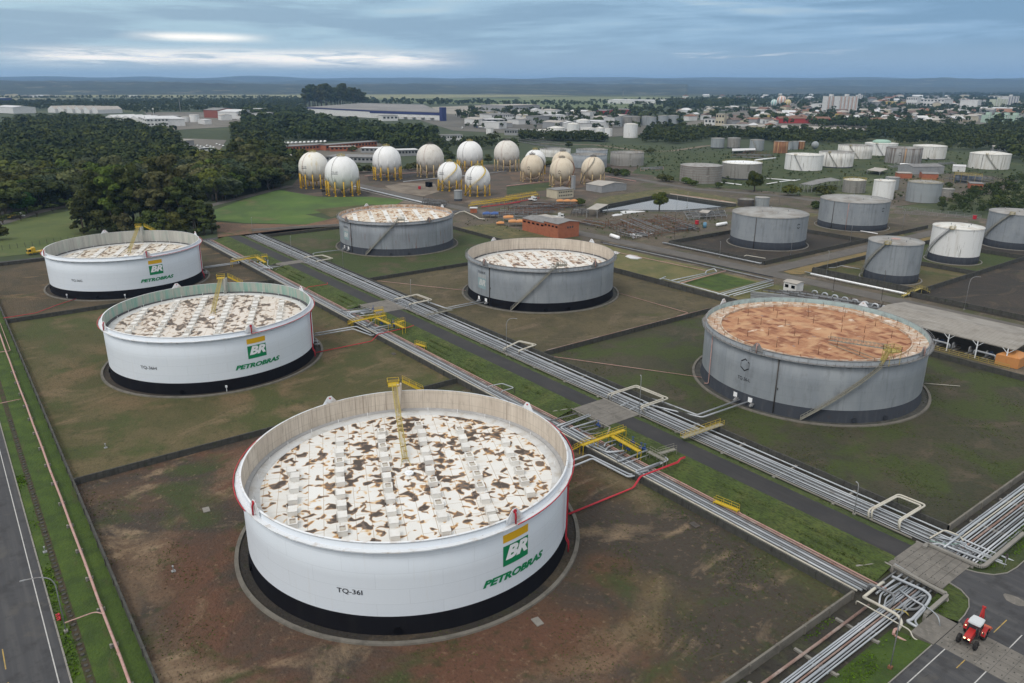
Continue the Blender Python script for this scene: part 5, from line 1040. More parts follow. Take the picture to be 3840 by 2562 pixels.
feed('G', [(1095, 830, .3), (1870, 915, .3)], .08, m_pink, 'thin faded red pipe crossing the sunken-roof tank basin', group='red fire pipes')
feed('L', [(400, 85, .4), (1640, 258, .3)], .08, m_pink, 'thin faded red pipe crossing the orange-roof tank basin', group='red fire pipes')
feed('H', [(975, 1052, .3), (1600, 1230, .3), (1500, 1260, .3)], .08, m_pink, 'thin faded red pipe right of the sunken-roof tank', group='red fire pipes')
feed('N', [(2065, 828, .3), (2350, 850, .3)], .08, m_pipeC, 'thin pale pipe leaving the orange-roof tank to the right')
pipe([(-151.6, 127, 1.55), (-151.6, 186, 1.55), (-151.6, 196, 1.55)], .10, m_rustp, 'rusty pipe lying on top of the dark dike wall beside the orange-roof tank')
# pink pipe along the left road with hydrants
pipe([(-370, 7.75, .75), (-170.2, 7.75, .75), (-20, 7.75, .75)], .19, m_pink, 'long faded pink fire main on the grass strip beside the left road', bands=True)
mb = MB(); mb.box(-.12, .12, -.45, .45, 0, .5); mb.box(-.2, .2, -.6, -.35, 0, .56)
ps0 = mb.build('pipe_sleeper', m_conc, at=(0, 0, 0), label='small concrete rest under the pink fire main', cat='pipe support', group='rests under the pink pipe'); ps0.location = (-80, 7.75, 0)
for i in range(1, 17): copy_tree(ps0, (-80-i*9, 7.75, 0))
def hydrant(u, v, label, rz=0):
    root = thing('fire_hydrant', (u, v, 0), label, 'hydrant', 'red fire hydrants'); mb = MB(); mb.tube([(0, 0, 0), (0, 0, 1.0)], .14, 8); mb.tube([(0, 0, .95), (0, 0, 1.15)], [.22, .08], 8); part(mb, 'body', m_red, root)
    mb = MB(); mb.tube([(-.75, 0, .7), (.75, 0, .7)], .1, 8)
    for x in (-.7, -.25, .25, .7): mb.tube([(x, 0, .7), (x, -.4, .62)], .09, 8)
    part(mb, 'outlets', m_red, root); return root
h1 = P('J', 305, 1250); hydrant(h1.x, h1.y, 'red fire hydrant with four outlets at the left road kerb')
feed('J', [(322, 1265, .6), (480, 1207, .6), (522, 1217, .75)], .09, m_pink, 'pink branch pipe from the fire main to the hydrant')
feed('J', [(-5, 153, .6), (108, 130, .75)], .09, m_pink, 'pink branch pipe crossing the ditch farther up the left road')
feed('E', [(-10, 1168, .5), (88, 1155, .5), (0, 920, .5)], .09, m_pink, 'bent thin pink pipe beside the left road at the picture edge')
# ------------------------------------------------------------------ manifold at the front corner
CG = 'pipes of the front corner manifold'
for i, (pts, r, m, l) in enumerate([
    ([(820, 905, 1.4), (960, 795, 1.4), (975, 790, .9)], .22, m_pipeC, 'cream elbow pipe at the left of the front manifold'),
    ([(820, 905, 1.4), (1080, 1040, 1.4), (1120, 1100, 1.2), (1085, 1160, .4)], .22, m_pipeC, 'long cream pipe crossing the front manifold towards the lamp'),
    ([(860, 850, .5), (860, 800, 1.6), (1050, 880, 1.6), (1060, 930, 1.4), (1010, 990, .6)], .2, m_pipeD, 'grey arched pipe over the front manifold'),
    ([(1040, 745, .9), (1290, 855, .9), (1340, 900, .9), (1310, 960, .8), (1190, 1080, .7), (1150, 1090, .6), (1330, 1190, .6)], .22, m_pipeL, 'thick silver pipe looping through the front manifold'),
    ([(1100, 850, .8), (1190, 920, .8), (1310, 985, .8), (1210, 1090, .6), (1260, 1150, .5), (1370, 1165, .5)], .15, m_pipeL, 'second silver pipe looping through the front manifold'),
    ([(1100, 940, .5), (1140, 1000, .5), (1240, 1000, .5), (1320, 890, .5)], .2, m_pipeD, 'dull grey U bend low in the front manifold'),
    ([(760, 960, .5), (765, 930, 1.3), (1180, 1160, 1.3), (1200, 1220, .8), (1275, 1255, .3)], .09, m_pipeC, 'thin pale pipe beside the front manifold'),
    ([(1060, 650, 1.0), (1450, 880, 1.0), (1440, 910, 1.0)], .14, m_pipeL, 'silver pipe under the culvert slab edge'),
    ([(1050, 1190, .6), (1060, 1155, .6), (1080, 1150, .9)], .2, m_pink, 'pink elbow at the foot of the front lamp'),
    ([(1060, 1200, .5), (1180, 1262, .3)], .16, m_pink, 'pink pipe stub at the foot of the front lamp'),
    ([(1170, 1050, .4), (1150, 1020, 1.), (1100, 1000, 1.0), (1050, 1000, .6)], .1, m_yel2, 'thin yellowish pipe in the front manifold'),
    ([(940, 960, .5), (950, 880, .9), (1000, 850, .9), (1090, 800, .6)], .13, m_pipeL, 'short silver elbow left in the front manifold'),
    ([(980, 990, .5), (990, 910, .8), (1130, 820, .7)], .12, m_pipeL, 'short silver diagonal pipe in the front manifold'),
    ([(1290, 970, 1.9), (1350, 1010, 1.9), (1400, 1060, 1.9), (1410, 1130, .9)], .09, m_pipeL, 'thin curved conduit at the right of the front manifold'),
    ]): feed('M', pts, r, m, l, group=CG, rad=.9)
# concrete frame around the front manifold
mb = MB()
fr = pp('M', (1050, 660, 1.2), (1460, 885, 1.2), (1455, 900, 1.2), (1300, 1035, 1.2))
for a, b in zip(fr, fr[1:]): mb.bar(a, b, .55, .35)
for a in fr: mb.bar((a.x, a.y, 0), (a.x, a.y, 1.1), .45)
mb.build('conduit_trough', m_conc, label='concrete cable trough framing the front manifold', cat='trough')
mb = MB(); fr = fillet(pp('M', (1290, 520, 1.3), (1310, 490, 1.3), (1720, 670, 1.3), (1760, 660, 1.3), (1960, 490, 1.3), (2058, 410, 1.3)), 1.2)
for a, b in zip(fr, fr[1:]): mb.bar(a, b, .6, .35)
for a in pp('M', (1310, 500, 1), (1500, 580, 1), (1660, 640, 1), (1800, 620, 1)): mb.bar((a.x, a.y, 0), (a.x, a.y, 1.15), .35)
mb.build('conduit_trough', m_conc, label='curved concrete cable trough right of the culvert slab', cat='trough')
for i, (pts, r, m) in enumerate([([(1330, 450, 1.), (1445, 385, 1.2), (1560, 430, 1.2), (1590, 470, .9)], .13, m_pipeC), ([(1440, 520, 1.2), (1590, 410, 1.2)], .16, m_pipeL), ([(1330, 470, .8), (1480, 500, .8), (1560, 490, .8)], .07, mat('pale_green_pipe', (.25, .38, .33), rough=.6)), ([(1380, 440, 1.), (1620, 490, 1.), (1600, 520, .8), (1640, 540, .6)], .1, m_pipeL), ([(1290, 510, .9), (1400, 490, .9), (1790, 640, .9)], .2, m_pipeL)]):
    feed('M', pts, r, m, '%s small pipe crossing the bundles right of the culvert slab' % ORD[i], group='crossing pipes right of the slab')
# pipes diving under the culvert slabs from one bundle to the other
for (u0, u1, k, t) in ((-116.5, -108, 4, 'second'), (-223, -214, 5, 'third'), (-301, -298, 2, 'farthest'), (-43, -37.5, 7, 'front')):
    for i in range(k):
        u = u0+(u1-u0)*i/max(1, k-1); pipe([(u, 99+.5*i, .95 if t != 'front' else .45), (u, 107.5, .5), (u, 117.2, .45), (u, 120.5+.4*(i % 4), .8)], .13+.04*(i % 2), m_pipeL if i % 3 else m_pipeD, '%s pipe passing under the %s culvert slab' % (ORD[i], t), group='pipes under the culvert slabs')
def walkway(key, lines, label, m, z=2.0, w=1.0, legs=True, stairs=()):
    root = thing('walkway_platform', P(key, lines[0][0][0], lines[0][0][1], 0), label, 'walkway', 'steel walkways over the pipes'); mb = MB(); rl = MB(); lg = MB()
    for ln in lines:
        pts = pp(key, *[(p[0], p[1], p[2] if len(p) > 2 else z) for p in ln])
        for a, b in zip(pts, pts[1:]):
            d = (b-a).normalized(); s = d.cross(Vector((0, 0, 1))).normalized()*w/2
            mb.bar(a, b, w*.86, .05); mb.bar(a+s*.86, b+s*.86, .06, .15); mb.bar(a-s*.86, b-s*.86, .06, .15)
            for q in (s, -s): rails(rl, [a+q*.86, b+q*.86], 1.05, .022, 1.5)
            if legs:
                n = max(1, int((b-a).length/4))
                for i in range(n+1):
                    p = a+(b-a)*i/n
                    for q in (s, -s): lg.bar((p.x+q.x, p.y+q.y, 0), (p.x+q.x, p.y+q.y, p.z), .1)
    mb.build('deck', m_greenst if 'footbridge' in label else m, root); rl.build('railing', m, root)
    if legs: lg.build('support', m, root)
    if stairs:
        sb = MB()
        for a, b in stairs:
            a = P(key, *a); b = P(key, *b); d = b-a; dh = Vector((d.x, d.y, 0)).normalized(); s = Vector((-dh.y, dh.x, 0))*.4; n = max(3, int(abs(d.z)/.22))
            for q in (s, -s): sb.bar(a+q, b+q, .06, .2); rails(sb, [a+q, b+q], 1., .025, .9)
            for i in range(n): p = a+d*(i+.5)/n; sb.bar(p-s, p+s, .26, .04)
        sb.build('stair', m, root)
    return root
walkway('L', [[(630, 830), (990, 700)], [(875, 745), (1115, 880)]], 'yellow cross-shaped walkway over the manifold behind the nearest white tank', m_yel, 2.2, stairs=[((560, 865, .3), (630, 828, 2.2))])
walkway('L', [[(1190, 880), (1330, 955)], [(1280, 900), (1415, 860)]], 'olive grey walkway next to the yellow cross-shaped one', m_greenst, 2.0)
walkway('L', [[(1475, 765), (1810, 650)]], 'yellow footbridge spanning the wide pipe bundle', m_yel, 1.9, w=1.3, legs=False)
walkway('X', [[(130, 725), (600, 620), (980, 560)], [(750, 625), (1080, 770)]], 'bright yellow T-shaped walkway over the manifold by the middle white tank', m_yel, 2.2, stairs=[((60, 780, .3), (130, 725, 2.2))])
walkway('X', [[(700, 450), (915, 415)]], 'small bright yellow platform beside the T-shaped walkway, nearer the slab', m_yel, 2.6)
walkway('X', [[(1190, 750), (1440, 870)], [(1290, 730, 2.8), (1450, 690, 2.8)]], 'bright yellow platform at the red pipe end of the manifold', m_yel, 2.2)
walkway('Y', [[(-260, 640), (250, 545), (480, 505)], [(470, 500), (740, 660)], [(640, 500), (800, 480)]], 'bright yellow branching walkway by the farthest white tank', m_yel, 2.2, w=1.2)
walkway('G', [[(1520, 1135), (1755, 1085)]], 'grey rusty footbridge over the wide pipe bundle beside the sunken-roof tank', m_greenst, 1.6, legs=False)
walkway('I', [[(1280, 730, .5), (1440, 660, 2.4)], [(1440, 660, 2.4), (1510, 690, .5)]], 'yellow stile stair over the dike wall and white pipe at the right', m_yel2, 2.4)
walkway('F', [[(1640, 1150), (1694, 1172)]], 'low yellow handrail frame over the narrow pipe bundle', m_yel, .9, w=.9)
walkway('G', [[(1430, 1385), (1515, 1410)]], 'small yellow handrail frame over the narrow bundle behind the nearest tank', m_yel, .9, w=.8)
# manifold pipes: parallel short lines with blue valves
def valve(pos, label, wheel=True):
    root = thing('valve', pos, label, 'valve', 'pipe valves at the manifolds'); mb = MB(); mb.tube([(-.45, 0, 0), (-.38, 0, 0)], .3, 8); mb.tube([(.38, 0, 0), (.45, 0, 0)], .3, 8); mb.tube([(-.4, 0, 0), (0, 0, 0), (.4, 0, 0)], [.2, .3, .2], 8); mb.tube([(0, 0, .2), (0, 0, .7)], [.2, .1], 8); part(mb, 'body', m_blue, root)
    mb = MB(); mb.tube([(0, 0, .7), (0, 0, 1.2)], .04, 5)
    pts = [(.28*math.cos(a), .28*math.sin(a), 1.1) for a in np.linspace(0, 2*math.pi, 9)]; mb.tube(pts, .035, 4); mb.bar((-.27, 0, 1.1), (.27, 0, 1.1), .04); part(mb, 'handwheel', m_blue, root); return root
v0 = None
for key, lst, t in (('L', [(770, 660), (965, 830), (1020, 860), (1130, 850), (1160, 860), (1060, 800)], 'nearest'), ('X', [(670, 400), (850, 620), (880, 760), (1190, 820), (1170, 740)], 'middle'), ('Y', [(640, 540), (760, 600)], 'farthest')):
    for i, (x, y) in enumerate(lst):
        p = P(key, x, y, 1.1); l = '%s blue valve on the %s manifold' % (ORD[i], t)
        if v0 is None: v0 = valve(p, l)
        else: copy_tree(v0, p, label=l)
for key, lst, t in (('L', [([(705, 580), (450, 680), (660, 800)], .2), ([(745, 625), (545, 685), (700, 775), (740, 770)], .2), ([(690, 570), (420, 670)], .15), ([(770, 655), (600, 690), (700, 735), (790, 725)], .13),
        ([(915, 785), (830, 810), (820, 835)], .15), ([(915, 820), (850, 845), (825, 880)], .17), ([(985, 875), (850, 890), (690, 825)], .22), ([(1010, 885), (930, 920), (920, 940)], .15), ([(1180, 870), (960, 960), (930, 965)], .2), ([(1190, 910), (970, 990)], .08), ([(1300, 970), (1080, 1050), (1110, 1070)], .2), ([(1290, 990), (1110, 1055), (1130, 1080)], .15), ([(1330, 930), (1360, 950), (1290, 985)], .16)], 'nearest'),
    ('X', [([(560, 385), (40, 490), (20, 560), (150, 640)], .2), ([(600, 420), (110, 480), (60, 530), (200, 620)], .2), ([(700, 700), (600, 740), (540, 820)], .15), ([(700, 760), (560, 800), (500, 840)], .2), ([(1120, 800), (780, 860), (700, 900)], .28), ([(1180, 830), (680, 940)], .13), ([(250, 700), (500, 830)], .2), ([(1300, 880), (800, 960)], .15), ([(660, 470), (340, 490), (440, 530)], .15)], 'middle'),
    ('Y', [([(500, 580), (230, 620), (215, 670), (600, 900)], .16), ([(560, 600), (400, 640), (800, 830)], .16), ([(640, 640), (560, 660), (880, 850)], .22), ([(600, 895), (700, 860), (1400, 740)], .16), ([(820, 590), (810, 740), (960, 850)], .16), ([(-260, 560), (300, 480)], .18)], 'farthest')):
    for i, (pts, r) in enumerate(lst): feed(key, [(x, y, 1.0) for x, y in pts], r, m_pipeL if i % 4 != 3 else m_pipeD, '%s branch pipe of the %s manifold' % ((ORD+['fifteenth'])[i], t), group='branch pipes at the manifolds')
# right-hand lines: black pipe along the plant road, white pipes by the dikes
feed('H', [(850, 615, .4), (1800, 820, .4), (2350, 945, .4)], .28, m_pipeD, 'dark pipe line along the near side of the plant road', bands=True)
feed('H', [(830, 605, .5), (1800, 800, .5), (2350, 915, .5)], .18, m_blackg, 'thin black pipe beside the dark line at the plant road')
feed('H', [(940, 690, .4), (1760, 860, .4)], .12, m_pink, 'thin faded pink pipe behind the sunken-roof tank')
pipe([(-238.2, 270.1, .5), (-184.4, 269.9, .5), (-184.2, 352, .5)], .34, m_pipeL, 'thick silver-white pipe bending round the reservoir tank basin', bands=True)
pipe([(-161.5, 271.2, .35), (-40, 271.4, .35)], .38, m_signw, 'wide white-wrapped pipe along the road at the right', bands=True)
pipe([(-165, 272.4, .35), (-40, 272.5, .35)], .14, m_pipeL, 'thin silver pipe behind the wide white-wrapped one')
feed('H', [(2065, 745, .9), (2110, 722, .9), (2280, 750, .9)], .16, m_pipeC, 'cream looped pipe before the reservoir tank dike')
feed('H', [(2210, 765, .9), (2065, 740, .9)], .14, m_pipeC, 'second cream looped pipe before the reservoir tank dike')
for i, (a, b) in enumerate([((1450, 945), (1760, 880)), ((1500, 960), (1850, 870)), ((1530, 970), (1930, 860)), ((1370, 925), (1960, 1085)), ((1345, 935), (1400, 912)), ((1830, 1075), (2330, 935)), ((1900, 1070), (2340, 945)), ((1960, 1075), (2350, 965)), ((2000, 1080), (2350, 985))]):
    feed('H', [(a[0], a[1], .8), (b[0], b[1], .8)], .2 if i != 2 else .24, m_pipeL if i != 2 else m_pink, '%s pipe round the small green plot' % ORD[i], group='pipes round the small green plot')
feed('H', [(1750, 885, .8), (1760, 860, 1.2), (1830, 840, 1.2), (1850, 865, .8)], .2, m_pipeL, 'bent silver pipe at the corner of the small green plot')
pipe([(-560, 243.2, .7), (-410, 243.2, .7)], .35, m_pipeL, 'silver pipe leading to the nearest big sphere', bands=True)
pipe([(-560, 244.4, .7), (-410, 244.4, .7)], .25, m_pipeL, 'second silver pipe leading to the nearest big sphere')
feed('C', [(0, 1052, .6), (380, 1010, .6)], .3, m_pink, 'pink pipe row below the cream spheres')
feed('B', [(980, 965, .6), (1330, 940, .6), (1640, 925, .6)], .25, m_pink, 'pink pipe row behind the clean white sphere')
feed('B', [(1320, 1015, .8), (1450, 1000, .8), (2000, 950, .8), (2230, 920, .8)], .3, m_pipeL, 'silver pipe row behind the small white spheres')
feed('C', [(870, 965, .6), (1140, 1010, .6)], .25, m_pink, 'pink pipe right of the last cream sphere')
feed('H', [(1440, 180, .8), (1880, 240, .8), (2025, 265, .8)], .25, m_pink, 'pink pipe along the far reservoir bank')
feed('C', [(1440, 1122, .8), (1800, 1178, .8), (2020, 1205, .8)], .22, m_pipeC, 'cream pipe along the far reservoir bank')
feed('D', [(80, 985, .6), (330, 1005, .6), (375, 995, .6)], .35, m_signw, 'white pipe bend before the open canopy')
feed('D', [(80, 1035, .6), (200, 1015, .6), (330, 1000, .6)], .35, m_signw, 'second white pipe bend before the open canopy')
feed('C', [(1890, 1020, .6), (2070, 1042, .6)], .35, m_signw, 'white pipe left of the lone round tree')
feed('D', [(-20, 825, 1), (160, 805, 1)], .7, m_signw, 'fat white pipe left of the far right tank farm')
feed('I', [(905, 492, .6), (740, 462, .6), (690, 478, .6), (630, 480, .6)], .14, m_pipeL, 'short silver bent pipe of the red-spot tank')
feed('I', [(910, 155, .5), (1060, 180, .5)], .22, m_signw, 'white pipe stub before the widest closed grey tank')
feed('B', [(1760, 1310, .8), (1820, 1280, 1.5), (1860, 1275, 1.5), (1960, 1320, 1.5), (1990, 1340, .6), (2040, 1345, .6)], .3, m_pipeC, 'cream looping pipe behind the farthest open grey tank')
# ------------------------------------------------------------------ buildings
m_brick = mat('brick_orange', (.34, .12, .065), [((.24, .08, .045), sc(.5), .45, .65, .6), ((.42, .18, .10), (.3, .3, 3), .55, .7, .5)], .9)
m_roofg = mat('corrugated_grey', (.20, .20, .20), [((.13, .125, .12), sc(.4), .45, .65, .8), ((.28, .28, .27), (.2, 3, 1), .55, .7, .5)], .85)
m_roofl = mat('corrugated_pale', (.36, .34, .31), [((.27, .25, .22), sc(.25), .45, .65, .7), ((.42, .41, .38), sc(.6), .58, .7, .5)], .85, lines=((.27, .25, .23), [(0, 1.1, .12), (1, 7.4, .12)], .35))
m_roofw = mat('roof_white', (.55, .56, .57), [((.40, .40, .40), sc(.15), .45, .65, .6)], .7)
m_rooft = mat('roof_tile', (.20, .10, .065), [((.13, .075, .05), sc(.4), .45, .65, .7)], .9, rand=.25)
m_roofb = mat('roof_brown', (.15, .11, .09), [((.09, .07, .06), sc(.4), .45, .65, .7)], .9, rand=.25)
m_wallc = mat('wall_cream', (.46, .42, .32), [((.34, .30, .23), sc(.5), .5, .7, .6)], .85)
m_wallw = mat('wall_white', (.58, .59, .59), [((.44, .44, .43), sc(.3), .5, .7, .6)], .8)
m_wallg = mat('wall_grey', (.26, .27, .28), [((.18, .18, .18), sc(.3), .5, .7, .6)], .85)
m_wallb = mat('wall_navy', (.02, .03, .12), rough=.6); m_wallr = mat('wall_red', (.34, .04, .035), rough=.7)
m_wally = mat('wall_yellow', (.50, .38, .12), rough=.8); m_wallm = mat('wall_mint', (.38, .50, .42), rough=.8); m_wallo = mat('wall_salmon', (.45, .26, .18), rough=.8)
m_glass = mat('window_glass', (.03, .035, .04), rough=.15, spec=.7)
m_orange = mat('orange_tarp', (.50, .23, .08), [((.45, .15, .04), sc(1.5), .5, .7, .5)], .6)
m_btarp = mat('blue_tarp', (.04, .09, .26), rough=.6)
def quadframe(a, b, d):      # local axes from two ground corners, depth d to the left of a->b
    a = Vector(a[:2]); b = Vector(b[:2]); x = (b-a).normalized(); return a, b, x, Vector((-x.y, x.x))*(1 if d > 0 else -1), abs(d)
def building(a, b, depth, h, label, wall=None, roof=None, name='building', cat='building', gable=0, wins=0, wz=(.45, .8), group=None, wside=True, ridge_along=True, overhang=.3, storeys=1, band=None):
    """a-b: ground line of the visible front; depth away from it"""
    a, b, x, y, D = quadframe(a, b, depth); L = (b-a).length; root = thing(name, (a.x, a.y, 0), label, cat, group)
    def W_(s, t, z): q = a+x*s+y*t; return (q.x, q.y, z)
    mb = MB(); mb.prism([W_(0, 0, 0)[:2], W_(L, 0, 0)[:2], W_(L, D, 0)[:2], W_(0, D, 0)[:2]], 0, h)
    if gable:
        if ridge_along: mb.add([W_(0, 0, h), W_(0, D, h), W_(0, D/2, h+gable)], [(0, 1, 2)]); mb.add([W_(L, 0, h), W_(L, D, h), W_(L, D/2, h+gable)], [(0, 2, 1)])
        else: mb.add([W_(0, 0, h), W_(L, 0, h), W_(L/2, 0, h+gable)], [(0, 1, 2)]); mb.add([W_(0, D, h), W_(L, D, h), W_(L/2, D, h+gable)], [(0, 2, 1)])
    wl = mb.build('wall', wall or m_wallw, root); o = overhang; mb = MB()
    if gable:
        k = gable/((D if ridge_along else L)/2); e = h-o*k
        if ridge_along: q = [W_(-o, -o, e), W_(L+o, -o, e), W_(L+o, D/2, h+gable), W_(-o, D/2, h+gable), W_(L+o, D+o, e), W_(-o, D+o, e)]; fs = [(0, 1, 2, 3), (3, 2, 4, 5)]
        else: q = [W_(-o, -o, e), W_(-o, D+o, e), W_(L/2, D+o, h+gable), W_(L/2, -o, h+gable), W_(L+o, D+o, e), W_(L+o, -o, e)]; fs = [(0, 1, 2, 3), (3, 2, 4, 5)]
        n = len(q); q2 = [(p[0], p[1], p[2]+.15) for p in q]; mb.add(q+q2, fs+[tuple(n+i for i in f)[::-1] for f in fs]+[(0, 1, n+1, n), (5, 4, n+4, n+5)]+([(1, 2, n+2, n+1), (2, 4, n+4, n+2), (0, n, n+3, 3), (3, n+3, n+5, 5)] if True else []))
    else: mb.prism([W_(-o, -o, 0)[:2], W_(L+o, -o, 0)[:2], W_(L+o, D+o, 0)[:2], W_(-o, D+o, 0)[:2]], h+.003, h+.25)
    mb.build('roof', roof or m_roofg, root)
    if band: mb = MB(); mb.prism([W_(-.1, -.1, 0)[:2], W_(L+.1, -.1, 0)[:2], W_(L+.1, D+.1, 0)[:2], W_(-.1, D+.1, 0)[:2]], h*.62, h-.02); mb.build('band', band, root)
    if wins:
        for st in range(storeys):
            zb, zt = h*(st+wz[0])/storeys, h*(st+wz[1])/storeys
            for i in range(wins):
                s0 = L*(i+.22)/wins; s1 = L*(i+.78)/wins; mb = MB()
                q = [W_(s0, -.05, zb), W_(s1, -.05, zb), W_(s1, -.05, zt), W_(s0, -.05, zt)]; mb.add(q, [(0, 1, 2, 3), (3, 2, 1, 0)]); mb.build('window', m_glass, root)
    return root
br = building((-305, 238), (-287.2, 238), 12, 6.2, 'left half of the orange brick building, lower, with strip windows', m_brick, m_roofg, gable=1.0, wins=5, wz=(.70, .84))
bq = building((-287, 237.4), (-276, 237.4), 13.4, 7.2, 'right half of the orange brick building, taller, beside the plant road', m_brick, m_roofg, gable=.9, wins=4, wz=(.73, .85))
mb = MB()
for i in range(3): mb.add([(-275.94, 243+i*1.5, 4.6), (-275.94, 244+i*1.5, 4.6), (-275.94, 244+i*1.5, 5.5), (-275.94, 243+i*1.5, 5.5)], [(0, 1, 2, 3)])
mb.build('end_windows', m_glass, bq)
building((-312, 252), (-296, 252), 7, 5, 'low brick annex with pale roof behind the orange brick building', m_brick, m_roofl)
bc = building((-390, 324.5), (-379, 324.5), 14, 5.5, 'cream and grey control building below the middle cream sphere', m_wallc, m_roofg)
mb = MB(); [mb.add([(-378.95, 326+i*1.5, z), (-378.95, 326.9+i*1.5, z), (-378.95, 326.9+i*1.5, z+.8), (-378.95, 326+i*1.5, z+.8)], [(0, 1, 2, 3)]) for i in range(8) for z in (1.4, 3.6)]
mb.build('windows', m_glass, bc)
mb = MB(); q = P('C', 586, 1085); mb.box(q.x-1.2, q.x+1.2, q.y-1, q.y+1, 0, 9.5); mb.box(q.x-1.35, q.x+1.35, q.y-1.15, q.y+1.15, 9.5, 9.8); mb.build('stack', m_wallg, label='upright grey concrete stack beside the middle cream sphere', cat='stack')
building((-399, 368), (-383, 368), 24, 4.6, 'grey sheet-metal shed with gable roof right of the cream spheres', m_wallg, m_roofl, gable=1.6, wins=0)
building(P('B', 1912, 1290), P('B', 1970, 1290), 4, 2.6, 'tiny brick kiosk with white roof behind the farthest open grey tank', m_brick, m_roofw, name='kiosk', cat='kiosk')
def canopy(cs, z, label, roof=m_roofl, post=m_steel, posts=4, gable=0, name='canopy', thick=.2):
    cs = [Vector(c[:2]) for c in cs]; root = thing(name, (cs[0].x, cs[0].y, 0), label, 'canopy'); mb = MB()
    if gable:
        m1, m2 = (cs[1]+cs[2])/2, (cs[0]+cs[3])/2
        q = [(cs[0].x, cs[0].y, z), (cs[1].x, cs[1].y, z), (m1.x, m1.y, z+gable), (m2.x, m2.y, z+gable), (cs[2].x, cs[2].y, z), (cs[3].x, cs[3].y, z)]
        mb.add(q+[(p[0], p[1], p[2]-thick) for p in q], [(0, 1, 2, 3), (3, 2, 4, 5), (9, 8, 7, 6), (11, 10, 8, 9), (0, 6, 7, 1), (5, 4, 10, 11), (0, 3, 9, 6), (3, 5, 11, 9), (1, 7, 8, 2), (2, 8, 10, 4)])
    else: mb.prism([tuple(c) for c in cs], z, z+thick)
    mb.build('roof', roof, root)
    for (p, q) in ((cs[0], cs[1]), (cs[3], cs[2])):
        for i in range(posts//2):
            c = p.lerp(q, .04+.92*i/max(1, posts//2-1)); mb = MB(); mb.bar((c.x, c.y, 0), (c.x, c.y, z-.05), .25)
            d = (q-p).normalized()
            for s in (-1, 1): mb.bar((c.x, c.y, z-1.4), (c.x+d.x*s*1.4, c.y+d.y*s*1.4, z-.1), .12)
            mb.build('post', post, root)
    return root
canopy([(-111, 220.5), (-70, 220.5), (-70, 243.5), (-111, 243.5)], 5.0, 'long pale corrugated pump shelter behind the orange-roof tank', roof=mat('shelter_roof', (.25, .235, .21), [((.18, .165, .145), sc(.25), .45, .62, .8), ((.33, .32, .30), (.1, 1.2, 1), .55, .68, .6)], .85, lines=((.16, .15, .13), [(0, 1.1, .12), (1, 5.7, .15)], .5)), gable=1.1, posts=12, post=m_white2, name='pump_shelter', thick=.25)
rp_ = random.Random(5)
pump0 = None
for i in range(9):
    x = -108+i*4.4; root = thing('pump_set', (x, 224, 0), '%s pump and motor from the left under the long pale shelter' % ORD[i], 'pump', 'pumps under the long shelter')
    mb = MB(); mb.box(-.8, .8, -2.2, 2.2, 0, .35); part(mb, 'base_frame', m_conc, root)
    mb = MB(); mb.tube([(0, -.2, 1), (0, 1.9, 1)], .5, 12); part(mb, 'motor', m_blue if i % 3 == 1 else m_dsteel, root)
    mb = MB(); mb.tube([(0, -.4, 1), (0, -1.4, 1)], .42, 10); mb.tube(fillet([(0, -1, 1), (0, -1, 2.3), (.2, -2.4, 2.3), (.2, -2.4, .3)], .5), .2, 8); part(mb, 'pump_casing', m_steel, root)
for i, x in enumerate((-104, -92, -80)): pipe([(x, 221.6, .8), (x, 221.6, 1.9), (x+5.5, 221.4, 1.9), (x+5.5, 221.4, .6)], .3, m_pipeL if i else m_rustp, '%s suction pipe at the edge of the long pale shelter' % ORD[i])
mb = MB(); rails(mb, [(-111, 219, 0), (-70, 219, 0)], 1.1, .05, 2.5); rails(mb, [(-111, 243, 2.4), (-70, 243, 2.4)], 1.1, .05, 3); mb.build('railing', m_yel2, label='yellowish railing along the long pale pump shelter', cat='railing')
mb = MB(); c = Vector((-71.5, 222, 0)); mb.prism([(c.x-2.5, c.y-2), (c.x+3, c.y-1.5), (c.x+3, c.y+5), (c.x-1.8, c.y+5)], 0, 2.8); mb.add([(c.x-2.5, c.y-2, 2.81), (c.x+3, c.y-1.5, 2.81), (c.x+3, c.y+5, 2.81), (c.x-1.8, c.y+5, 2.81), (c.x, c.y+1.5, 4.3)], [(0, 1, 4), (1, 2, 4), (2, 3, 4), (3, 0, 4)])
mb.build('tarpaulin', m_orange, label='orange tarpaulin tent at the right end of the pump shelter', cat='tarpaulin')
q = P('I', 290, 690); building((q.x-3, q.y), (q.x+2.2, q.y), 4.5, 3.2, 'small white cabin at the corner of the manifold row', m_wallw, m_roofl, gable=.4, wins=2, wz=(.4, .75), name='cabin', cat='cabin')
for i in range(8):   # arched risers along the back of the orange-roof tank
    p = P('I', 480+i*88, 725+i*19.5, .2); pipe([(p.x, p.y, 0), (p.x, p.y, 2.1), (p.x+1.9, p.y+.2, 2.1), (p.x+1.9, p.y+.2, 0)], .26, m_pipeL, '%s arched grey riser pipe in the row behind the orange-roof tank' % ORD[i], group='arched risers behind the orange-roof tank', rad=.9, name='riser_pipe')
for i in range(8): feed('I', [(-60, 690+i*9, .5), (480, 745+i*9, .5), (1120, 850+i*9, .5)], .13+.05*(i % 3), [m_pipeL, m_pipeD, m_pipeD][i % 3], '%s line in the pipe yard behind the orange-roof tank' % ORD[i], group='pipe yard behind the orange-roof tank')
canopy([P('H', 700, 390), P('H', 800, 395), P('H', 892, 345), P('H', 790, 335)], 4.5, 'flat grey canopy on tall posts left of the reservoir', posts=4)
canopy([P('D', 372, 1100), P('D', 480, 1110), P('D', 735, 1065), P('D', 640, 1040)], 5.2, 'open dark shed with grey roof before the far right tank farm', roof=m_roofg, posts=8, gable=.8)
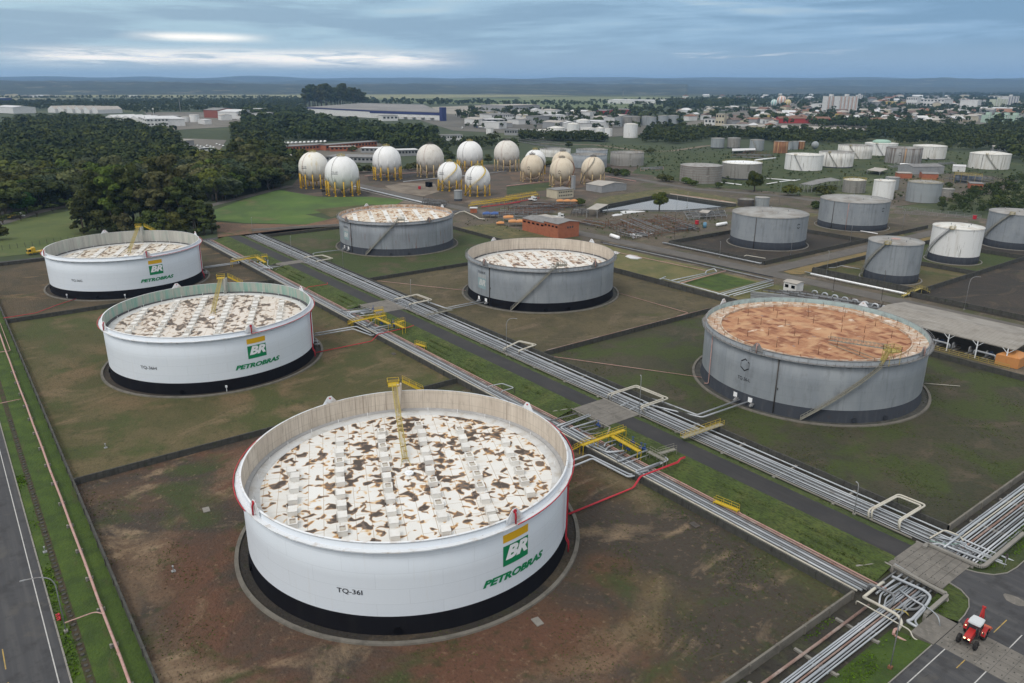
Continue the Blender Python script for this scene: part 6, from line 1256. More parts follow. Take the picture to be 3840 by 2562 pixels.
canopy([P('H', 1690, 400), P('H', 1765, 410), P('H', 1795, 385), P('H', 1720, 378)], 3.5, 'small grey canopy right of the rusty frames', posts=4)
canopy([P('D', 960, 945), P('D', 1080, 960), P('D', 1150, 935), P('D', 1030, 920)], 3.0, 'low flat grey roof on the grass before the rusty striped tank', posts=4)
canopy([P('C', 1985, 770), P('C', 2190, 760), P('C', 2190, 745), P('C', 1985, 748)], 3.0, 'long white flat roof before the dark tank with slanting stair', roof=m_roofw, posts=6)
def tarp(key, x0, x1, y, h, label, m=m_orange, d=5, legs=True):
    a, b = P(key, x0, y), P(key, x1, y); v = (b-a); L = v.length; v.normalize(); n = Vector((-v.y, v.x, 0)); n = n if n.dot(a) > 0 else -n
    root = thing('awning', a, label, 'awning'); mb = MB(); k = max(1, int(L/4)); 
    for i in range(k):
        s0, s1 = L*i/k, L*(i+1)/k; c = [a+v*s0, a+v*s1, a+v*s1+n*d, a+v*s0+n*d]; t = a+v*(s0+s1)/2+n*d/2+Vector((0, 0, h+.9)); c2 = [Vector((q.x, q.y, h+.15*((i*3+j) % 3))) for j, q in enumerate(c)]
        mb.add(c2+[t], [(0, 1, 4), (1, 2, 4), (2, 3, 4), (3, 0, 4)]); low = [Vector((q.x, q.y, q.z-.5)) for q in c2]; mb.add(c2+low, [(i2, (i2+1) % 4, 4+(i2+1) % 4, 4+i2)[::-1] for i2 in range(4)])
    mb.build('cover', m, root)
    mb = MB()
    for i in range(k+1):
        for q in (0, d): c = a+v*(L*i/k)+n*q; mb.bar(c, (c.x, c.y, h), .1)
    mb.build('frame', m_steel, root); return root
tarp('H', 15, 150, 470, 2.6, 'orange awning touching the left end of the brick building')
tarp('H', -30, 60, 432, 2.6, 'orange awning farther left of the brick building, behind the other')
tarp('H', 440, 625, 290, 3.2, 'ragged orange tarpaulin shelter below the control building', d=4)
tarp('B', 2020, 2160, 1335, 2.4, 'blue tent canopy with pointed top left of the orange awnings', m_btarp)
tarp('B', 2140, 2210, 1400, 1.2, 'small orange cover on the grass left of the awnings', d=3)
def rack(key, c4, nz, label, h=3.2, m=m_rust, rows=5, cols=9):
    root = thing('pipe_rack', P(key, *c4[0]), label, 'pipe rack'); C4 = [P(key, x, y) for x, y in c4]; mb = MB(); pb = MB(); r = random.Random(cols)
    g = lambda s, t: (C4[0].lerp(C4[1], s)).lerp(C4[3].lerp(C4[2], s), t)
    for i in range(cols+1):
        for j in range(rows+1):
            p = g(i/cols, j/rows); hh = h*r.choice((1, 1, .6, 1.3)); mb.bar(p, (p.x, p.y, hh), .16)
            if i < cols and r.random() < .8: q = g((i+1)/cols, j/rows); z = h*r.choice((.55, .9)); mb.bar((p.x, p.y, z), (q.x, q.y, z), .14, .2)
            if j < rows and r.random() < .8: q = g(i/cols, (j+1)/rows); z = h*r.choice((.5, .92)); mb.bar((p.x, p.y, z), (q.x, q.y, z), .14, .2)
    mb.build('frame', m, root)
    for k in range(nz): t = r.random(); a, b = g(0 if r.random() < .6 else r.random()*.5, t), g(1 if r.random() < .6 else .5+r.random()*.5, t); z = r.choice((.5, 1.1, h*.6, h*.92)); pb.tube([(a.x, a.y, z), (b.x, b.y, z)], r.choice((.1, .15, .22)), 6)
    pb.build('pipes', m_pipeD, root, kind='stuff'); return root
rack('H', [(-150, 390), (300, 385), (640, 290), (250, 285)], 16, 'rusty low pipe rack frames behind the brick building', 2.6)
rack('H', [(560, 380), (720, 385), (720, 330), (600, 325)], 10, 'dark dense pipe frames beside the flat grey canopy', 2.6, m_dsteel, 4, 5)
rack('H', [(870, 470), (1130, 585), (1700, 510), (1400, 400)], 22, 'large rusty steel skeleton field before the reservoir', 3.0, m_rust, 5, 10)
rack('H', [(930, 540), (1110, 590), (1300, 560), (1120, 510)], 12, 'black burnt-looking frames at the front of the rusty field', 1.8, m_dsteel, 3, 5)
rack('H', [(1500, 520), (1700, 500), (1640, 465), (1470, 480)], 10, 'black machinery frames right in the rusty field', 1.6, m_dsteel, 3, 4)
rack('I', [(40, 700), (1080, 868), (1100, 838), (480, 735)], 26, 'dense dark pipework and frames between the cabin and the pump shelter', 1.6, m_dsteel, 4, 16)
rack('C', [(-20, 1262), (420, 1268), (640, 1238), (260, 1222)], 18, 'long dark pipe frames below the yellow walkway', 2, m_dsteel, 4, 12)
rack('H', [(640, 450), (850, 492), (905, 450), (700, 420)], 8, 'small rusty frames between the brick building and the rusty field', 1.4, m_rust, 3, 4)
rack('B', [(1488, 1218), (1690, 1238), (1720, 1208), (1500, 1182)], 14, 'dark ribbed cooler frames behind the farthest open grey tank', 2.2, m_dsteel, 2, 9)
rack('H', [(1560, 350), (1900, 330), (1940, 400), (1600, 420)], 12, 'thin grey frames between the reservoir and the rusty field', 2., m_steel, 3, 7)
rack('D', [(1150, 880), (1700, 845), (1750, 865), (1200, 905)], 10, 'low pipe frames before the rusty striped tank', 1.5, m_steel, 2, 10)
rack('B', [(2180, 1330), (2500, 1330), (2500, 1290), (2180, 1290)], 10, 'grey pipe rack behind the blue tent', 2.2, m_steel, 2, 8)
rack('D', [(1640, 1010), (2000, 1060), (2150, 990), (1850, 950)], 16, 'grey process frames before the rightmost white tank', 4, m_dsteel, 4, 7)
rack('C', [(1980, 800), (2350, 820), (2350, 770), (2100, 765)], 14, 'thin rusty pipe rack left of the far right tank farm', 3, m_rust, 2, 8)
rack('C', [(1180, 925), (1380, 915), (1380, 890), (1180, 900)], 8, 'low pinkish pipe tangle on the grass before the pale weathered tank', 1, m_pink, 2, 6)
rack('C', [(-20, 650), (500, 735), (540, 700), (60, 640)], 12, 'long dark pipe rack behind the mottled sphere', 4, m_dsteel, 1, 14)
walkway('B', [[(1900, 1225), (2330, 1165)], [(1920, 1200), (2330, 1150)]], 'long bright yellow walkway pair below the small white spheres', m_yel, 1.8, w=1.3)
walkway('C', [[(-10, 1180), (280, 1125)], [(-10, 1150), (260, 1108)]], 'bright yellow walkway below the left cream sphere', m_yel, 2.2, w=1.3)
feed('B', [(2010, 1238, .8), (2350, 1195, .8)], .25, m_red, 'bright red pipe in front of the long yellow walkway')
feed('C', [(-10, 1212, .8), (130, 1185, .8), (290, 1155, .8)], .25, m_red, 'bright red pipe in front of the short yellow walkway')
walkway('D', [[(1740, 935), (1985, 955)], [(1740, 950), (1985, 968)]], 'yellow railed platform on the dark bins before the rightmost white tank', m_yel2, 6)
for i in range(5): q = P('D', 1760+i*48, 1020+i*3); mb = MB(); mb.tube([(q.x, q.y, 0), (q.x, q.y, 5.6)], 2.0, 14); mb.tube([(q.x, q.y, 5.6), (q.x, q.y, 6.2)], [2.0, .6], 14); mb.build('bin', mat('slate_paint', (.08, .10, .13), rough=.6), label='%s dark slate upright bin from the left under the yellow platform' % ORD[i], cat='silo', group='dark slate bins')
building(P('D', 1870, 1080), P('D', 1985, 1085), 10, 4, 'small orange brick hut near the dark bins', m_brick, m_roofg, wins=3, wz=(.4, .7))
building(P('D', 1450, 995), P('D', 1590, 1000), 14, 4.5, 'low brick workshop with grey roof, right one of three', m_brick, m_roofg, gable=.8)
building(P('D', 1240, 985), P('D', 1360, 988), 10, 4, 'low brick workshop, left one of three', m_brick, m_roofl)
building(P('D', 1370, 950), P('D', 1640, 945), 20, 6, 'long dark grey workshop hall behind the brick ones', m_wallg, m_roofg, gable=1.5)
building(P('D', 1720, 925), P('D', 1830, 930), 12, 4.5, 'white roofed hut beside the yellow platform', m_wallw, m_roofw, gable=1)
building(P('D', 2070, 745), P('D', 2300, 752), 14, 5, 'grey open hall behind the rightmost white tank', m_wallg, m_roofl, gable=1)
# plant offices behind the spheres and distant industry
far = [('B', 225, 760, 640, 735, 14, 6, m_brick, m_roofg, 14, 0, 'long brick office row with grey flat roof, left half, behind the two biggest spheres'),
 ('B', 640, 742, 1090, 705, 14, 6, m_brick, m_roofg, 16, 0, 'long brick office row with grey flat roof, right half'),
 ('B', 262, 838, 430, 842, 30, 5, m_brick, m_roofl, 8, 0, 'low brick hall with pale roof beside the leftmost sphere'),
 ('B', 640, 840, 1060, 850, 26, 5, m_wallg, m_roofg, 12, 0, 'wide grey roofed hall between the biggest and the clean sphere'),
 ('B', 680, 750, 900, 745, 9, 5, m_brick, m_roofl, 6, 0, 'low brick block before the office row'),
 ('B', 1280, 790, 1450, 785, 16, 6, m_wallg, m_roofw, 6, 0, 'grey hall with white stripe roof between two spheres'),
 ('B', 950, 760, 1100, 762, 14, 5, m_wallg, m_roofw, 4, 0, 'low white roofed building beside the clean sphere'),
 ('B', 1660, 655, 1845, 650, 14, 7, m_wallw, m_roofg, 8, 0, 'white two-storey office with grey roof above the greyish sphere'),
 ('C', -20, 605, 250, 612, 22, 8, m_wallg, m_roofg, 12, 0, 'dark grey office block left of the far white tank cluster'),
 ('B', 2050, 530, 2215, 528, 30, 12, m_wallg, m_roofw, 3, 0, 'blue-grey warehouse with white end near the small red-footed tank'),
 ('B', 2100, 492, 2300, 488, 60, 14, m_wallw, m_roofg, 10, 0, 'pale warehouse behind the blue-grey one'),
 ('B', 1140, 480, 1275, 478, 40, 10, m_wallw, m_roofg, 4, 0, 'blue and white entrance block of the big store'),
 ('B', -20, 470, 95, 478, 40, 14, m_wallw, m_roofw, 5, 0, 'white flat building at the far left yards, right end'),
 ('B', 100, 490, 205, 480, 30, 16, m_wallw, m_roofg, 4, 0, 'white tall shed before the dark grove'),
 ('A', 1225, 500, 1300, 532, 60, 12, m_wallw, m_roofw, 4, 0, 'big white stepped shed, left end face'),
 ('A', 1300, 532, 1492, 528, 70, 13, m_wallw, m_roofw, 6, 3, 'big white stepped shed beyond the wood'),
 ('A', 1800, 450, 1922, 455, 50, 16, mat('brick_maroon', (.22, .07, .05), rough=.9), m_roofg, 0, 4, 'brick-red gabled shed at the far left yards'),
 ('A', 1925, 458, 2090, 462, 60, 14, m_wallw, m_roofw, 0, 4, 'white gabled shed right of the brick-red one'),
 ('A', 1455, 485, 1600, 480, 40, 9, m_wallg, m_roofg, 0, 2, 'dark low shed left of the distant white tanks'),
 ('A', 1520, 690, 1615, 700, 14, 6, m_wallg, m_roofl, 4, 0, 'grey gatehouse near the coach'),
 ('A', 2170, 425, 2290, 428, 30, 14, m_wallw, m_roofw, 4, 0, 'blue-windowed white office at the far left yards'),
 ('A', -40, 325, 112, 322, 60, 18, m_wallb, m_roofw, 0, 0, 'navy blue hall at the far left edge'),
 ('A', -40, 405, 120, 415, 50, 14, m_wallw, m_roofw, 0, 3, 'white sheds below the navy hall at the left edge'),
 ('C', -20, 410, 290, 400, 90, 18, m_wallg, m_roofl, 0, 0, 'wide pale grey warehouse at the centre distance'),
 ('C', 260, 445, 470, 452, 40, 10, m_wallw, m_roofw, 5, 0, 'white yard building left of the far white tanks'),
 ('C', 255, 510, 400, 505, 30, 14, m_wallg, m_roofg, 0, 0, 'blue-grey box building left of the white house block'),
 ('C', 400, 498, 475, 495, 24, 12, m_wallw, m_roofw, 4, 0, 'white two-storey house block with dark windows'),
 ('C', 700, 425, 870, 428, 80, 10, m_wallr, m_roofg, 0, 0, 'long red warehouse, left part, behind the far tanks'),
 ('C', 980, 425, 1100, 425, 70, 12, m_wallr, m_roofg, 0, 0, 'red warehouse, right part, behind the far grey tanks'),
 ('C', 890, 325, 1420, 330, 160, 12, m_wallw, m_roofw, 0, 0, 'very long low white hall near the plain'),
 ('C', 1740, 515, 1835, 518, 30, 11, m_wallw, m_roofg, 3, 0, 'white block before the town'),
 ('C', 1838, 520, 1912, 522, 22, 20, m_wallc, m_roofl, 3, 0, 'cream three-storey block at the near edge of the town'),
 ('C', 1890, 565, 2040, 568, 20, 9, m_wallw, m_roofl, 6, 0, 'white long house before the wood edge'),
 ('C', 1680, 385, 2260, 395, 90, 9, m_wallg, m_roofl, 0, 0, 'long grey hall row in the town'),
 ('D', 190, 500, 640, 502, 25, 9, m_wallr, m_rooft, 0, 3, 'long dark red roofed hall below the twin towers'),
 ('D', 1775, 375, 1930, 378, 80, 26, m_wallw, m_roofw, 0, 0, 'big white box building in the town, right side'),
 ('D', 1305, 350, 1400, 352, 40, 30, m_wallw, m_roofg, 6, 0, 'white commercial block in the town centre'),
 ('D', 1400, 350, 1640, 356, 60, 24, m_wallw, m_roofg, 8, 0, 'long white commercial building in the town centre'),
 ('D', 1425, 492, 1540, 495, 20, 10, m_wallo, m_rooft, 5, 0, 'orange house with yellow side at the near edge of the town'),
 ('D', 1110, 335, 1245, 338, 60, 10, m_wally, m_wally, 0, 0, 'low building with bright yellow roof in the town'),
 ('D', 470, 385, 550, 388, 40, 18, m_wallw, m_roofw, 0, 0, 'pale box building left of the twin towers'),
 ('D', 1960, 400, 2350, 405, 120, 10, m_wallo, m_roofw, 0, 0, 'long salmon hall at the right edge of the town')]
for k, x0, y0, x1, y1, d, h, w_, r_, wn, gb, lb in far:
    a, b = P(k, x0, y0), P(k, x1, y1); n = Vector((-(b-a).y, (b-a).x, 0)); d = d if n.dot(a) > 0 else -d
    building(a, b, d, h, lb, w_, r_, gable=gb, wins=wn, storeys=2 if h > 11 and wn else 1, overhang=.8)
for i in range(6):
    x = 425+i*75; a = P('A', x, 405+i*1.5); b = P('A', x+66, 408+i*1.5); n = Vector((-(b-a).y, (b-a).x, 0)); building(a, b, 60 if n.dot(a) > 0 else -60, 9, '%s white saw-tooth factory bay from the left above the wood' % ORD[i], m_wallw, m_roofl, gable=7, ridge_along=False, group='saw-tooth factory bays', overhang=.2)
for i in range(4):
    x = 935+i*72; a = P('A', x, 470+i*4); b = P('A', x+70, 474+i*4); n = Vector((-(b-a).y, (b-a).x, 0)); building(a, b, 50 if n.dot(a) > 0 else -50, 6, '%s low white gabled shed from the left before the stepped shed' % ORD[i], m_wallw, m_roofw, gable=4, ridge_along=False, group='low white gabled sheds', overhang=.2)
# the big blue and white store
st = thing('store_building', P('B', 1030, 452), 'huge flat blue and white store with grey roof before the dark grove', 'store'); fp = [P('B', x, y)[:2] for x, y in ((478, 418), (1030, 452), (1668, 476), (1500, 390), (960, 372))]
mb = MB(); mb.prism([tuple(p) for p in fp], 0, 15); mb.build('wall', m_wallw, st)
mb = MB(); c = sum((Vector(p) for p in fp), Vector((0, 0)))/5; mb.prism([tuple(c+(Vector(p)-c)*1.004) for p in fp], 15.01, 16); mb.build('roof', mat('roof_store', (.17, .165, .16), [((.25, .24, .23), sc(.01), .45, .6, .7), ((.12, .11, .1), (.02, .1, 1), .5, .65, .6)], .8, space='W'), st)
for i, (p, q, h0, h1) in enumerate(((1, 2, 10, 15.2), (0, 1, 13, 15.6))):
    p, q = Vector(fp[p]), Vector(fp[q]); n = Vector(((q-p).y, -(q-p).x)).normalized(); n = n if n.dot(p) < 0 else -n; mb = MB(); mb.prism([tuple(p+n*.6), tuple(q+n*.6), tuple(q+n*.05), tuple(p+n*.05)], h0, h1); mb.build('blue_band', m_wallb, st)
for i in range(7):
    p, q = Vector(fp[1]).lerp(Vector(fp[2]), .12+i*.12), Vector(fp[1]).lerp(Vector(fp[2]), .17+i*.12); n = Vector(((q-p).y, -(q-p).x)).normalized(); n = n if n.dot(p) < 0 else -n; mb = MB(); mb.prism([tuple(p+n*14), tuple(q+n*14), tuple(q+n*.7), tuple(p+n*.7)], 4.2, 4.8); mb.build('loading_canopy', m_roofl, st)
p = P('B', 1672, 480); mb = MB(); mb.prism([(p.x-5, p.y-5), (p.x+5, p.y-5), (p.x+5, p.y+5), (p.x-5, p.y+5)], 0, 26); mb.build('sign_tower', m_wallb, label='tall navy sign tower at the right corner of the big store', cat='tower')
# towers and town
def tower(key, x0, x1, yb, yt, depth, label, wall, stripe, nst=14, nb=5):
    a, b = P(key, x0, yb), P(key, x1, yb); d0 = math.hypot(a.x, a.y); q = ray(key, (x0+x1)/2, yt); H = CH+q.z*d0/math.hypot(q.x, q.y); v = (b-a); n = Vector((-v.y, v.x, 0)); dd = depth if n.dot(a) > 0 else -depth
    root = building(a, b, dd, H, label, wall, m_roofg, name='apartment_tower', cat='apartment tower', overhang=.05); v.normalize(); n.normalize(); n = n if n.dot(a) > 0 else -n; L = (b-a).length
    for i in range(nb):
        mb = MB(); c = a+v*(L*(i+.5)/nb)-n*.35; w = L/nb*.16; mb.bar((c.x, c.y, 1), (c.x, c.y, H-1), w*1.6, .7); mb.build('facade_stripe', stripe, root)
    mb = MB()
    for s in range(nst):
        for i in range(nb):
            for f in (.2, .74): c = a+v*(L*(i+f)/nb)-n*.06; z = H*(s+.35)/nst; w = L/nb*.07; mb.add([c-v*w+Vector((0, 0, z)), c+v*w+Vector((0, 0, z)), c+v*w+Vector((0, 0, z+H/nst*.42)), c-v*w+Vector((0, 0, z+H/nst*.42))], [(0, 1, 2, 3), (3, 2, 1, 0)])
    mb.build('windows', m_glass, root, kind='stuff')
    c = a+v*L*.5+n*depth*.5; mb = MB(); mb.box(c.x-4, c.x+4, c.y-4, c.y+4, H, H+5); mb.build('roof_house', wall, root); return root
tower('D', 602, 705, 405, 262, 26, 'left of the two tall white apartment towers with orange stripes', m_wallw, m_wallo, nb=3)
tower('D', 708, 872, 410, 262, 26, 'right and wider of the two tall white apartment towers with orange stripes', m_wallw, m_wallo, nb=5)
tower('D', 2090, 2195, 358, 290, 30, 'cream-green apartment block at the far right, lower left one', mat('wall_lime', (.46, .50, .40), rough=.8), m_wallw, 8, 4)
tower('D', 2197, 2292, 355, 262, 30, 'dark blue and white apartment block at the far right', m_wallw, m_wallb, 10, 4)
tower('D', 2285, 2350, 352, 320, 30, 'low pale yellow apartment block at the right edge', m_wallc, m_wallw, 5, 3)
for i in range(4): tower('D', 2022+i*80, 2085+i*80, 496+i*3, 428+i*2, 20, '%s pale mint four-storey housing block from the left at the town edge' % ORD[i], m_wallm, m_wallw, 5, 3)
tower('D', 882, 925, 300, 250, 20, 'small hazy white tower right of the striped apartment towers', m_wallw, m_wallg, 8, 2)
lw = building(P('D', 190, 572), P('D', 905, 603), 24, 6, 'long low warehouse with pale barrel roof and brick end before the town', m_wallw, m_roofl, gable=3)
mb = MB(); a = P('D', 905, 603); b = P('D', 955, 590); mb.add([(a.x+.2, a.y, 0), (b.x, b.y, 0), (b.x, b.y, 6), ((a.x+b.x)/2, (a.y+b.y)/2, 9), (a.x+.2, a.y, 6)], [(0, 1, 2, 3, 4), (4, 3, 2, 1, 0)]); mb.build('brick_gable', m_brick, lw)
for (x, y, r, ms, l) in ((143, 345, 11, (mat('ball_teal', (.2, .42, .38), rough=.6), m_wallw), 'teal and white striped sphere on the skyline'), (207, 340, 16, (m_wallw, m_wallo), 'white and red striped sphere on the skyline, biggest of three'), (265, 345, 11, (m_wally, m_wallc), 'pale yellow sphere on the skyline')):
    q = P('D', x, y+8); root = thing('storage_sphere', (q.x, q.y, 0), l, 'gas sphere'); mb = MB()
    for i in range(16):
        mb.m = i % 2; a0 = i*22.5; mb.lathe([(r*math.cos(t), r*1.1+r*math.sin(t)) for t in np.linspace(-1.57, 1.57, 10)], n=2, a0=a0, a1=a0+22.5)
    part(mb, 'ball', list(ms), root)
    mb = MB(); [mb.tube([pol(r*.9, i*60, 0), pol(r*.95, i*60, r)], .5, 5) for i in range(6)]; part(mb, 'legs', m_wallw, root)
# houses of the town (individual, small)
hr = random.Random(11)
def house(x, y, w, d, h, rz, wall, roof, label, grp):
    root = bpy.data.objects.new('house', None); COL.objects.link(root); root.location = (x, y, 0); root.rotation_euler = (0, 0, rz); tag(root, label, 'house', grp); ORG[root] = Vector((0, 0, 0)); return root
HW = [(m_wallw, 'white'), (m_wallc, 'cream'), (m_wallg, 'grey'), (m_wallo, 'salmon'), (m_wally, 'yellow')]
HR = [(m_rooft, 'orange tiled'), (m_roofb, 'brown'), (m_roofl, 'pale sheet'), (m_roofw, 'white')]
hme = {}
def hmesh(kind, i):
    if (kind, i) in hme: return hme[(kind, i)]
    mb = MB()
    if kind == 'w': mb.box(-5, 5, -4, 4, 0, 4+i)
    elif kind == 'g': z = 4+i; mb.add([(-5.4, -4.5, z-.3), (5.4, -4.5, z-.3), (5.4, 0, z+2.2), (-5.4, 0, z+2.2), (5.4, 4.5, z-.3), (-5.4, 4.5, z-.3)], [(0, 1, 2, 3), (3, 2, 4, 5)]); mb.add([(-5, -4, z), (-5, 0, z+2), (-5, 4, z)], [(0, 1, 2)]); mb.add([(5, -4, z), (5, 0, z+2), (5, 4, z)], [(2, 1, 0)])
    elif kind == 'h': z = 4+i; mb.add([(-5.4, -4.5, z-.2), (5.4, -4.5, z-.2), (5.4, 4.5, z-.2), (-5.4, 4.5, z-.2), (-2, 0, z+2), (2, 0, z+2)], [(0, 1, 5, 4), (1, 2, 5), (2, 3, 4, 5), (3, 0, 4)])
    else:
        for s in range(1 if i < 2 else 2):
            for x in (-3.4, -1.1, 1.1, 3.4):
                for yy in (-4.02, 4.02): mb.add([(x-.6, yy, 1.2+s*2.8), (x+.6, yy, 1.2+s*2.8), (x+.6, yy, 2.4+s*2.8), (x-.6, yy, 2.4+s*2.8)], [(0, 1, 2, 3), (3, 2, 1, 0)])
    me = bpy.data.meshes.new('house_'+kind); me.from_pydata(mb.v, [], mb.f); hme[(kind, i)] = me; return me
hcache = {}
def hm(kind, i, m):
    k = (kind, i, m.name)
    if k not in hcache: me = hmesh(kind, i).copy(); me.materials.append(m); hcache[k] = me
    return hcache[k]
def put_houses(n, key, poly_, where, grp, smin=1, smax=1.6):
    P2 = np.array(poly_); c = 0
    while c < n:
        x = hr.uniform(P2[:, 0].min(), P2[:, 0].max()); y = hr.uniform(P2[:, 1].min(), P2[:, 1].max())
        if not inside(x, y, poly_): continue
        q = P(key, x, y); wm, wn = hr.choice(HW[:3]) if hr.random() < .75 else hr.choice(HW); rm, rn = hr.choice(HR); i = hr.choice((0, 0, 2)); s = hr.uniform(smin, smax)
        r = house(q.x, q.y, 0, 0, 0, hr.uniform(0, 3.1), wm, rm, 'small %s house with %s roof, %s' % (wn, rn, where), grp); r.scale = (s*hr.uniform(.9, 1.8), s*hr.uniform(.9, 1.4), s)
        for kd, mm, nm in (('w', wm, 'wall'), (hr.choice('gh'), rm, 'roof')): o = bpy.data.objects.new(nm, hm(kd, i, mm)); COL.objects.link(o); o.parent = r
        c += 1
def inside(x, y, poly_):
    r = False; n = len(poly_)
    for i in range(n):
        x0, y0 = poly_[i]; x1, y1 = poly_[i-1]
        if (y0 > y) != (y1 > y) and x < (x1-x0)*(y-y0)/(y1-y0)+x0: r = not r
    return r
put_houses(60, 'D', [(0, 385), (600, 375), (600, 470), (430, 490), (0, 470)], 'left of the striped apartment towers', 'houses left of the apartment towers', 1.1, 1.8)
put_houses(95, 'D', [(880, 395), (1700, 385), (1900, 430), (2000, 480), (1600, 500), (1200, 505), (700, 490), (700, 430)], 'in the town right below the striped towers', 'houses below the apartment towers', 1.1, 1.8)
put_houses(45, 'D', [(930, 280), (1750, 270), (2080, 330), (1750, 372), (1100, 372), (930, 340)], 'high up in the far town', 'houses in the far town', 1.6, 2.8)
put_houses(38, 'C', [(1520, 400), (2350, 400), (2350, 560), (2050, 540), (1900, 500), (1530, 470)], 'between the far grey tanks and the town', 'houses right of the far grey tanks', 1.1, 1.8)
put_houses(20, 'F', [(1560, 222), (1900, 218), (1890, 232), (1560, 240)], 'scattered before the blue hills', 'houses before the blue hills', 1.6, 2.6)
def sheds(n, key, poly_, where, hgt=(7, 12), size=(25, 60)):
    c = 0; P2 = np.array(poly_)
    while c < n:
        x = hr.uniform(P2[:, 0].min(), P2[:, 0].max()); y = hr.uniform(P2[:, 1].min(), P2[:, 1].max())
        if not inside(x, y, poly_): continue
        q = P(key, x, y); w, d, h = hr.uniform(*size), hr.uniform(size[0]*.6, size[1]*.6), hr.uniform(*hgt); t = hr.uniform(-.5, .4); cc = Vector((math.cos(t), math.sin(t), 0)); wm, wn = hr.choice(((m_wallw, 'white'), (m_wallg, 'grey'), (m_wallw, 'pale'), (m_wallc, 'cream'))); rm = hr.choice((m_roofl, m_roofw, m_roofg))
        building(q, q+cc*w, d, h, '%s %s warehouse %s' % ({m_roofl: 'dull-roofed', m_roofw: 'white-roofed', m_roofg: 'dark-roofed'}[rm], wn, where), wm, rm, gable=hr.choice((0, 2.5)), group='warehouses '+where, overhang=.5, name='warehouse', cat='warehouse'); c += 1
sheds(26, 'F', [(1020, 262), (1240, 258), (1420, 262), (1420, 290), (1250, 296), (1060, 296)], 'in the industrial yards at the centre distance')
sheds(14, 'F', [(1560, 250), (2050, 246), (2300, 262), (2150, 278), (1700, 280)], 'among the houses of the town', (7, 11), (25, 50))
sheds(10, 'F', [(440, 262), (640, 262), (640, 280), (450, 290)], 'at the far left yards', (6, 10), (20, 45))
sheds(10, 'F', [(0, 190+30), (300, 222), (300, 224), (0, 224)], 'as a pale speck before the left hills', (6, 9), (40, 90))
sheds(12, 'F', [(1980, 225), (2350, 222), (2350, 238), (1980, 240)], 'at the far right edge of the town', (8, 14), (40, 80))
# ------------------------------------------------------------------ trees
def leafmat(name, c1, c2, c3=None):
    M = bpy.data.materials.new(name); M.use_nodes = True; nt = M.node_tree; N = nt.nodes.new; Lk = nt.links.new; b = nt.nodes['Principled BSDF']; b.inputs['Roughness'].default_value = .8; b.inputs['Specular IOR Level'].default_value = .15
    tc = N('ShaderNodeTexCoord'); n = N('ShaderNodeTexNoise'); n.inputs['Scale'].default_value = .35; n.inputs['Detail'].default_value = 3; Lk(tc.outputs['Object'], n.inputs['Vector'])
    r = N('ShaderNodeMapRange'); Lk(n.outputs[0], r.inputs[0]); r.inputs[1].default_value = .4; r.inputs[2].default_value = .65
    mx = N('ShaderNodeMix'); mx.data_type = 'RGBA'; Lk(r.outputs[0], mx.inputs[0]); mx.inputs[6].default_value = (*c1, 1); mx.inputs[7].default_value = (*c2, 1)
    oi = N('ShaderNodeObjectInfo'); hs = N('ShaderNodeHueSaturation'); a = N('ShaderNodeMapRange'); Lk(oi.outputs['Random'], a.inputs[0]); a.inputs[3].default_value = .62; a.inputs[4].default_value = 1.5; Lk(a.outputs[0], hs.inputs['Value'])
    wn = N('ShaderNodeTexWhiteNoise'); wn.noise_dimensions = '1D'; Lk(oi.outputs['Random'], wn.inputs['W']); h = N('ShaderNodeMapRange'); Lk(wn.outputs[0], h.inputs[0]); h.inputs[3].default_value = .47; h.inputs[4].default_value = .53; Lk(h.outputs[0], hs.inputs['Hue'])
    Lk(mx.outputs[2], hs.inputs['Color']); Lk(hs.outputs[0], b.inputs['Base Color']); return M
lf_d = leafmat('foliage_dark', (.034, .045, .012), (.056, .065, .016)); lf_m = leafmat('foliage_mid', (.050, .068, .012), (.080, .095, .016)); lf_o = leafmat('foliage_olive', (.062, .070, .028), (.085, .090, .036))
lf_y = leafmat('foliage_yellow', (.095, .115, .010), (.14, .13, .012)); lf_b = leafmat('foliage_bright', (.055, .105, .012), (.035, .07, .012)); lf_t = leafmat('foliage_teal', (.036, .050, .026), (.056, .070, .036))
m_bark = mat('bark', (.07, .055, .04), [((.14, .12, .10), sc(1.5), .45, .65, .7)], .95)
def leaves(r, lobes, n, size, flat=.5):
    """n leaf clumps (small folded quads) over the outside of ellipsoid lobes"""
    L = np.array(lobes, float); w = (L[:, 3]*L[:, 4]*L[:, 5])**.67; k = r.choice(len(L), n, p=w/w.sum()); l = L[k]
    d = r.normal(size=(n, 3)); d /= np.linalg.norm(d, axis=1)[:, None]; d[:, 2] = np.where(d[:, 2] < -.35, -d[:, 2], d[:, 2])
    rad = r.uniform(.72, 1.04, n)[:, None]; p = l[:, :3]+d*l[:, 3:]*rad
    nn = d/l[:, 3:]; nn /= np.linalg.norm(nn, axis=1)[:, None]; nn += r.normal(size=(n, 3))*flat; nn /= np.linalg.norm(nn, axis=1)[:, None]
    t = np.cross(nn, r.normal(size=(n, 3))); t /= np.linalg.norm(t, axis=1)[:, None]; b = np.cross(nn, t); s = (size*r.uniform(.5, 1.25, n))[:, None]
    q = np.stack([p-t*s-b*s*.5, p+t*s*.2-b*s*.8, p+t*s+b*s*.4, p-t*s*.3+b*s*.8], 1).reshape(-1, 3)
    return q
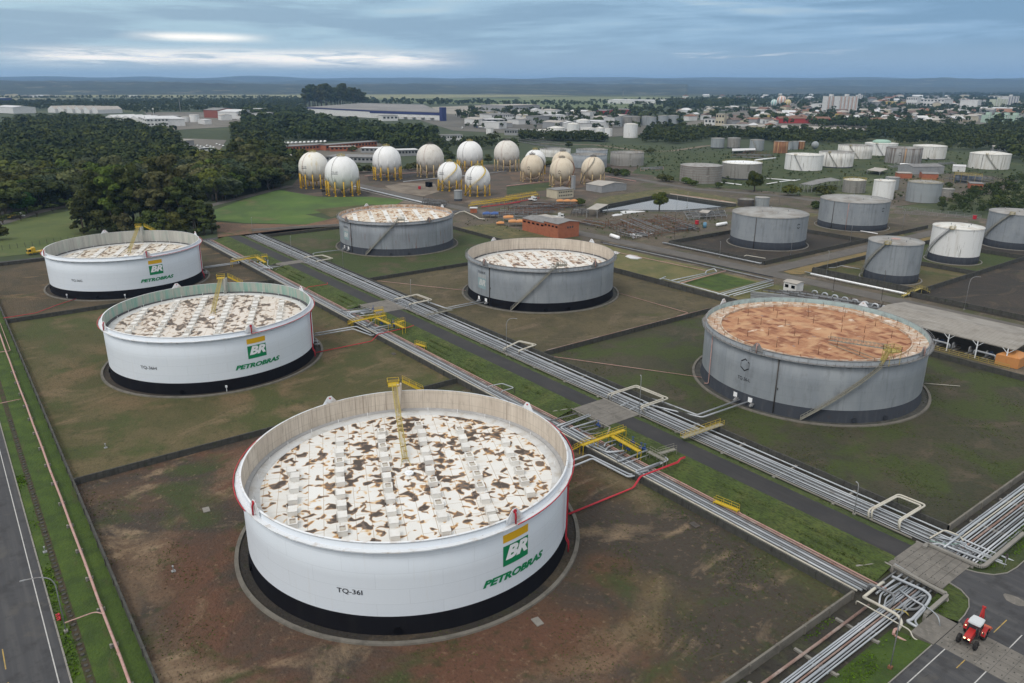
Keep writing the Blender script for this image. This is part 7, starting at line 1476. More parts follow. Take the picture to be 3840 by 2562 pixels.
def rawmesh(name, v, quads_n, m):
    me = bpy.data.meshes.new(name); me.vertices.add(len(v)); me.vertices.foreach_set('co', np.ascontiguousarray(v, dtype=np.float32).ravel()); me.loops.add(quads_n*4); me.polygons.add(quads_n)
    me.loops.foreach_set('vertex_index', np.arange(quads_n*4, dtype=np.int32)); me.polygons.foreach_set('loop_start', np.arange(0, quads_n*4, 4, dtype=np.int32)); me.materials.append(m); me.update(calc_edges=True); return me
def treeproto(kind, seed, mleaf, n=3200, size=.5):
    r = np.random.RandomState(seed); lob = []; mb = MB()
    if kind == 'round':     # heavy rounded crown, base near the ground
        for i in range(16): a, rr, z = r.uniform(0, 6.3), r.uniform(0, 3.4), r.uniform(2.8, 7.6); k = 1-max(0, z-5)*.17; lob.append((rr*math.cos(a)*k, rr*math.sin(a)*k, z, r.uniform(1.5, 2.6), r.uniform(1.5, 2.6), r.uniform(1.2, 2.)))
        H = 5
    elif kind == 'umbrella':
        for i in range(18): a, rr = r.uniform(0, 6.3), 5.4*math.sqrt(r.uniform(0, 1)); lob.append((rr*math.cos(a), rr*math.sin(a), 7.4-rr*rr*.085+r.uniform(-.4, .4), r.uniform(1.4, 2.4), r.uniform(1.4, 2.4), r.uniform(.7, 1.2)))
        H = 5.5
    elif kind == 'tall':    # gum-like, crown in separate puffs
        for i in range(20): z = r.uniform(7, 20); a, rr = r.uniform(0, 6.3), r.uniform(1, 4.6)*(1-abs(z-13)/14); lob.append((rr*math.cos(a), rr*math.sin(a), z, r.uniform(1.2, 2.4), r.uniform(1.2, 2.4), r.uniform(1.0, 1.9)))
        H = 16
    elif kind == 'cone':
        for i in range(26): z = r.uniform(1.5, 14); rr = (15-z)*.24; a = r.uniform(0, 6.3); lob.append((rr*math.cos(a), rr*math.sin(a), z, 1.5, 1.5, .9))
        H = 13
    elif kind == 'bare':    # small street tree with open limbs
        for i in range(7): a = i*.9; lob.append((1.9*math.cos(a), 1.9*math.sin(a), 3.6+.5*math.sin(i*2.), 1.1, 1.1, .5))
        H = 2
    else:                   # bush
        for i in range(9): a, rr = r.uniform(0, 6.3), r.uniform(0, 1.6); lob.append((rr*math.cos(a), rr*math.sin(a), r.uniform(.7, 1.6), 1.1, 1.1, .8))
        H = 1
    q = leaves(r, lob, n, size, .38)
    root = bpy.data.objects.new('tree' if kind != 'bush' else 'bush', None); ORG[root] = Vector((0, 0, 0)); COL.objects.link(root)
    me = rawmesh('crown', q, n, mleaf); o = bpy.data.objects.new('crown', me); COL.objects.link(o); o.parent = root
    if kind != 'bush':
        t = .28 if kind != 'bare' else .14; mb.tube([(0, 0, 0), (.1, .05, H*.3), (.0, .1, H*.55), (.1, 0, H)], [t*1.3, t, t*.8, t*.3], 7)
        for i, l in enumerate(lob[:7]): mb.tube([(0, .05, H*(.25+.06*i)), (l[0]*.5, l[1]*.5, H*(.3+.06*i)+(l[2]-H*.4)*.45), (l[0], l[1], l[2])], [t*.6, t*.4, t*.12], 5)
        mb.build('trunk', m_bark, root)
    return root
PR = {}
for nm, kd, sd, ml, n, s in (('rd', 'round', 1, lf_d, 2600, .5), ('rd2', 'round', 2, lf_m, 2600, .5), ('ud', 'umbrella', 3, lf_d, 2800, .48), ('um', 'umbrella', 4, lf_t, 2800, .48), ('ro', 'round', 5, lf_o, 2400, .5), ('ry', 'round', 6, lf_y, 2600, .45), ('rb', 'round', 7, lf_b, 2600, .45),
    ('td', 'tall', 8, lf_d, 3600, .5), ('to', 'tall', 9, lf_o, 3000, .5), ('cd', 'cone', 10, lf_d, 3200, .5), ('ba', 'bare', 11, lf_m, 420, .28), ('bu', 'bush', 12, lf_d, 500, .35), ('bb', 'bush', 13, lf_m, 500, .35), ('rn', 'round', 14, lf_m, 7000, .3), ('tn', 'tall', 15, lf_d, 7000, .36), ('tm', 'tall', 16, lf_m, 6500, .36)):
    PR[nm] = treeproto(kd, sd, ml, n, s)
used = set(); tr_ = random.Random(21)
def tree(k, u, v, s, label, group, sz=None, cat='tree'):
    sc_ = (s*tr_.uniform(.9, 1.1), s*tr_.uniform(.9, 1.1), s*(sz or tr_.uniform(.9, 1.1)))
    if k in used: return copy_tree(PR[k], (u, v, 0), tr_.uniform(0, 6.28), label=label, group=group, scale=sc_)
    used.add(k); o = PR[k]; o.location = (u, v, 0); o.rotation_euler = (0, 0, tr_.uniform(0, 6.28)); o.scale = sc_; tag(o, label, cat, group); return o
for k in PR: PR[k]['category'] = 'bush' if k in ('bu', 'bb') else 'tree'
g1 = 'tall dark grove behind the farthest white tank'
def trs(key, lst):
    for k, x, y, s, l, g in lst: p = P(key, x, y); s *= ({'t': 1.32, 'r': 1.5, 'c': 1.15}[k[0]] if g == g1 else 1); tree(k, p.x, p.y, s, l, g, cat='bush' if k in ('bu', 'bb') else 'tree')
g1 = 'tall dark grove behind the farthest white tank'
trs('A', [('cd', 740, 1470, 1.15, 'dark feathery conifer at the left foot of the grove behind the farthest white tank', g1), ('tn', 860, 1440, 1.05, 'big dark gum tree, second from the left in the grove behind the farthest white tank', g1), ('tm', 1000, 1450, 1.28, 'broad pale-limbed tree with lighter crown in the middle of the grove', g1), ('tn', 1120, 1440, 1.12, 'dark tree right of the pale-limbed one in the grove', g1), ('tn', 1260, 1450, 1.15, 'slender dark tree in the middle of the grove', g1), ('to', 1400, 1460, 1.2, 'olive thin-crowned tree with visible bare limbs in the grove', g1), ('to', 1520, 1450, 1.25, 'tall olive tree with pale trunk right of the middle of the grove', g1), ('tn', 1640, 1470, 1.12, 'tall dark tree with pale trunk near the right of the grove', g1), ('cd', 1720, 1478, 1.1, 'dark conifer right of the pale trunk in the grove', g1), ('cd', 1800, 1480, 1.0, 'dark conifer, second from the right end of the grove', g1), ('cd', 1870, 1470, .85, 'lower dark conifer at the right end of the grove', g1), ('rd', 920, 1400, 1.5, 'rounded dark tree filling the left back of the grove', g1), ('rd', 1180, 1380, 1.6, 'rounded dark tree filling the middle back of the grove', g1), ('ro', 1350, 1390, 1.5, 'rounded olive tree in the back of the grove', g1), ('rd', 1600, 1400, 1.5, 'rounded dark tree in the right back of the grove', g1), ('cd', 1060, 1480, .8, 'short dark conifer at the front of the grove, left of centre', g1), ('cd', 1450, 1490, .8, 'short dark conifer at the front of the grove, right of centre', g1), ('rd', 800, 1380, 1.3, 'dark round tree over the left shoulder of the grove', g1), ('rd', 900, 1465, .9, 'dark low tree filling the front of the grove, left', g1), ('ro', 1100, 1478, .8, 'olive low tree filling the front of the grove, centre', g1), ('rd', 1330, 1480, .85, 'dark low tree filling the front of the grove, right of centre', g1), ('rd', 1560, 1485, .8, 'dark low tree filling the front of the grove, right', g1), ('td', 1480, 1400, 1.15, 'tall dark tree standing behind the bare-limbed olive one', g1), ('rn', 1050, 1400, 1.8, 'high rounded mid green tree behind the pale-limbed one', g1), ('td', 1740, 1400, 1.0, 'tall dark tree at the right back of the grove', g1),
  ('ry', 1980, 1120, 1.15, 'bright yellow-green tree, right one of the yellow patch', 'yellow-green trees'), ('ry', 1860, 1060, 1.2, 'bright yellow-green tree, middle one of the yellow patch', 'yellow-green trees'), ('ry', 1720, 1040, 1.05, 'yellow-green tree, left one of the yellow patch', 'yellow-green trees'), ('ry', 1950, 1010, 1.1, 'yellow-green tree at the back of the yellow patch', 'yellow-green trees'), ('rb', 1440, 1040, 1.15, 'fresh bright green tree left of the yellow-green ones', None),
  ('rb', 370, 1180, 1.45, 'leafy bright green tree near the left park road', None), ('ry', 60, 1090, 1.3, 'yellowish green tree at the far left edge above the park road', None), ('um', 180, 1190, 1.3, 'bluish green tree right above the white flatbed truck', None),
  ('ba', 30, 1390, 1.3, 'small bare-limbed street tree left of the white flatbed truck', 'small street trees'), ('ba', 185, 1360, 1.1, 'small bare-limbed street tree in front of the white flatbed truck', 'small street trees'), ('ba', 325, 1325, 1.25, 'small bare-limbed street tree, third along the park road', 'small street trees'), ('ba', 470, 1290, 1.3, 'small bare-limbed street tree, fourth along the park road', 'small street trees'), ('ba', 597, 1258, 1.35, 'small bare-limbed street tree, last along the park road before the grove', 'small street trees'),
  ('to', 2200, 1060, 1.45, 'tall thin tree with bare branches left of the leftmost sphere', 'trees left of the spheres'), ('td', 2100, 1000, 1.4, 'tall dark tree left of the spheres, nearest the yellow trees', 'trees left of the spheres'), ('td', 2310, 1000, 1.35, 'tall dark tree nearest the leftmost sphere', 'trees left of the spheres'), ('td', 2260, 940, 1.45, 'tall dark tree behind the bare one left of the spheres', 'trees left of the spheres'), ('to', 2150, 920, 1.4, 'tall olive tree behind the bare one left of the spheres', 'trees left of the spheres'), ('rd2', 2050, 930, 1.9, 'broad mid green tree behind the yellow patch', 'trees left of the spheres'), ('rd', 2240, 1020, 1.8, 'broad dark tree filling the gap left of the leftmost sphere', 'trees left of the spheres'), ('rd', 2030, 1050, 1., 'dark round tree between the yellow trees and the bare one', 'trees left of the spheres'), ('rd', -10, 1530, .9, 'dark tree crown cut by the left edge at the lawn', None)])
trs('B', [('rd', 300, 1000, 1., 'round dark tree right at the foot of the leftmost sphere', 'dark trees around the spheres'), ('rd', 370, 960, .95, 'round dark tree half hidden by the leftmost sphere', 'dark trees around the spheres'), ('rd', 150, 990, 1.2, 'tall bushy dark tree left of the leftmost sphere', 'dark trees around the spheres'), ('rd', 60, 1000, 1.2, 'bushy dark tree, second left of the leftmost sphere', 'dark trees around the spheres'),
  ('bu', 930, 940, 2.8, 'dark bushy tree between the largest and the clean sphere, left', 'dark trees around the spheres'), ('bu', 1010, 935, 2.8, 'dark bushy tree between the largest and the clean sphere, right', 'dark trees around the spheres'), ('bu', 1370, 915, 2.6, 'dark bushy tree right of the clean sphere', 'dark trees around the spheres'), ('bu', 1430, 905, 2.6, 'dark bushy tree left of the greyish sphere', 'dark trees around the spheres'), ('rd', 1730, 840, 1.1, 'dark tree between the greyish sphere and its neighbour', 'dark trees around the spheres'), ('rd', 1700, 800, 1.1, 'dark tree farther behind the greyish sphere', 'dark trees around the spheres'), ('rd', 2070, 850, .9, 'dark tree left of the mottled sphere', 'dark trees around the spheres'), ('bu', 880, 750, 2.5, 'round dark bush in the brick office yard', None)])
trs('C', [('rn', 1345, 1262, 1.22, 'round leafy tree on the near bank of the reservoir', None), ('rn', 2180, 1100, 1.45, 'big round dark green tree alone right of the ribbed white-roofed tank', None), ('bu', 900, 950, 2.6, 'dark round bush beside the last cream sphere, left', 'round bushes by the pale tank'), ('bu', 960, 960, 2.5, 'dark round bush beside the last cream sphere, middle', 'round bushes by the pale tank'), ('bu', 1030, 965, 2.7, 'dark round bush beside the last cream sphere, right', 'round bushes by the pale tank'), ('bu', 1270, 765, 2.6, 'round dark shrub alone on the meadow', None), ('bu', 1370, 1010, 2.2, 'shrub at the roadside before the peeling tank, left', 'roadside shrubs'), ('bu', 1430, 1015, 2.2, 'shrub at the roadside before the peeling tank, right', 'roadside shrubs'), ('bb', 1580, 1035, 2.2, 'rounded shrub at the left foot of the peeling tank', 'roadside shrubs'), ('bb', 1645, 1050, 1.7, 'rounded shrub at the middle foot of the peeling tank', 'roadside shrubs'), ('bb', 1860, 1070, 1.8, 'rounded shrub between the two ribbed tanks', 'roadside shrubs'), ('rd', 545, 715, .95, 'lone dark tree above the dark open tanks', None), ('bu', 370, 880, 2.4, 'dark bush between two cream spheres', None), ('rd', 440, 600, 1, 'dark tree by the office block', None), ('bb', 640, 1225, 2, 'green shrub left of the flat grey canopy', None)])
trs('D', [('bb', 280, 1135, 3.0, 'wide green shrub left of the open dark shed', None), ('bu', 560, 1135, 2.8, 'dark shrub at the left foot of the yellow-railed tank', None), ('bb', 640, 1110, 2.0, 'small green shrub at the left foot of the yellow-railed tank', None), ('bu', 510, 1250, 1.8, 'shrub at the left foot of the widest closed grey tank', None), ('bu', 1680, 1060, 1.6, 'small shrub right of the hooped grey tank', None)])
# the dark distant grove behind the store
for i in range(60):
    s = i/59; x = 455+s*530+tr_.uniform(-12, 12); y = 352+tr_.uniform(-4, 8); p = P('B', x, y); hh = 2.85+.25*math.sin(s*23)+(-.8 if s > .82 else 0)-(.4 if s < .08 else 0); tree('td', p.x, p.y, hh, 'very tall dark tree in the distant grove behind the store, %s' % ('left end', 'left part', 'middle', 'right part', 'right end')[int(s*4.99)], 'distant tall grove')
for x, y, s in ((1020, 345, 2.0), (1050, 345, 2.2), (1080, 348, 1.8), (2220, 345, 1.9), (2250, 345, 1.8), (2320, 345, 2.)): p = P('B', x, y); tree('rd', p.x, p.y, s, 'dark tree beyond the store, %s' % ('right of the distant grove' if x < 1500 else 'by the far fields'), 'trees beyond the store')
# forest on the left: individual trees nearest, then woodland
FOREST = [(0, 505), (0, 300), (60, 283), (200, 281), (330, 303), (405, 322), (412, 368), (470, 378), (535, 372), (545, 356), (640, 372), (700, 402), (640, 432), (560, 450), (490, 468), (430, 430), (330, 430), (240, 462), (150, 478)]
def scatter(n, poly_, key, rnd, ground=True):
    W_ = [P(key, x, y) for x, y in poly_]; W2 = [(w.x, w.y) for w in W_]; xs = [w[0] for w in W2]; ys = [w[1] for w in W2]; out = []; t = 0
    while len(out) < n and t < n*60:
        t += 1; x, y = rnd.uniform(min(xs), max(xs)), rnd.uniform(min(ys), max(ys))
        if inside(x, y, W2): out.append((x, y))
    return out
def area(poly_, key):
    w = [P(key, x, y) for x, y in poly_]; return abs(sum(w[i-1].x*w[i].y-w[i].x*w[i-1].y for i in range(len(w))))/2
fr_ = random.Random(4); FW = [(P('F', x, y).x, P('F', x, y).y) for x, y in FOREST]
near = []
cells = {}
for x, y in scatter(5200, FOREST, 'F', fr_):
    k = (int(x/7.5), int(y/7.5))
    if k in cells: continue
    cells[k] = 1; near.append((math.hypot(x, y), x, y))
near.sort(); ND = near[min(270, len(near)-1)][0]
for i, (d, x, y) in enumerate(near[:270]):
    a = azel(0, 0); k = fr_.choice(('rd', 'rd', 'ud', 'ud', 'um', 'rd2', 'ro', 'ud', 'rd2', 'um', 'rb')); px = ['left edge', 'left half', 'right half', 'right end'][min(3, int(max(0, (y-20)/60)))]
    tree(k, x, y, fr_.uniform(1.3, 2.35), '%s tree in the near %s of the wood beyond the park road' % ({'rd': 'dark round', 'ud': 'dark flat-topped', 'um': 'bluish flat-topped', 'rd2': 'mid green round', 'ro': 'olive round', 'rb': 'fresh green round'}[k], px), 'trees of the wood, '+px+' '+k)
def wood(name, pts, m, label, rnd, hmin=7, hmax=13, n=70, size=1.0, vis=1.0):
    """one mesh of many crowns standing for a far wood that reads as one mass"""
    r = np.random.RandomState(rnd); out = []
    T = []
    for q in range(6):
        lob = [(r.uniform(-2, 2), r.uniform(-2, 2), r.uniform(4, 7.4), r.uniform(1.8, 3), r.uniform(1.8, 3), r.uniform(1.4, 2.2)) for _ in range(5)]+[(0, 0, 3.4, 3.2, 3.2, 2.6)]
        T.append(leaves(r, lob, n, size, .34))
    P2 = np.array(pts); kk = len(pts); ch = []
    if kk == 0: return
    for i in range(kk):
        t = T[r.randint(6)]; a = r.uniform(0, 6.28); s = r.uniform(hmin, hmax)*r.choice([.65, .9, 1, 1.05, 1.3])/9.; w = s*r.uniform(.9, 1.35); c, si = math.cos(a), math.sin(a)
        v = t.copy(); x = v[:, 0]*c-v[:, 1]*si; y = v[:, 0]*si+v[:, 1]*c; v[:, 0] = x*w+P2[i, 0]; v[:, 1] = y*w+P2[i, 1]; v[:, 2] = t[:, 2]*s; ch.append(v)
    v = np.concatenate(ch); o0 = v.mean(0); o0[2] = 0; me = rawmesh(name, v-o0, len(v)//4, m); o = bpy.data.objects.new(name, me); COL.objects.link(o); o.location = o0; tag(o, label, 'trees', None, 'stuff'); return o
wd_d = mat('wood_dark', (.036, .048, .016), [((.062, .074, .020), sc(.035), .42, .60, .9, 5), ((.078, .098, .028), sc(.012), .52, .64, .6), ((.050, .048, .026), sc(.02), .60, .68, .6), ((.022, .036, .014), sc(.22), .46, .6, .8)], .9, space='W', spec=.1)
wd_m = mat('wood_mid', (.052, .068, .018), [((.030, .048, .016), sc(.05), .42, .60, .9, 5), ((.065, .085, .025), sc(.02), .54, .66, .7), ((.022, .034, .012), sc(.25), .46, .6, .8)], .9, space='W', spec=.1)
rest = [(x, y) for d, x, y in near[270:]]
wood('woodland', [p for p in rest if fr_.random() < .5], wd_d, 'dense dark wood stretching away on the left', 1, 8, 16, 120, .9)
wood('woodland', [p for p in rest if fr_.random() < .28], wd_m, 'mid green crowns mixed through the wood on the left', 2, 8, 16, 120, .9)
wood('woodland', [p for p in rest if fr_.random() < .07], mat('wood_yellowish', (.09, .105, .025), [((.06, .075, .02), sc(.2), .45, .6, .8)], .9, space='W', spec=.1), 'scattered yellowish crowns in the wood on the left', 3, 9, 15, 120, .8)
def woodp(key, poly_, dens, m, label, seed, lo=7, hi=13, n=60, size=1.1, cap=2600):
    A = area(poly_, key); k = int(min(cap, A*dens)); wood('woodland', scatter(k, poly_, key, random.Random(seed)), m, label, seed, lo, hi, n, size)
woodp('F', [(-30, 234), (180, 233), (420, 231), (700, 230), (705, 262), (560, 256), (440, 256), (360, 262), (200, 254), (0, 250)], .0035, wd_d, 'dark belt of wood beyond the saw-tooth sheds on the left', 31, 8, 12, 60, 1.5, 1900)
woodp('F', [(560, 256), (690, 258), (760, 290), (830, 292), (850, 302), (760, 325), (640, 325), (560, 305)], .006, wd_m, 'wood between the far left yards and the store', 32, 9, 17, 60, 1.3, 1500)
woodp('F', [(535, 300), (590, 300), (640, 330), (650, 352), (640, 372), (560, 360), (535, 345)], .010, wd_d, 'wood behind the coach park', 33, 8, 15, 80, 1.0, 1500)
woodp('F', [(690, 300), (860, 300), (1000, 318), (1010, 336), (900, 345), (860, 328), (700, 326)], .008, wd_m, 'tree belt behind the brick office rows', 34, 9, 16, 70, 1.1, 1200)
woodp('F', [(870, 322), (960, 322), (1180, 330), (1190, 342), (1060, 345), (880, 345)], .005, wd_d, 'trees between the offices and the spheres', 35, 7, 12, 70, 1.0, 700)
woodp('C', [(120, 660), (280, 655), (520, 662), (880, 665), (890, 650), (620, 640), (300, 640), (150, 640)], .05, wd_d, 'dark hedge of trees before the far white tanks', 36, 7, 11, 80, .9, 500)
woodp('C', [(1170, 672), (1200, 600), (1300, 560), (1500, 545), (1800, 566), (2090, 590), (2380, 590), (2380, 655), (2100, 640), (1800, 650), (1500, 690)], .010, wd_d, 'dense low wood before the town, centre right', 37, 6, 11, 70, 1.1, 2200)
woodp('D', [(0, 640), (0, 600), (100, 600), (200, 590), (940, 615), (960, 680), (500, 688), (200, 690)], .014, wd_d, 'dark tree row below the long low warehouse', 38, 7, 12, 70, 1., 1500)
woodp('D', [(960, 600), (1000, 530), (1300, 515), (1700, 545), (2360, 545), (2360, 860), (2230, 840), (2200, 760), (1850, 735), (1680, 745), (1660, 690), (1250, 690), (1200, 660), (960, 660)], .009, wd_d, 'big dark wood behind the rightmost white tank', 39, 6, 12, 70, 1.15, 3300)
woodp('D', [(420, 500), (700, 505), (1100, 515), (1300, 500), (1400, 510), (1000, 550), (500, 530)], .006, wd_m, 'tree belt at the near edge of the town', 40, 8, 14, 60, 1.3, 900)
woodp('D', [(1560, 1290), (1620, 1200), (1760, 1160), (2050, 1080), (2250, 1010), (2360, 990), (2360, 1290), (1990, 1290), (1960, 1320), (1700, 1300)], .028, wd_m, 'bushy thicket right of the hooped grey tank', 41, 3.5, 7, 130, .6, 800)
woodp('F', [(1560, 236), (1900, 230), (2350, 222), (2350, 288), (2100, 284), (1700, 288), (1560, 270)], .0009, wd_m, 'trees scattered among the houses of the town', 42, 8, 15, 60, 1.5, 1700)
woodp('F', [(1040, 256), (1260, 252), (1560, 250), (1560, 292), (1400, 305), (1230, 300), (1060, 300)], .0008, wd_d, 'trees scattered through the industrial yards', 43, 8, 15, 60, 1.4, 520)
woodp('F', [(1100, 236), (1300, 233), (1560, 228), (1700, 220), (2350, 212), (2350, 222), (1900, 228), (1560, 240), (1300, 244), (1100, 241)], .0010, wd_d, 'belt of trees between the fields and the town', 44, 7, 11, 44, 2.2, 2000)
woodp('F', [(600, 228), (1000, 232), (1200, 236), (1000, 243), (700, 240)], .0007, wd_d, 'distant wood strips beyond the store', 45, 8, 12, 44, 2., 900)
woodp('F', [(0, 222.5), (560, 222), (860, 225), (860, 227.5), (560, 226.5), (200, 225.5), (0, 226)], .0006, wd_d, 'dark tree line across the pale plain', 46, 6, 9, 40, 2.4, 900)
woodp('F', [(1500, 240), (1700, 232), (1720, 240), (1560, 252)], .004, wd_d, 'dark park trees left of the town', 47, 10, 16, 60, 1.8, 600)
m_scrub = mat('scrub_green', (.050, .070, .018), [((.030, .045, .014), sc(.1), .42, .6, .9), ((.09, .085, .03), sc(.05), .55, .68, .7)], .95, space='W', spec=.1)
woodp('D', [(0, 960), (230, 930), (1000, 900), (1800, 860), (2350, 920), (2350, 1000), (1700, 1160), (1200, 1240), (600, 1160), (0, 1120)], .012, m_scrub, 'low scrub between the mid tanks at the right', 48, .8, 2.2, 60, 1.2, 700)
woodp('C', [(780, 690), (1700, 720), (2350, 790), (2350, 1100), (1500, 1020), (1100, 930), (900, 800)], .012, m_scrub, 'low scrub on the meadow before the weathered tanks', 49, .8, 2.4, 60, 1.2, 800)
woodp('D', [(0, 740), (500, 690), (1000, 660), (1700, 745), (2350, 860), (2350, 900), (1600, 850), (600, 900), (0, 920)], .006, m_scrub, 'low scrub among the far white tanks', 50, .8, 2.2, 60, 1.2, 500)
woodp('H', [(700, 400), (900, 350), (1500, 350), (1900, 330), (1940, 480), (1500, 590), (1000, 590), (660, 500)], .03, m_scrub, 'weedy scrub in the rusty frame field', 51, .4, 1.3, 50, 1.2, 420)
woodp('G', [(1770, 330), (2200, 400), (2350, 400), (2350, 300), (1850, 280)], .05, m_scrub, 'weeds by the orange awnings', 52, .3, 1., 50, 1.2, 120)
# weeds and tufts near the camera
def tufts(name, rects, n, seed, m, label, s0=.12, s1=.4):
    r = np.random.RandomState(seed); out = []
    ar = np.array([(b-a)*(d-c) for a, b, c, d, z in rects]); k = r.choice(len(rects), n, p=ar/ar.sum()); R_ = np.array(rects)[k]
    x = r.uniform(R_[:, 0], R_[:, 1]); y = r.uniform(R_[:, 2], R_[:, 3]); z = R_[:, 4]
    cl = np.sin(x*.31+1.3*np.sin(y*.23))+np.sin(y*.37+x*.11)+.6*np.sin(x*1.1)*np.sin(y*1.3); keep = cl+r.normal(size=n)*.5 > .5; x, y, z = x[keep], y[keep], z[keep]; n = len(x)
    s = r.uniform(s0, s1, n); a = r.uniform(0, 3.14, n); dx, dy = np.cos(a)*s, np.sin(a)*s; lx, ly = r.normal(size=n)*s*.5, r.normal(size=n)*s*.5
    q = np.stack([np.stack([x-dx, y-dy, z], 1), np.stack([x+dx, y+dy, z], 1), np.stack([x+dx*.4+lx, y+dy*.4+ly, z+s], 1), np.stack([x-dx*.6+lx, y-dy*.6+ly, z+s*.8], 1)], 1).reshape(-1, 3)
    me = rawmesh(name, q, n, m); o = bpy.data.objects.new(name, me); COL.objects.link(o); tag(o, label, 'grass', None, 'stuff')
m_weed = mat('weed_green', (.056, .082, .018), [((.08, .09, .03), sc(.5), .45, .6, .8), ((.025, .04, .01), sc(.9), .5, .65, .8)], 1, space='W', spec=.1)
m_weedb = mat('weed_bright', (.075, .14, .012), [((.05, .09, .012), sc(.7), .45, .6, .8)], 1, space='W', spec=.1)
tufts('weeds', [(-148, -45, 82, 95.8, .02), (-148, -45, 11, 22, .02), (-75, -45, 20, 95, .02)], 22000, 1, m_weed, 'weeds growing along the walls of the nearest basin', .04, .15)
tufts('weeds', [(-150, -45, 126, 140, .02), (-80, -45, 126, 210, .02)], 16000, 2, m_weed, 'weeds in the basin of the orange-roof tank', .04, .16)
tufts('grass_tufts', [(-300, -44, 102.9, 104.5, .1), (-300, -44, 104.5, 106.5, .4), (-300, -44, 106.5, 109.5, .85), (-300, -44, 115.3, 117.2, .65)], 50000, 3, m_weed, 'tufts of long grass on the banks beside the inner road', .05, .17)
tufts('grass_tufts', [(-160, -80, 2.2, 3.6, .02), (-160, -80, 2.2, 3.2, .02)], 2600, 4, m_weedb, 'bright weeds between the kerb and the ditch', .08, .22)
tufts('grass_tufts', [(-36.6, -32.4, 102.5, 108, .5), (-36.4, -32.4, 40, 94, .55), (-36.4, -32.4, 118, 150, .6), (-44, -42.5, 60, 96, .02)], 9000, 6, m_weedb, 'grass around the front manifold', .06, .18)
# ------------------------------------------------------------------ vehicles
m_tyre = mat('tyre', (.015, .015, .016), [((.05, .045, .04), sc(3), .5, .7, .6)], .95); m_tred = mat('tractor_red', (.36, .014, .014), [((.16, .04, .03), sc(1.6), .5, .68, .6)], .5); m_cabw = mat('cab_roof', (.50, .53, .55), rough=.4)
m_lamp = mat('headlight_on', (.8, .7, .5), emit=((1, .75, .4), 3)); m_truckw = mat('truck_white', (.62, .64, .64), rough=.4); m_trucky = mat('truck_yellow', (.55, .36, .03), [((.4, .27, .04), sc(1.2), .5, .7, .5)], .45)
def wheel(root, x, y, r, w, name='wheel', lug=True, rim=m_steel):
    mb = MB(); prof = [(r*.45, -w/2), (r*.9, -w/2), (r, -w*.38), (r, w*.38), (r*.9, w/2), (r*.45, w/2)]; n = 28; vs = []
    for i in range(n):
        t = 2*math.pi*i/n
        for rr, ww in prof: k = 1+(.035 if lug and i % 2 and rr > r*.95 else 0); vs.append((x+ww, y+rr*k*math.cos(t), r+rr*k*math.sin(t)))
    k = len(prof); mb.add(vs, [(i*k+j, ((i+1) % n)*k+j, ((i+1) % n)*k+j+1, i*k+j+1) for i in range(n) for j in range(k-1)]); wl = part(mb, name, m_tyre, root)
    mb = MB(); mb.tube([(x-w*.3, y, r), (x+w*.3, y, r)], r*.5, 14); mb.tube([(x-w*.42, y, r), (x+w*.42, y, r)], r*.16, 8); part(mb, 'rim', rim, root, parent=wl)
def prof_body(mb, pts, x0, x1, inset=0):       # side outline in (y, z), extruded along x
    n = len(pts); vs = [(x0, y, z) for y, z in pts]+[(x1, y, z) for y, z in pts]; mb.add(vs, [tuple(range(n)), tuple(range(n, 2*n))[::-1]]+[(i, n+i, n+(i+1) % n, (i+1) % n) for i in range(n)])
tr = thing('tractor', (-29.0, 99.6, 1.02), 'red tractor with grey cab roof and raised rear boom on the slab crossing', 'tractor'); tr.rotation_euler = (0, 0, math.radians(4))
mb = MB(); prof_body(mb, [(-2.35, .95), (-2.45, 1.25), (-2.38, 1.62), (-1.9, 1.82), (-.35, 1.95), (-.35, 1.05), (-1.2, .9)], -.42, .42); part(mb, 'bonnet', m_tred, tr)
mb = MB(); mb.box(-.36, .36, -2.49, -2.44, 1.02, 1.38); gr_ = part(mb, 'grille', m_black, tr)
for s in (-1, 1): mb = MB(); mb.box(s*.27-.11, s*.27+.11, -2.53, -2.43, 1.42, 1.56); part(mb, 'headlight', m_lamp, tr)
mb = MB(); mb.box(-.35, .35, -2.1, 1.7, .6, 1.0); mb.bar((-1.0, -1.75, .68), (1.0, -1.75, .68), .2); mb.bar((-1.0, 1.25, .85), (1.0, 1.25, .85), .3); part(mb, 'chassis', m_dsteel, tr)
mb = MB(); cab = [(-.72, -.35), (.72, -.35), (.8, .25), (.72, 1.35), (-.72, 1.35), (-.8, .25)]; top = [(-.62, -.15), (.62, -.15), (.72, .3), (.64, 1.3), (-.64, 1.3), (-.72, .3)]
mb.add([(x, y, 1.0) for x, y in cab]+[(x, y, 2.62) for x, y in top], [(i, (i+1) % 6, 6+(i+1) % 6, 6+i) for i in range(6)]+[tuple(range(6))[::-1], tuple(range(6, 12))]); cb = part(mb, 'cab_glass', m_glass, tr)
mb = MB()
for (a, b), (c, d) in zip(cab, top): mb.bar((a*1.01, b, 1.0), (c*1.02, d, 2.64), .09)
part(mb, 'cab_frame', m_dsteel, tr, parent=cb)
mb = MB(); rt = [(-.78, -.42), (-.55, -.52), (.55, -.52), (.78, -.42), (.82, .5), (.72, 1.5), (.45, 1.56), (-.45, 1.56), (-.72, 1.5), (-.82, .5)]; mb.prism(rt, 2.62, 2.76); mb.prism([(x*.9, y*.9+.05) for x, y in rt], 2.76, 2.85); mb.prism([(x*.62, y*.6+.2) for x, y in rt], 2.85, 2.87); part(mb, 'cab_roof', m_cabw, tr)
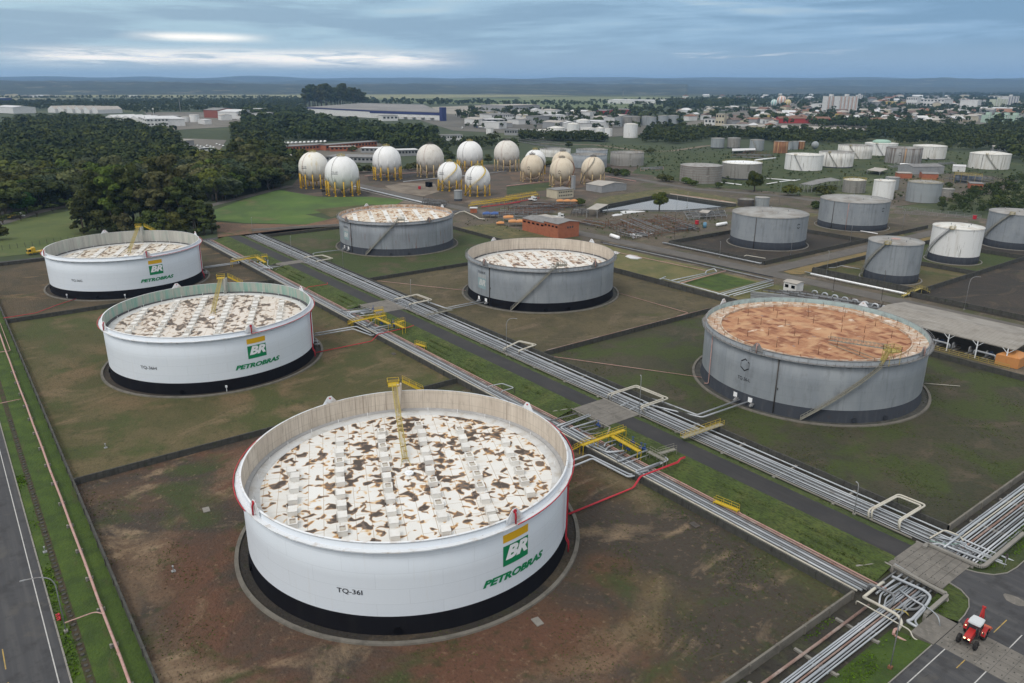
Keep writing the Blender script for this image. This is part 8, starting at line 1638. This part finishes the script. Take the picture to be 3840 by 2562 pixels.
for s in (-1, 1):
    wheel(tr, s*1.02, -1.75, .62, .42); wheel(tr, s*1.05, 1.25, .86, .5)
    mb = MB(); vs = []
    for i in range(9): t = math.radians(10+i*20); vs += [(s*.78, 1.25-1.0*math.cos(t), .86+1.0*math.sin(t)), (s*1.34, 1.25-1.0*math.cos(t), .86+1.0*math.sin(t))]
    mb.add(vs+[(x, y, z-.07) for x, y, z in vs], [(2*i, 2*i+2, 2*i+3, 2*i+1) for i in range(8)]+[(18+2*i+1, 18+2*i+3, 18+2*i+2, 18+2*i) for i in range(8)]+[(2*i+1, 2*i+3, 18+2*i+3, 18+2*i+1) for i in range(8)]); part(mb, 'mudguard', m_tred, tr)
    mb = MB(); mb.bar((s*.8, -.3, 2.2), (s*1.25, -.45, 2.1), .04); mb.box(s*1.25-.1, s*1.25+.1, -.5, -.44, 1.8, 2.15); part(mb, 'mirror', m_dsteel, tr)
    mb = MB(); mb.box(s*1.05-.07, s*1.05+.07, .15, .22, 1.55, 1.66); part(mb, 'side_light', m_lamp, tr)
mb = MB(); mb.tube([(.5, -.9, 1.8), (.5, -.9, 2.55)], .05, 8); part(mb, 'exhaust', m_dsteel, tr)
mb = MB(); mb.bar((-.2, 1.9, 1.1), (-.1, 3.0, 3.6), .2, .28); mb.bar((.15, 1.9, 1.1), (-.05, 3.0, 3.55), .1); mb.bar((-.08, 3.0, 3.6), (.25, 2.6, 1.6), .16); mb.tube([(-.3, 3.0, 3.6), (.15, 3.0, 3.6)], .17, 10); mb.bar((.1, 1.7, 1.2), (.2, 2.7, 1.0), .25); part(mb, 'boom', m_tred, tr)
mb = MB(); prof_body(mb, [(2.2, .5), (3.3, .45), (3.6, .75), (3.3, 1.0), (2.3, 1.05)], .1, 1.2); mb.bar((.2, 2.3, .9), (1.3, 3.4, .75), .12); part(mb, 'mower_head', mat('tractor_orange', (.45, .09, .04), rough=.5), tr)
mb = MB(); mb.bar((-.7, 2.0, 1.2), (-.7, 2.3, .5), .12); mb.bar((.7, 2.0, 1.2), (.7, 2.3, .5), .12); mb.tube([(.3, 2.3, 1.2), (.35, 2.75, 2.4), (-.05, 3.0, 3.4)], .035, 5); part(mb, 'linkage', m_dsteel, tr)
def truck(pos, ang, label, m, kind='box', L=7.):
    root = thing('truck', pos, label, 'truck'); root.rotation_euler = (0, 0, ang); mb = MB(); prof_body(mb, [(-L/2, .6), (-L/2, 1.4), (-L/2+.25, 2.5), (-L/2+1.9, 2.6), (-L/2+1.9, .6)], -1.15, 1.15); part(mb, 'cab', m, root)
    mb = MB(); mb.box(-1.0, 1.0, -L/2-.01, -L/2+.02, 1.4, 1.45); mb.add([(-1.0, -L/2-.03, 1.45), (1.0, -L/2-.03, 1.45), (1.0, -L/2+.2, 2.4), (-1.0, -L/2+.2, 2.4)], [(0, 1, 2, 3)])
    for s in (-1, 1): mb.add([(s*1.16, -L/2+.3, 1.45), (s*1.16, -L/2+1.5, 1.45), (s*1.16, -L/2+1.5, 2.3), (s*1.16, -L/2+.45, 2.3)], [(0, 1, 2, 3), (3, 2, 1, 0)])
    part(mb, 'windows', m_glass, root); mb = MB(); mb.box(-.5, .5, -L/2+.3, L/2, .55, .85); part(mb, 'chassis', m_dsteel, root)
    if kind == 'box': mb = MB(); mb.box(-1.2, 1.2, -L/2+2.0, -L/2+3.2, .9, 3.1); mb.box(-1.2, 1.2, -L/2+3.2, L/2, .85, 1.3); part(mb, 'body', m, root)
    elif kind == 'flat': mb = MB(); mb.box(-1.15, 1.15, -L/2+2.6, L/2, .95, 1.15); mb.box(-1.2, -1.12, -L/2+2.6, L/2, 1.15, 1.7); part(mb, 'flatbed', m_dsteel, root); mb = MB(); mb.box(-1.1, 1.1, -L/2+1.95, -L/2+2.5, 1.2, 2.4); part(mb, 'toolbox', m, root); mb = MB(); rails(mb, [(-1.1, -L/2+3, 1.15), (-1.1, L/2, 1.15), (1.1, L/2, 1.15), (1.1, -L/2+3, 1.15)], .9, .03, 1.); part(mb, 'railing', m_yel, root)
    elif kind == 'tank': mb = MB(); mb.tube([(0, -L/2+2.2, 2.0), (0, -L/2+2.4, 2.0), (0, L/2-.2, 2.0), (0, L/2, 2.0)], [.6, 1.15, 1.15, .6], 14); part(mb, 'tank', m_truckw, root)
    for y in (-L/2+1.1, L/2-1.2)+((L/2-2.3,) if L > 8 else ()):
        for s in (-1, 1): wheel(root, s*1.0, y, .48, .3, lug=False)
    return root
p = P('E', 275, 345); truck((p.x+.2, p.y+1.5, .06), math.radians(8), 'yellow and orange work truck on the back road left of the farthest white tank', m_trucky, 'box', 7.2)
p0, p1 = P('A', 85, 1350), P('A', 210, 1325); c = (p0+p1)/2; d = p1-p0; truck((c.x, c.y, .07), math.atan2(d.y, d.x)+math.pi/2, 'white flatbed truck with yellow rail on the left park road', m_truckw, 'flat', 9.5)
p0, p1 = P('A', 1745, 752), P('A', 1885, 742); c = (p0+p1)/2; d = p0-p1; bus = thing('coach', (c.x, c.y, .2), 'long white coach with dark window band beyond the wood', 'coach'); bus.rotation_euler = (0, 0, math.atan2(d.y, d.x)+math.pi/2)
mb = MB(); prof_body(mb, [(-8, .5), (-8.1, 1.6), (-7.6, 3.6), (-6.8, 3.8), (8, 3.8), (8, .5)], -1.3, 1.3); part(mb, 'body', m_truckw, bus)
mb = MB()
for s in (-1, 1): mb.add([(s*1.32, -7.6, 1.9), (s*1.32, 7.4, 2.1), (s*1.32, 7.6, 3.3), (s*1.32, -7.2, 3.3)], [(0, 1, 2, 3), (3, 2, 1, 0)])
mb.add([(-1.2, -8.07, 1.7), (1.2, -8.07, 1.7), (1.2, -7.72, 3.3), (-1.2, -7.72, 3.3)], [(0, 1, 2, 3), (3, 2, 1, 0)]); part(mb, 'windows', m_glass, bus)
for y in (-5.2, 4, 5.3):
    for s in (-1, 1): wheel(bus, s*1.15, y, .5, .3, lug=False)
for i, (x, y, a) in enumerate(((1375, 615, .3), (1480, 615, .4), (1840, 550, .3), (1960, 540, .5), (2010, 545, .4))): p = P('B', x, y); truck((p.x, p.y, .2), a+i*.3, '%s tanker truck from the left in the distant lorry yard' % ORD[i], (m_truckw, m_wallr, m_truckw, m_blue, m_truckw)[i], 'tank', 12)
def car(pos, ang, label, m, grp):
    root = thing('parked_car', pos, label, 'car', grp); root.rotation_euler = (0, 0, ang); mb = MB(); prof_body(mb, [(-2.1, .35), (-2.15, .8), (-1.1, 1.0), (-.5, 1.45), (1.0, 1.45), (1.7, 1.0), (2.1, .95), (2.1, .35)], -.85, .85); part(mb, 'body', m, root)
    mb = MB()
    for s in (-1, 1): mb.add([(s*.86, -1.0, 1.02), (s*.86, 1.5, 1.02), (s*.86, .95, 1.4), (s*.86, -.5, 1.4)], [(0, 1, 2, 3), (3, 2, 1, 0)])
    part(mb, 'windows', m_glass, root)
    for y in (-1.35, 1.3):
        for s in (-1, 1): wheel(root, s*.75, y, .32, .2, lug=False)
    return root
c0 = None
for i in range(26):
    if i < 12: p = P('A', 1660+i*28, 702+(i % 3)*8-(i > 8)*14)
    else: p = P('B', 165+(i-12)*36, 688-(i-12)*1.4)
    l = ('pale car in the row parked beyond the coach' if i < 12 else 'white van in the row parked behind the brick offices')
    if i in (0, 12): c0 = car((p.x, p.y, .25), .9, l, m_truckw if i == 0 else m_truckw, 'cars parked beyond the coach' if i < 12 else 'white vans behind the brick offices'); c0.scale = (1, 1, 1) if i < 12 else (1.5, 1.8, 1.7)
    else: copy_tree(c0, (p.x, p.y, .25), .9+tr_.uniform(-.2, .2))
# ------------------------------------------------------------------ lamp posts, poles, fences, small things
def lamp_post(x, y, z, h, ang, label, arm=2.2, m=m_steel, base=False):
    root = thing('lamp_post', (x, y, z), label, 'lamp post', 'lamp posts'); d = Vector((math.cos(ang), math.sin(ang), 0)); mb = MB()
    pts = [Vector((0, 0, 0)), Vector((0, 0, h*.82)), Vector((0, 0, h*.93))+d*arm*.12, Vector((0, 0, h*.99))+d*arm*.45, Vector((0, 0, h))+d*arm]; mb.tube(fillet(pts, .8, 3), .075, 7); part(mb, 'pole', m, root)
    mb = MB(); a = d*arm+Vector((0, 0, h)); mb.bar(a, a+d*.6-Vector((0, 0, .03)), .2, .1); part(mb, 'lamp_head', m_steel, root)
    mb = MB(); mb.box(-.25, .25, -.25, .25, -.1, .35); part(mb, 'footing', m_rust if base else m_conc, root); return root
lamp_post(-33, 86, .75, 10.5, 1.2, 'curved lamp post rising from the grass by the front manifold', 2.6, base=True)
p = P('J', 335, 1310); lamp_post(p.x, p.y, 0, 9.5, -math.pi/2-.2, 'curved lamp post on the verge of the left road', 3.2)
for k, x, y, h, l, z in (('G', 340, 620, 9, 'thin pole beside the farthest part of the wide bundle', .3), ('G', 795, 740, 10, 'curved lamp post between the two far grey tanks, by the bundle', .1), ('G', 1395, 1100, 10.5, 'thin pole beside the third culvert slab', .3), ('G', 2230, 1475, 10.5, 'curved lamp post halfway along the wide bundle', .3), ('L', 1110, 600, 10, 'thin pole beside the second culvert slab', .3), ('M', 745, 270, 6, 'short pole beside the wide bundle near the front corner', .3),
    ('I', 290, 385, 12, 'pole at the corner of the reservoir tank basin', 0), ('I', 605, 555, 10, 'pole left of the red-spot tank', 0), ('I', 665, 695, 11, 'dark pole behind the manifold row', 0), ('I', 1090, 780, 11, 'dark pole left of the pale pump shelter', 0), ('I', 1822, 850, 11.5, 'pale curved lamp post at the right edge road', 0), ('H', 1475, 575, 13, 'tall dark pole in the rusty frame field', 0), ('H', 1495, 350, 10, 'pole at the reservoir bank, left', 0), ('H', 1590, 300, 9, 'pole at the reservoir bank, middle', 0), ('H', 1875, 745, 7, 'thin pole before the reservoir tank dike', 0), ('I', 815, 265, 12, 'thin pole before the widest closed grey tank', 0), ('I', 1270, 180, 12, 'thin pole between the grey and the white closed tanks', 0), ('D', 190, 1220, 16, 'tall thin pole left of the widest closed grey tank', 0), ('D', 1155, 1180, 6, 'short mast at the foot of the white cylinder tank', 0), ('A', 160, 1250, 9, 'lamp post above the white flatbed truck', 0), ('A', 420, 1175, 9, 'lamp post at the left wood edge', 0), ('A', 1990, 1180, 8, 'thin pole by the lawn road', 0), ('E', 2125, 190, 9, 'thin pole on the bare orange earth', 0)):
    p = P(k, x, y, z); lamp_post(p.x, p.y, z, h, .7 if 'curved' in l else 2.5, l, 2.4 if 'curved' in l else .5, m_steel if 'dark' not in l else m_dsteel)
q = P('A', 1378, 640); mb = MB(); mb.tube([(q.x, q.y, 0), (q.x, q.y, 26)], [.5, .25], 6); mb.box(q.x-1.5, q.x+1.5, q.y-1.5, q.y+1.5, 24, 26.5); mb.build('mast', m_truckw, label='tall white flag mast among the trees left of the coach', cat='mast')
for k, x, y, h, l in (('A', 1355, 430, 16, 'slim white water tower above the far left sheds'), ('A', 1592, 405, 32, 'lattice radio mast beyond the far left sheds'), ('C', 1024, 295, 40, 'tall thin mast on the centre plain'), ('D', 940, 305, 42, 'thin leaning mast right of the apartment towers')):
    q = P(k, x, y); mb = MB(); mb.tube([(q.x, q.y, 0), (q.x, q.y, h)], [h*.03, h*.012], 5)
    for j in range(8): mb.bar((q.x-h*.03, q.y, h*j/8), (q.x+h*.03, q.y, h*(j+1)/8), h*.008)
    if 'water' in l: mb.tube([(q.x, q.y, h*.75), (q.x, q.y, h)], 1.6, 10)
    mb.build('mast', m_steel if 'water' not in l else m_truckw, label=l, cat='mast')
# park fence posts with wires between field and back road
root = thing('wire_fence', (-402, 20, 0), 'post and wire fence between the back road and the lawn on the left', 'fence'); mb = MB(); wr = MB()
for i in range(34):
    u, v = -401.5-i*.65, 5+i*3.0; mb.bar((u, v, 0), (u, v, 2.2), .16)
    if i < 33:
        for z in (.6, 1.2, 1.8): wr.bar((u, v, z), (u-.65, v+3., z), .025)
mb.build('posts', m_darkc, root); wr.build('wires', m_dsteel, root)
root = thing('wire_fence', (-236.5, 262, 0), 'mesh fence along the plant road before the reservoir tank', 'fence'); mb = MB(); rails(mb, [(-236.5, 268.6, 0), (-186, 268.2, 0)], 1.8, .03, 2.5); mb.build('panel', m_dsteel, root)
root = thing('wire_fence', (-120, 262.8, 0), 'thin roadside fence beside the wide white-wrapped pipe', 'fence'); mb = MB(); rails(mb, [(-162, 269.3, 0), (-40, 269.5, 0)], .8, .025, 3.); mb.build('panel', m_dsteel, root)
for x0, y0, x1, y1, l in ((1210, 1290, 1900, 1340, 'long fence behind the widest closed grey tank'), (1150, 1240, 1970, 1335, 'second fence by the road before the thicket')):
    root = thing('wire_fence', P('D', x0, y0), l, 'fence'); mb = MB(); rails(mb, [P('D', x0, y0), P('D', x1, y1)], 1.6, .05, 4); mb.build('panel', m_steel, root)
for x, y, l in ((535, 378, 'small metal marker post on the grass of the middle basin'), (878, 1003, 'small metal marker post on the red earth, left of the nearest tank'), (228, 905, 'small drain marker on the left verge')):
    p = P('J', x, y); mb = MB(); mb.box(p.x-.3, p.x+.3, p.y-.3, p.y+.3, 0, .15); mb.bar((p.x-.12, p.y, 0), (p.x-.12, p.y, 1.0), .09); mb.bar((p.x+.12, p.y, 0), (p.x+.12, p.y, 1.0), .09); mb.bar((p.x-.2, p.y, .95), (p.x+.2, p.y, .95), .22, .14); mb.build('marker_post', m_steel, label=l, cat='marker post')
for k, x, y, l in (('J', 1045, 692, 'flat concrete lid lying left of the nearest white tank'), ('L', 1580, 1500, 'dark iron grate lying in the weeds right of the nearest white tank'), ('G', 1238, 1475, 'flat dark lid in the grass behind the nearest tank'), ('K', 1662, 1400, 'square concrete lid at the lower right foot ring of the nearest tank')):
    p = P(k, x, y); mb = MB(); mb.prism([(p.x-.9, p.y-.5), (p.x+.8, p.y-.7), (p.x+.9, p.y+.4), (p.x-.7, p.y+.6)], 0, .16); mb.box(p.x-.3, p.x+.3, p.y-.1, p.y+.1, .16, .22); mb.build('ground_lid', m_conc if 'concrete' in l else m_dsteel, label=l, cat='lid')
p = P('M', 1905, 675, 1.0); mb = MB(); mb.tube([(p.x, p.y, .6), (p.x, p.y, 3.0)], .05, 7)
rs = thing('road_sign', (p.x, p.y, .6), 'road sign seen from behind at the right of the culvert slab', 'sign'); mb.build('pole', m_steel, rs); mb = MB(); d = Vector((math.cos(.75), math.sin(.75), 0)); s = Vector((-d.y, d.x, 0)); o = Vector((p.x, p.y, 3.0)); q8 = [o+s*.42*math.cos(a)+Vector((0, 0, .42*math.sin(a)))+d*.04 for a in np.linspace(.39, .39+2*math.pi, 9)[:-1]]
mb.add(q8+[v-d*.08 for v in q8], [tuple(range(8)), tuple(range(8, 16))[::-1]]+[(i, 8+i, 8+(i+1) % 8, (i+1) % 8) for i in range(8)]); mb.build('panel', m_dsteel, rs)
for k, x, y, l in (('B', 1465, 1080, 'red box on the bare yard between the spheres'), ('C', 738, 1062, 'red box right of the stack by the cream spheres'), ('H', 1675, 450, 'red box in the rusty frame field'), ('D', 1913, 1345, 'red round sign by the thicket fence')):
    p = P(k, x, y); mb = MB(); mb.box(p.x-.8, p.x+.8, p.y-.6, p.y+.6, .1, 1.9); mb.box(p.x-.9, p.x+.9, p.y-.7, p.y+.7, 1.9, 2.1); mb.build('hose_box', m_red, label=l, cat='box')
p = P('B', 1548, 1060); mb = MB(); mb.box(p.x-2.5, p.x+2.5, p.y-1.5, p.y+1.5, .2, 3.2); mb.box(p.x-2.7, p.x+2.7, p.y-1.7, p.y+1.7, 3.2, 3.4); mb.build('black_cabinet', m_black, label='black cabinet on the bare yard between the spheres', cat='cabinet')
p = P('H', 1745, 480); mb = MB(); mb.tube([(p.x, p.y, 0), (p.x, p.y, 2.6)], .9, 12); mb.tube([(p.x, p.y, 2.6), (p.x, p.y, 2.8)], .7, 12); mb.build('blue_drum', mat('drum_blue', (.10, .24, .36), rough=.5), label='bright blue drum tank in the rusty frame field', cat='tank')
for k, x0, y0, x1, y1, l in (('H', 1850, 455, 1940, 440, 'white pipe-shaped drum lying before the reservoir tank'), ('D', 1255, 860, 1410, 868, 'white horizontal drum before the rusty striped tank'), ('H', 915, 545, 990, 570, 'white pipe piece at the left of the rusty field')):
    a, b = P(k, x0, y0, 1), P(k, x1, y1, 1); mb = MB(); d = (b-a).normalized(); mb.tube([a, a+d*.5, b-d*.5, b], [.4, .9, .9, .4], 12); mb.build('drum', m_signw, label=l, cat='drum')
for k, pts, l in (('H', [(1045, 735), (1080, 722), (1150, 730), (1195, 750), (1150, 760), (1090, 755)], 'torn white sheet lying on the straw plot'), ('H', [(1000, 340), (1080, 322), (1200, 322), (1220, 340), (1120, 352), (1030, 360)], 'white sheeting on the ground before the reservoir, larger'), ('H', [(925, 372), (960, 360), (1020, 358), (1020, 372), (940, 380)], 'white sheeting on the ground before the reservoir, smaller'), ('H', [(1080, 540), (1180, 515), (1290, 530), (1240, 550), (1110, 575)], 'white sheeting among the black frames'), ('H', [(925, 690), (960, 690), (1000, 705), (975, 715), (935, 712)], 'torn white sheet at the left end of the straw plot')):
    W_ = [P(k, x, y) for x, y in pts]; mb = MB(); c = sum(W_, Vector())/len(W_); r = random.Random(len(l)); mb.add([(c.x, c.y, .5)]+[(w.x, w.y, .1+r.random()*.3) for w in W_]+[(w.x, w.y, .02) for w in W_], [(0, i+1, (i+1) % len(W_)+1) for i in range(len(W_))]+[(i+1, len(W_)+i+1, len(W_)+(i+1) % len(W_)+1, (i+1) % len(W_)+1) for i in range(len(W_))]); mb.build('plastic_sheet', m_roofw, label=l, cat='sheet')
p0, p1 = P('H', 350, 400), P('H', 470, 410); truck(((p0.x+p1.x)/2-1, (p0.y+p1.y)/2+3, .05), 2.2, 'white truck parked behind the orange brick building', m_truckw, 'box', 9)
p = P('C', 228, 1185); truck((p.x, p.y, .05), 1.9, 'small white truck at the right end of the long yellow walkway', m_truckw, 'box', 5.5)
# thin wall-top service pipes and posts along the left ditch
mb = MB(); r = random.Random(8)
for i in range(90): u = -190+i*1.2; mb.add([], []); a = r.uniform(0, 3); mb.prism([(u+.35*math.cos(a+k*1.2)*r.uniform(.5, 1), 4+.3*math.sin(a+k*1.2)) for k in range(5)], 0, r.uniform(.05, .2))
mb.build('ditch_stones', m_darkc, label='dark stones along the ditch by the left road', cat='stones', kind='stuff')
# ------------------------------------------------------------------ air
mb = MB(); mb.box(-24000, 9000, -9000, 24000, -1.2, 300); hz = mb.build('haze', None, at=(0, 0, 0), label='blue air haze', cat='haze', kind='stuff')
hz.data.materials.clear(); HM = bpy.data.materials.new('haze'); HM.use_nodes = True; nt = HM.node_tree; nt.nodes.clear(); v = nt.nodes.new('ShaderNodeVolumePrincipled'); v.inputs['Color'].default_value = (.36, .62, 1.0, 1); v.inputs['Density'].default_value = HAZE; v.inputs['Anisotropy'].default_value = .0
ou = nt.nodes.new('ShaderNodeOutputMaterial'); nt.links.new(v.outputs[0], ou.inputs['Volume']); hz.data.materials.append(HM); hz.display_type = 'WIRE'
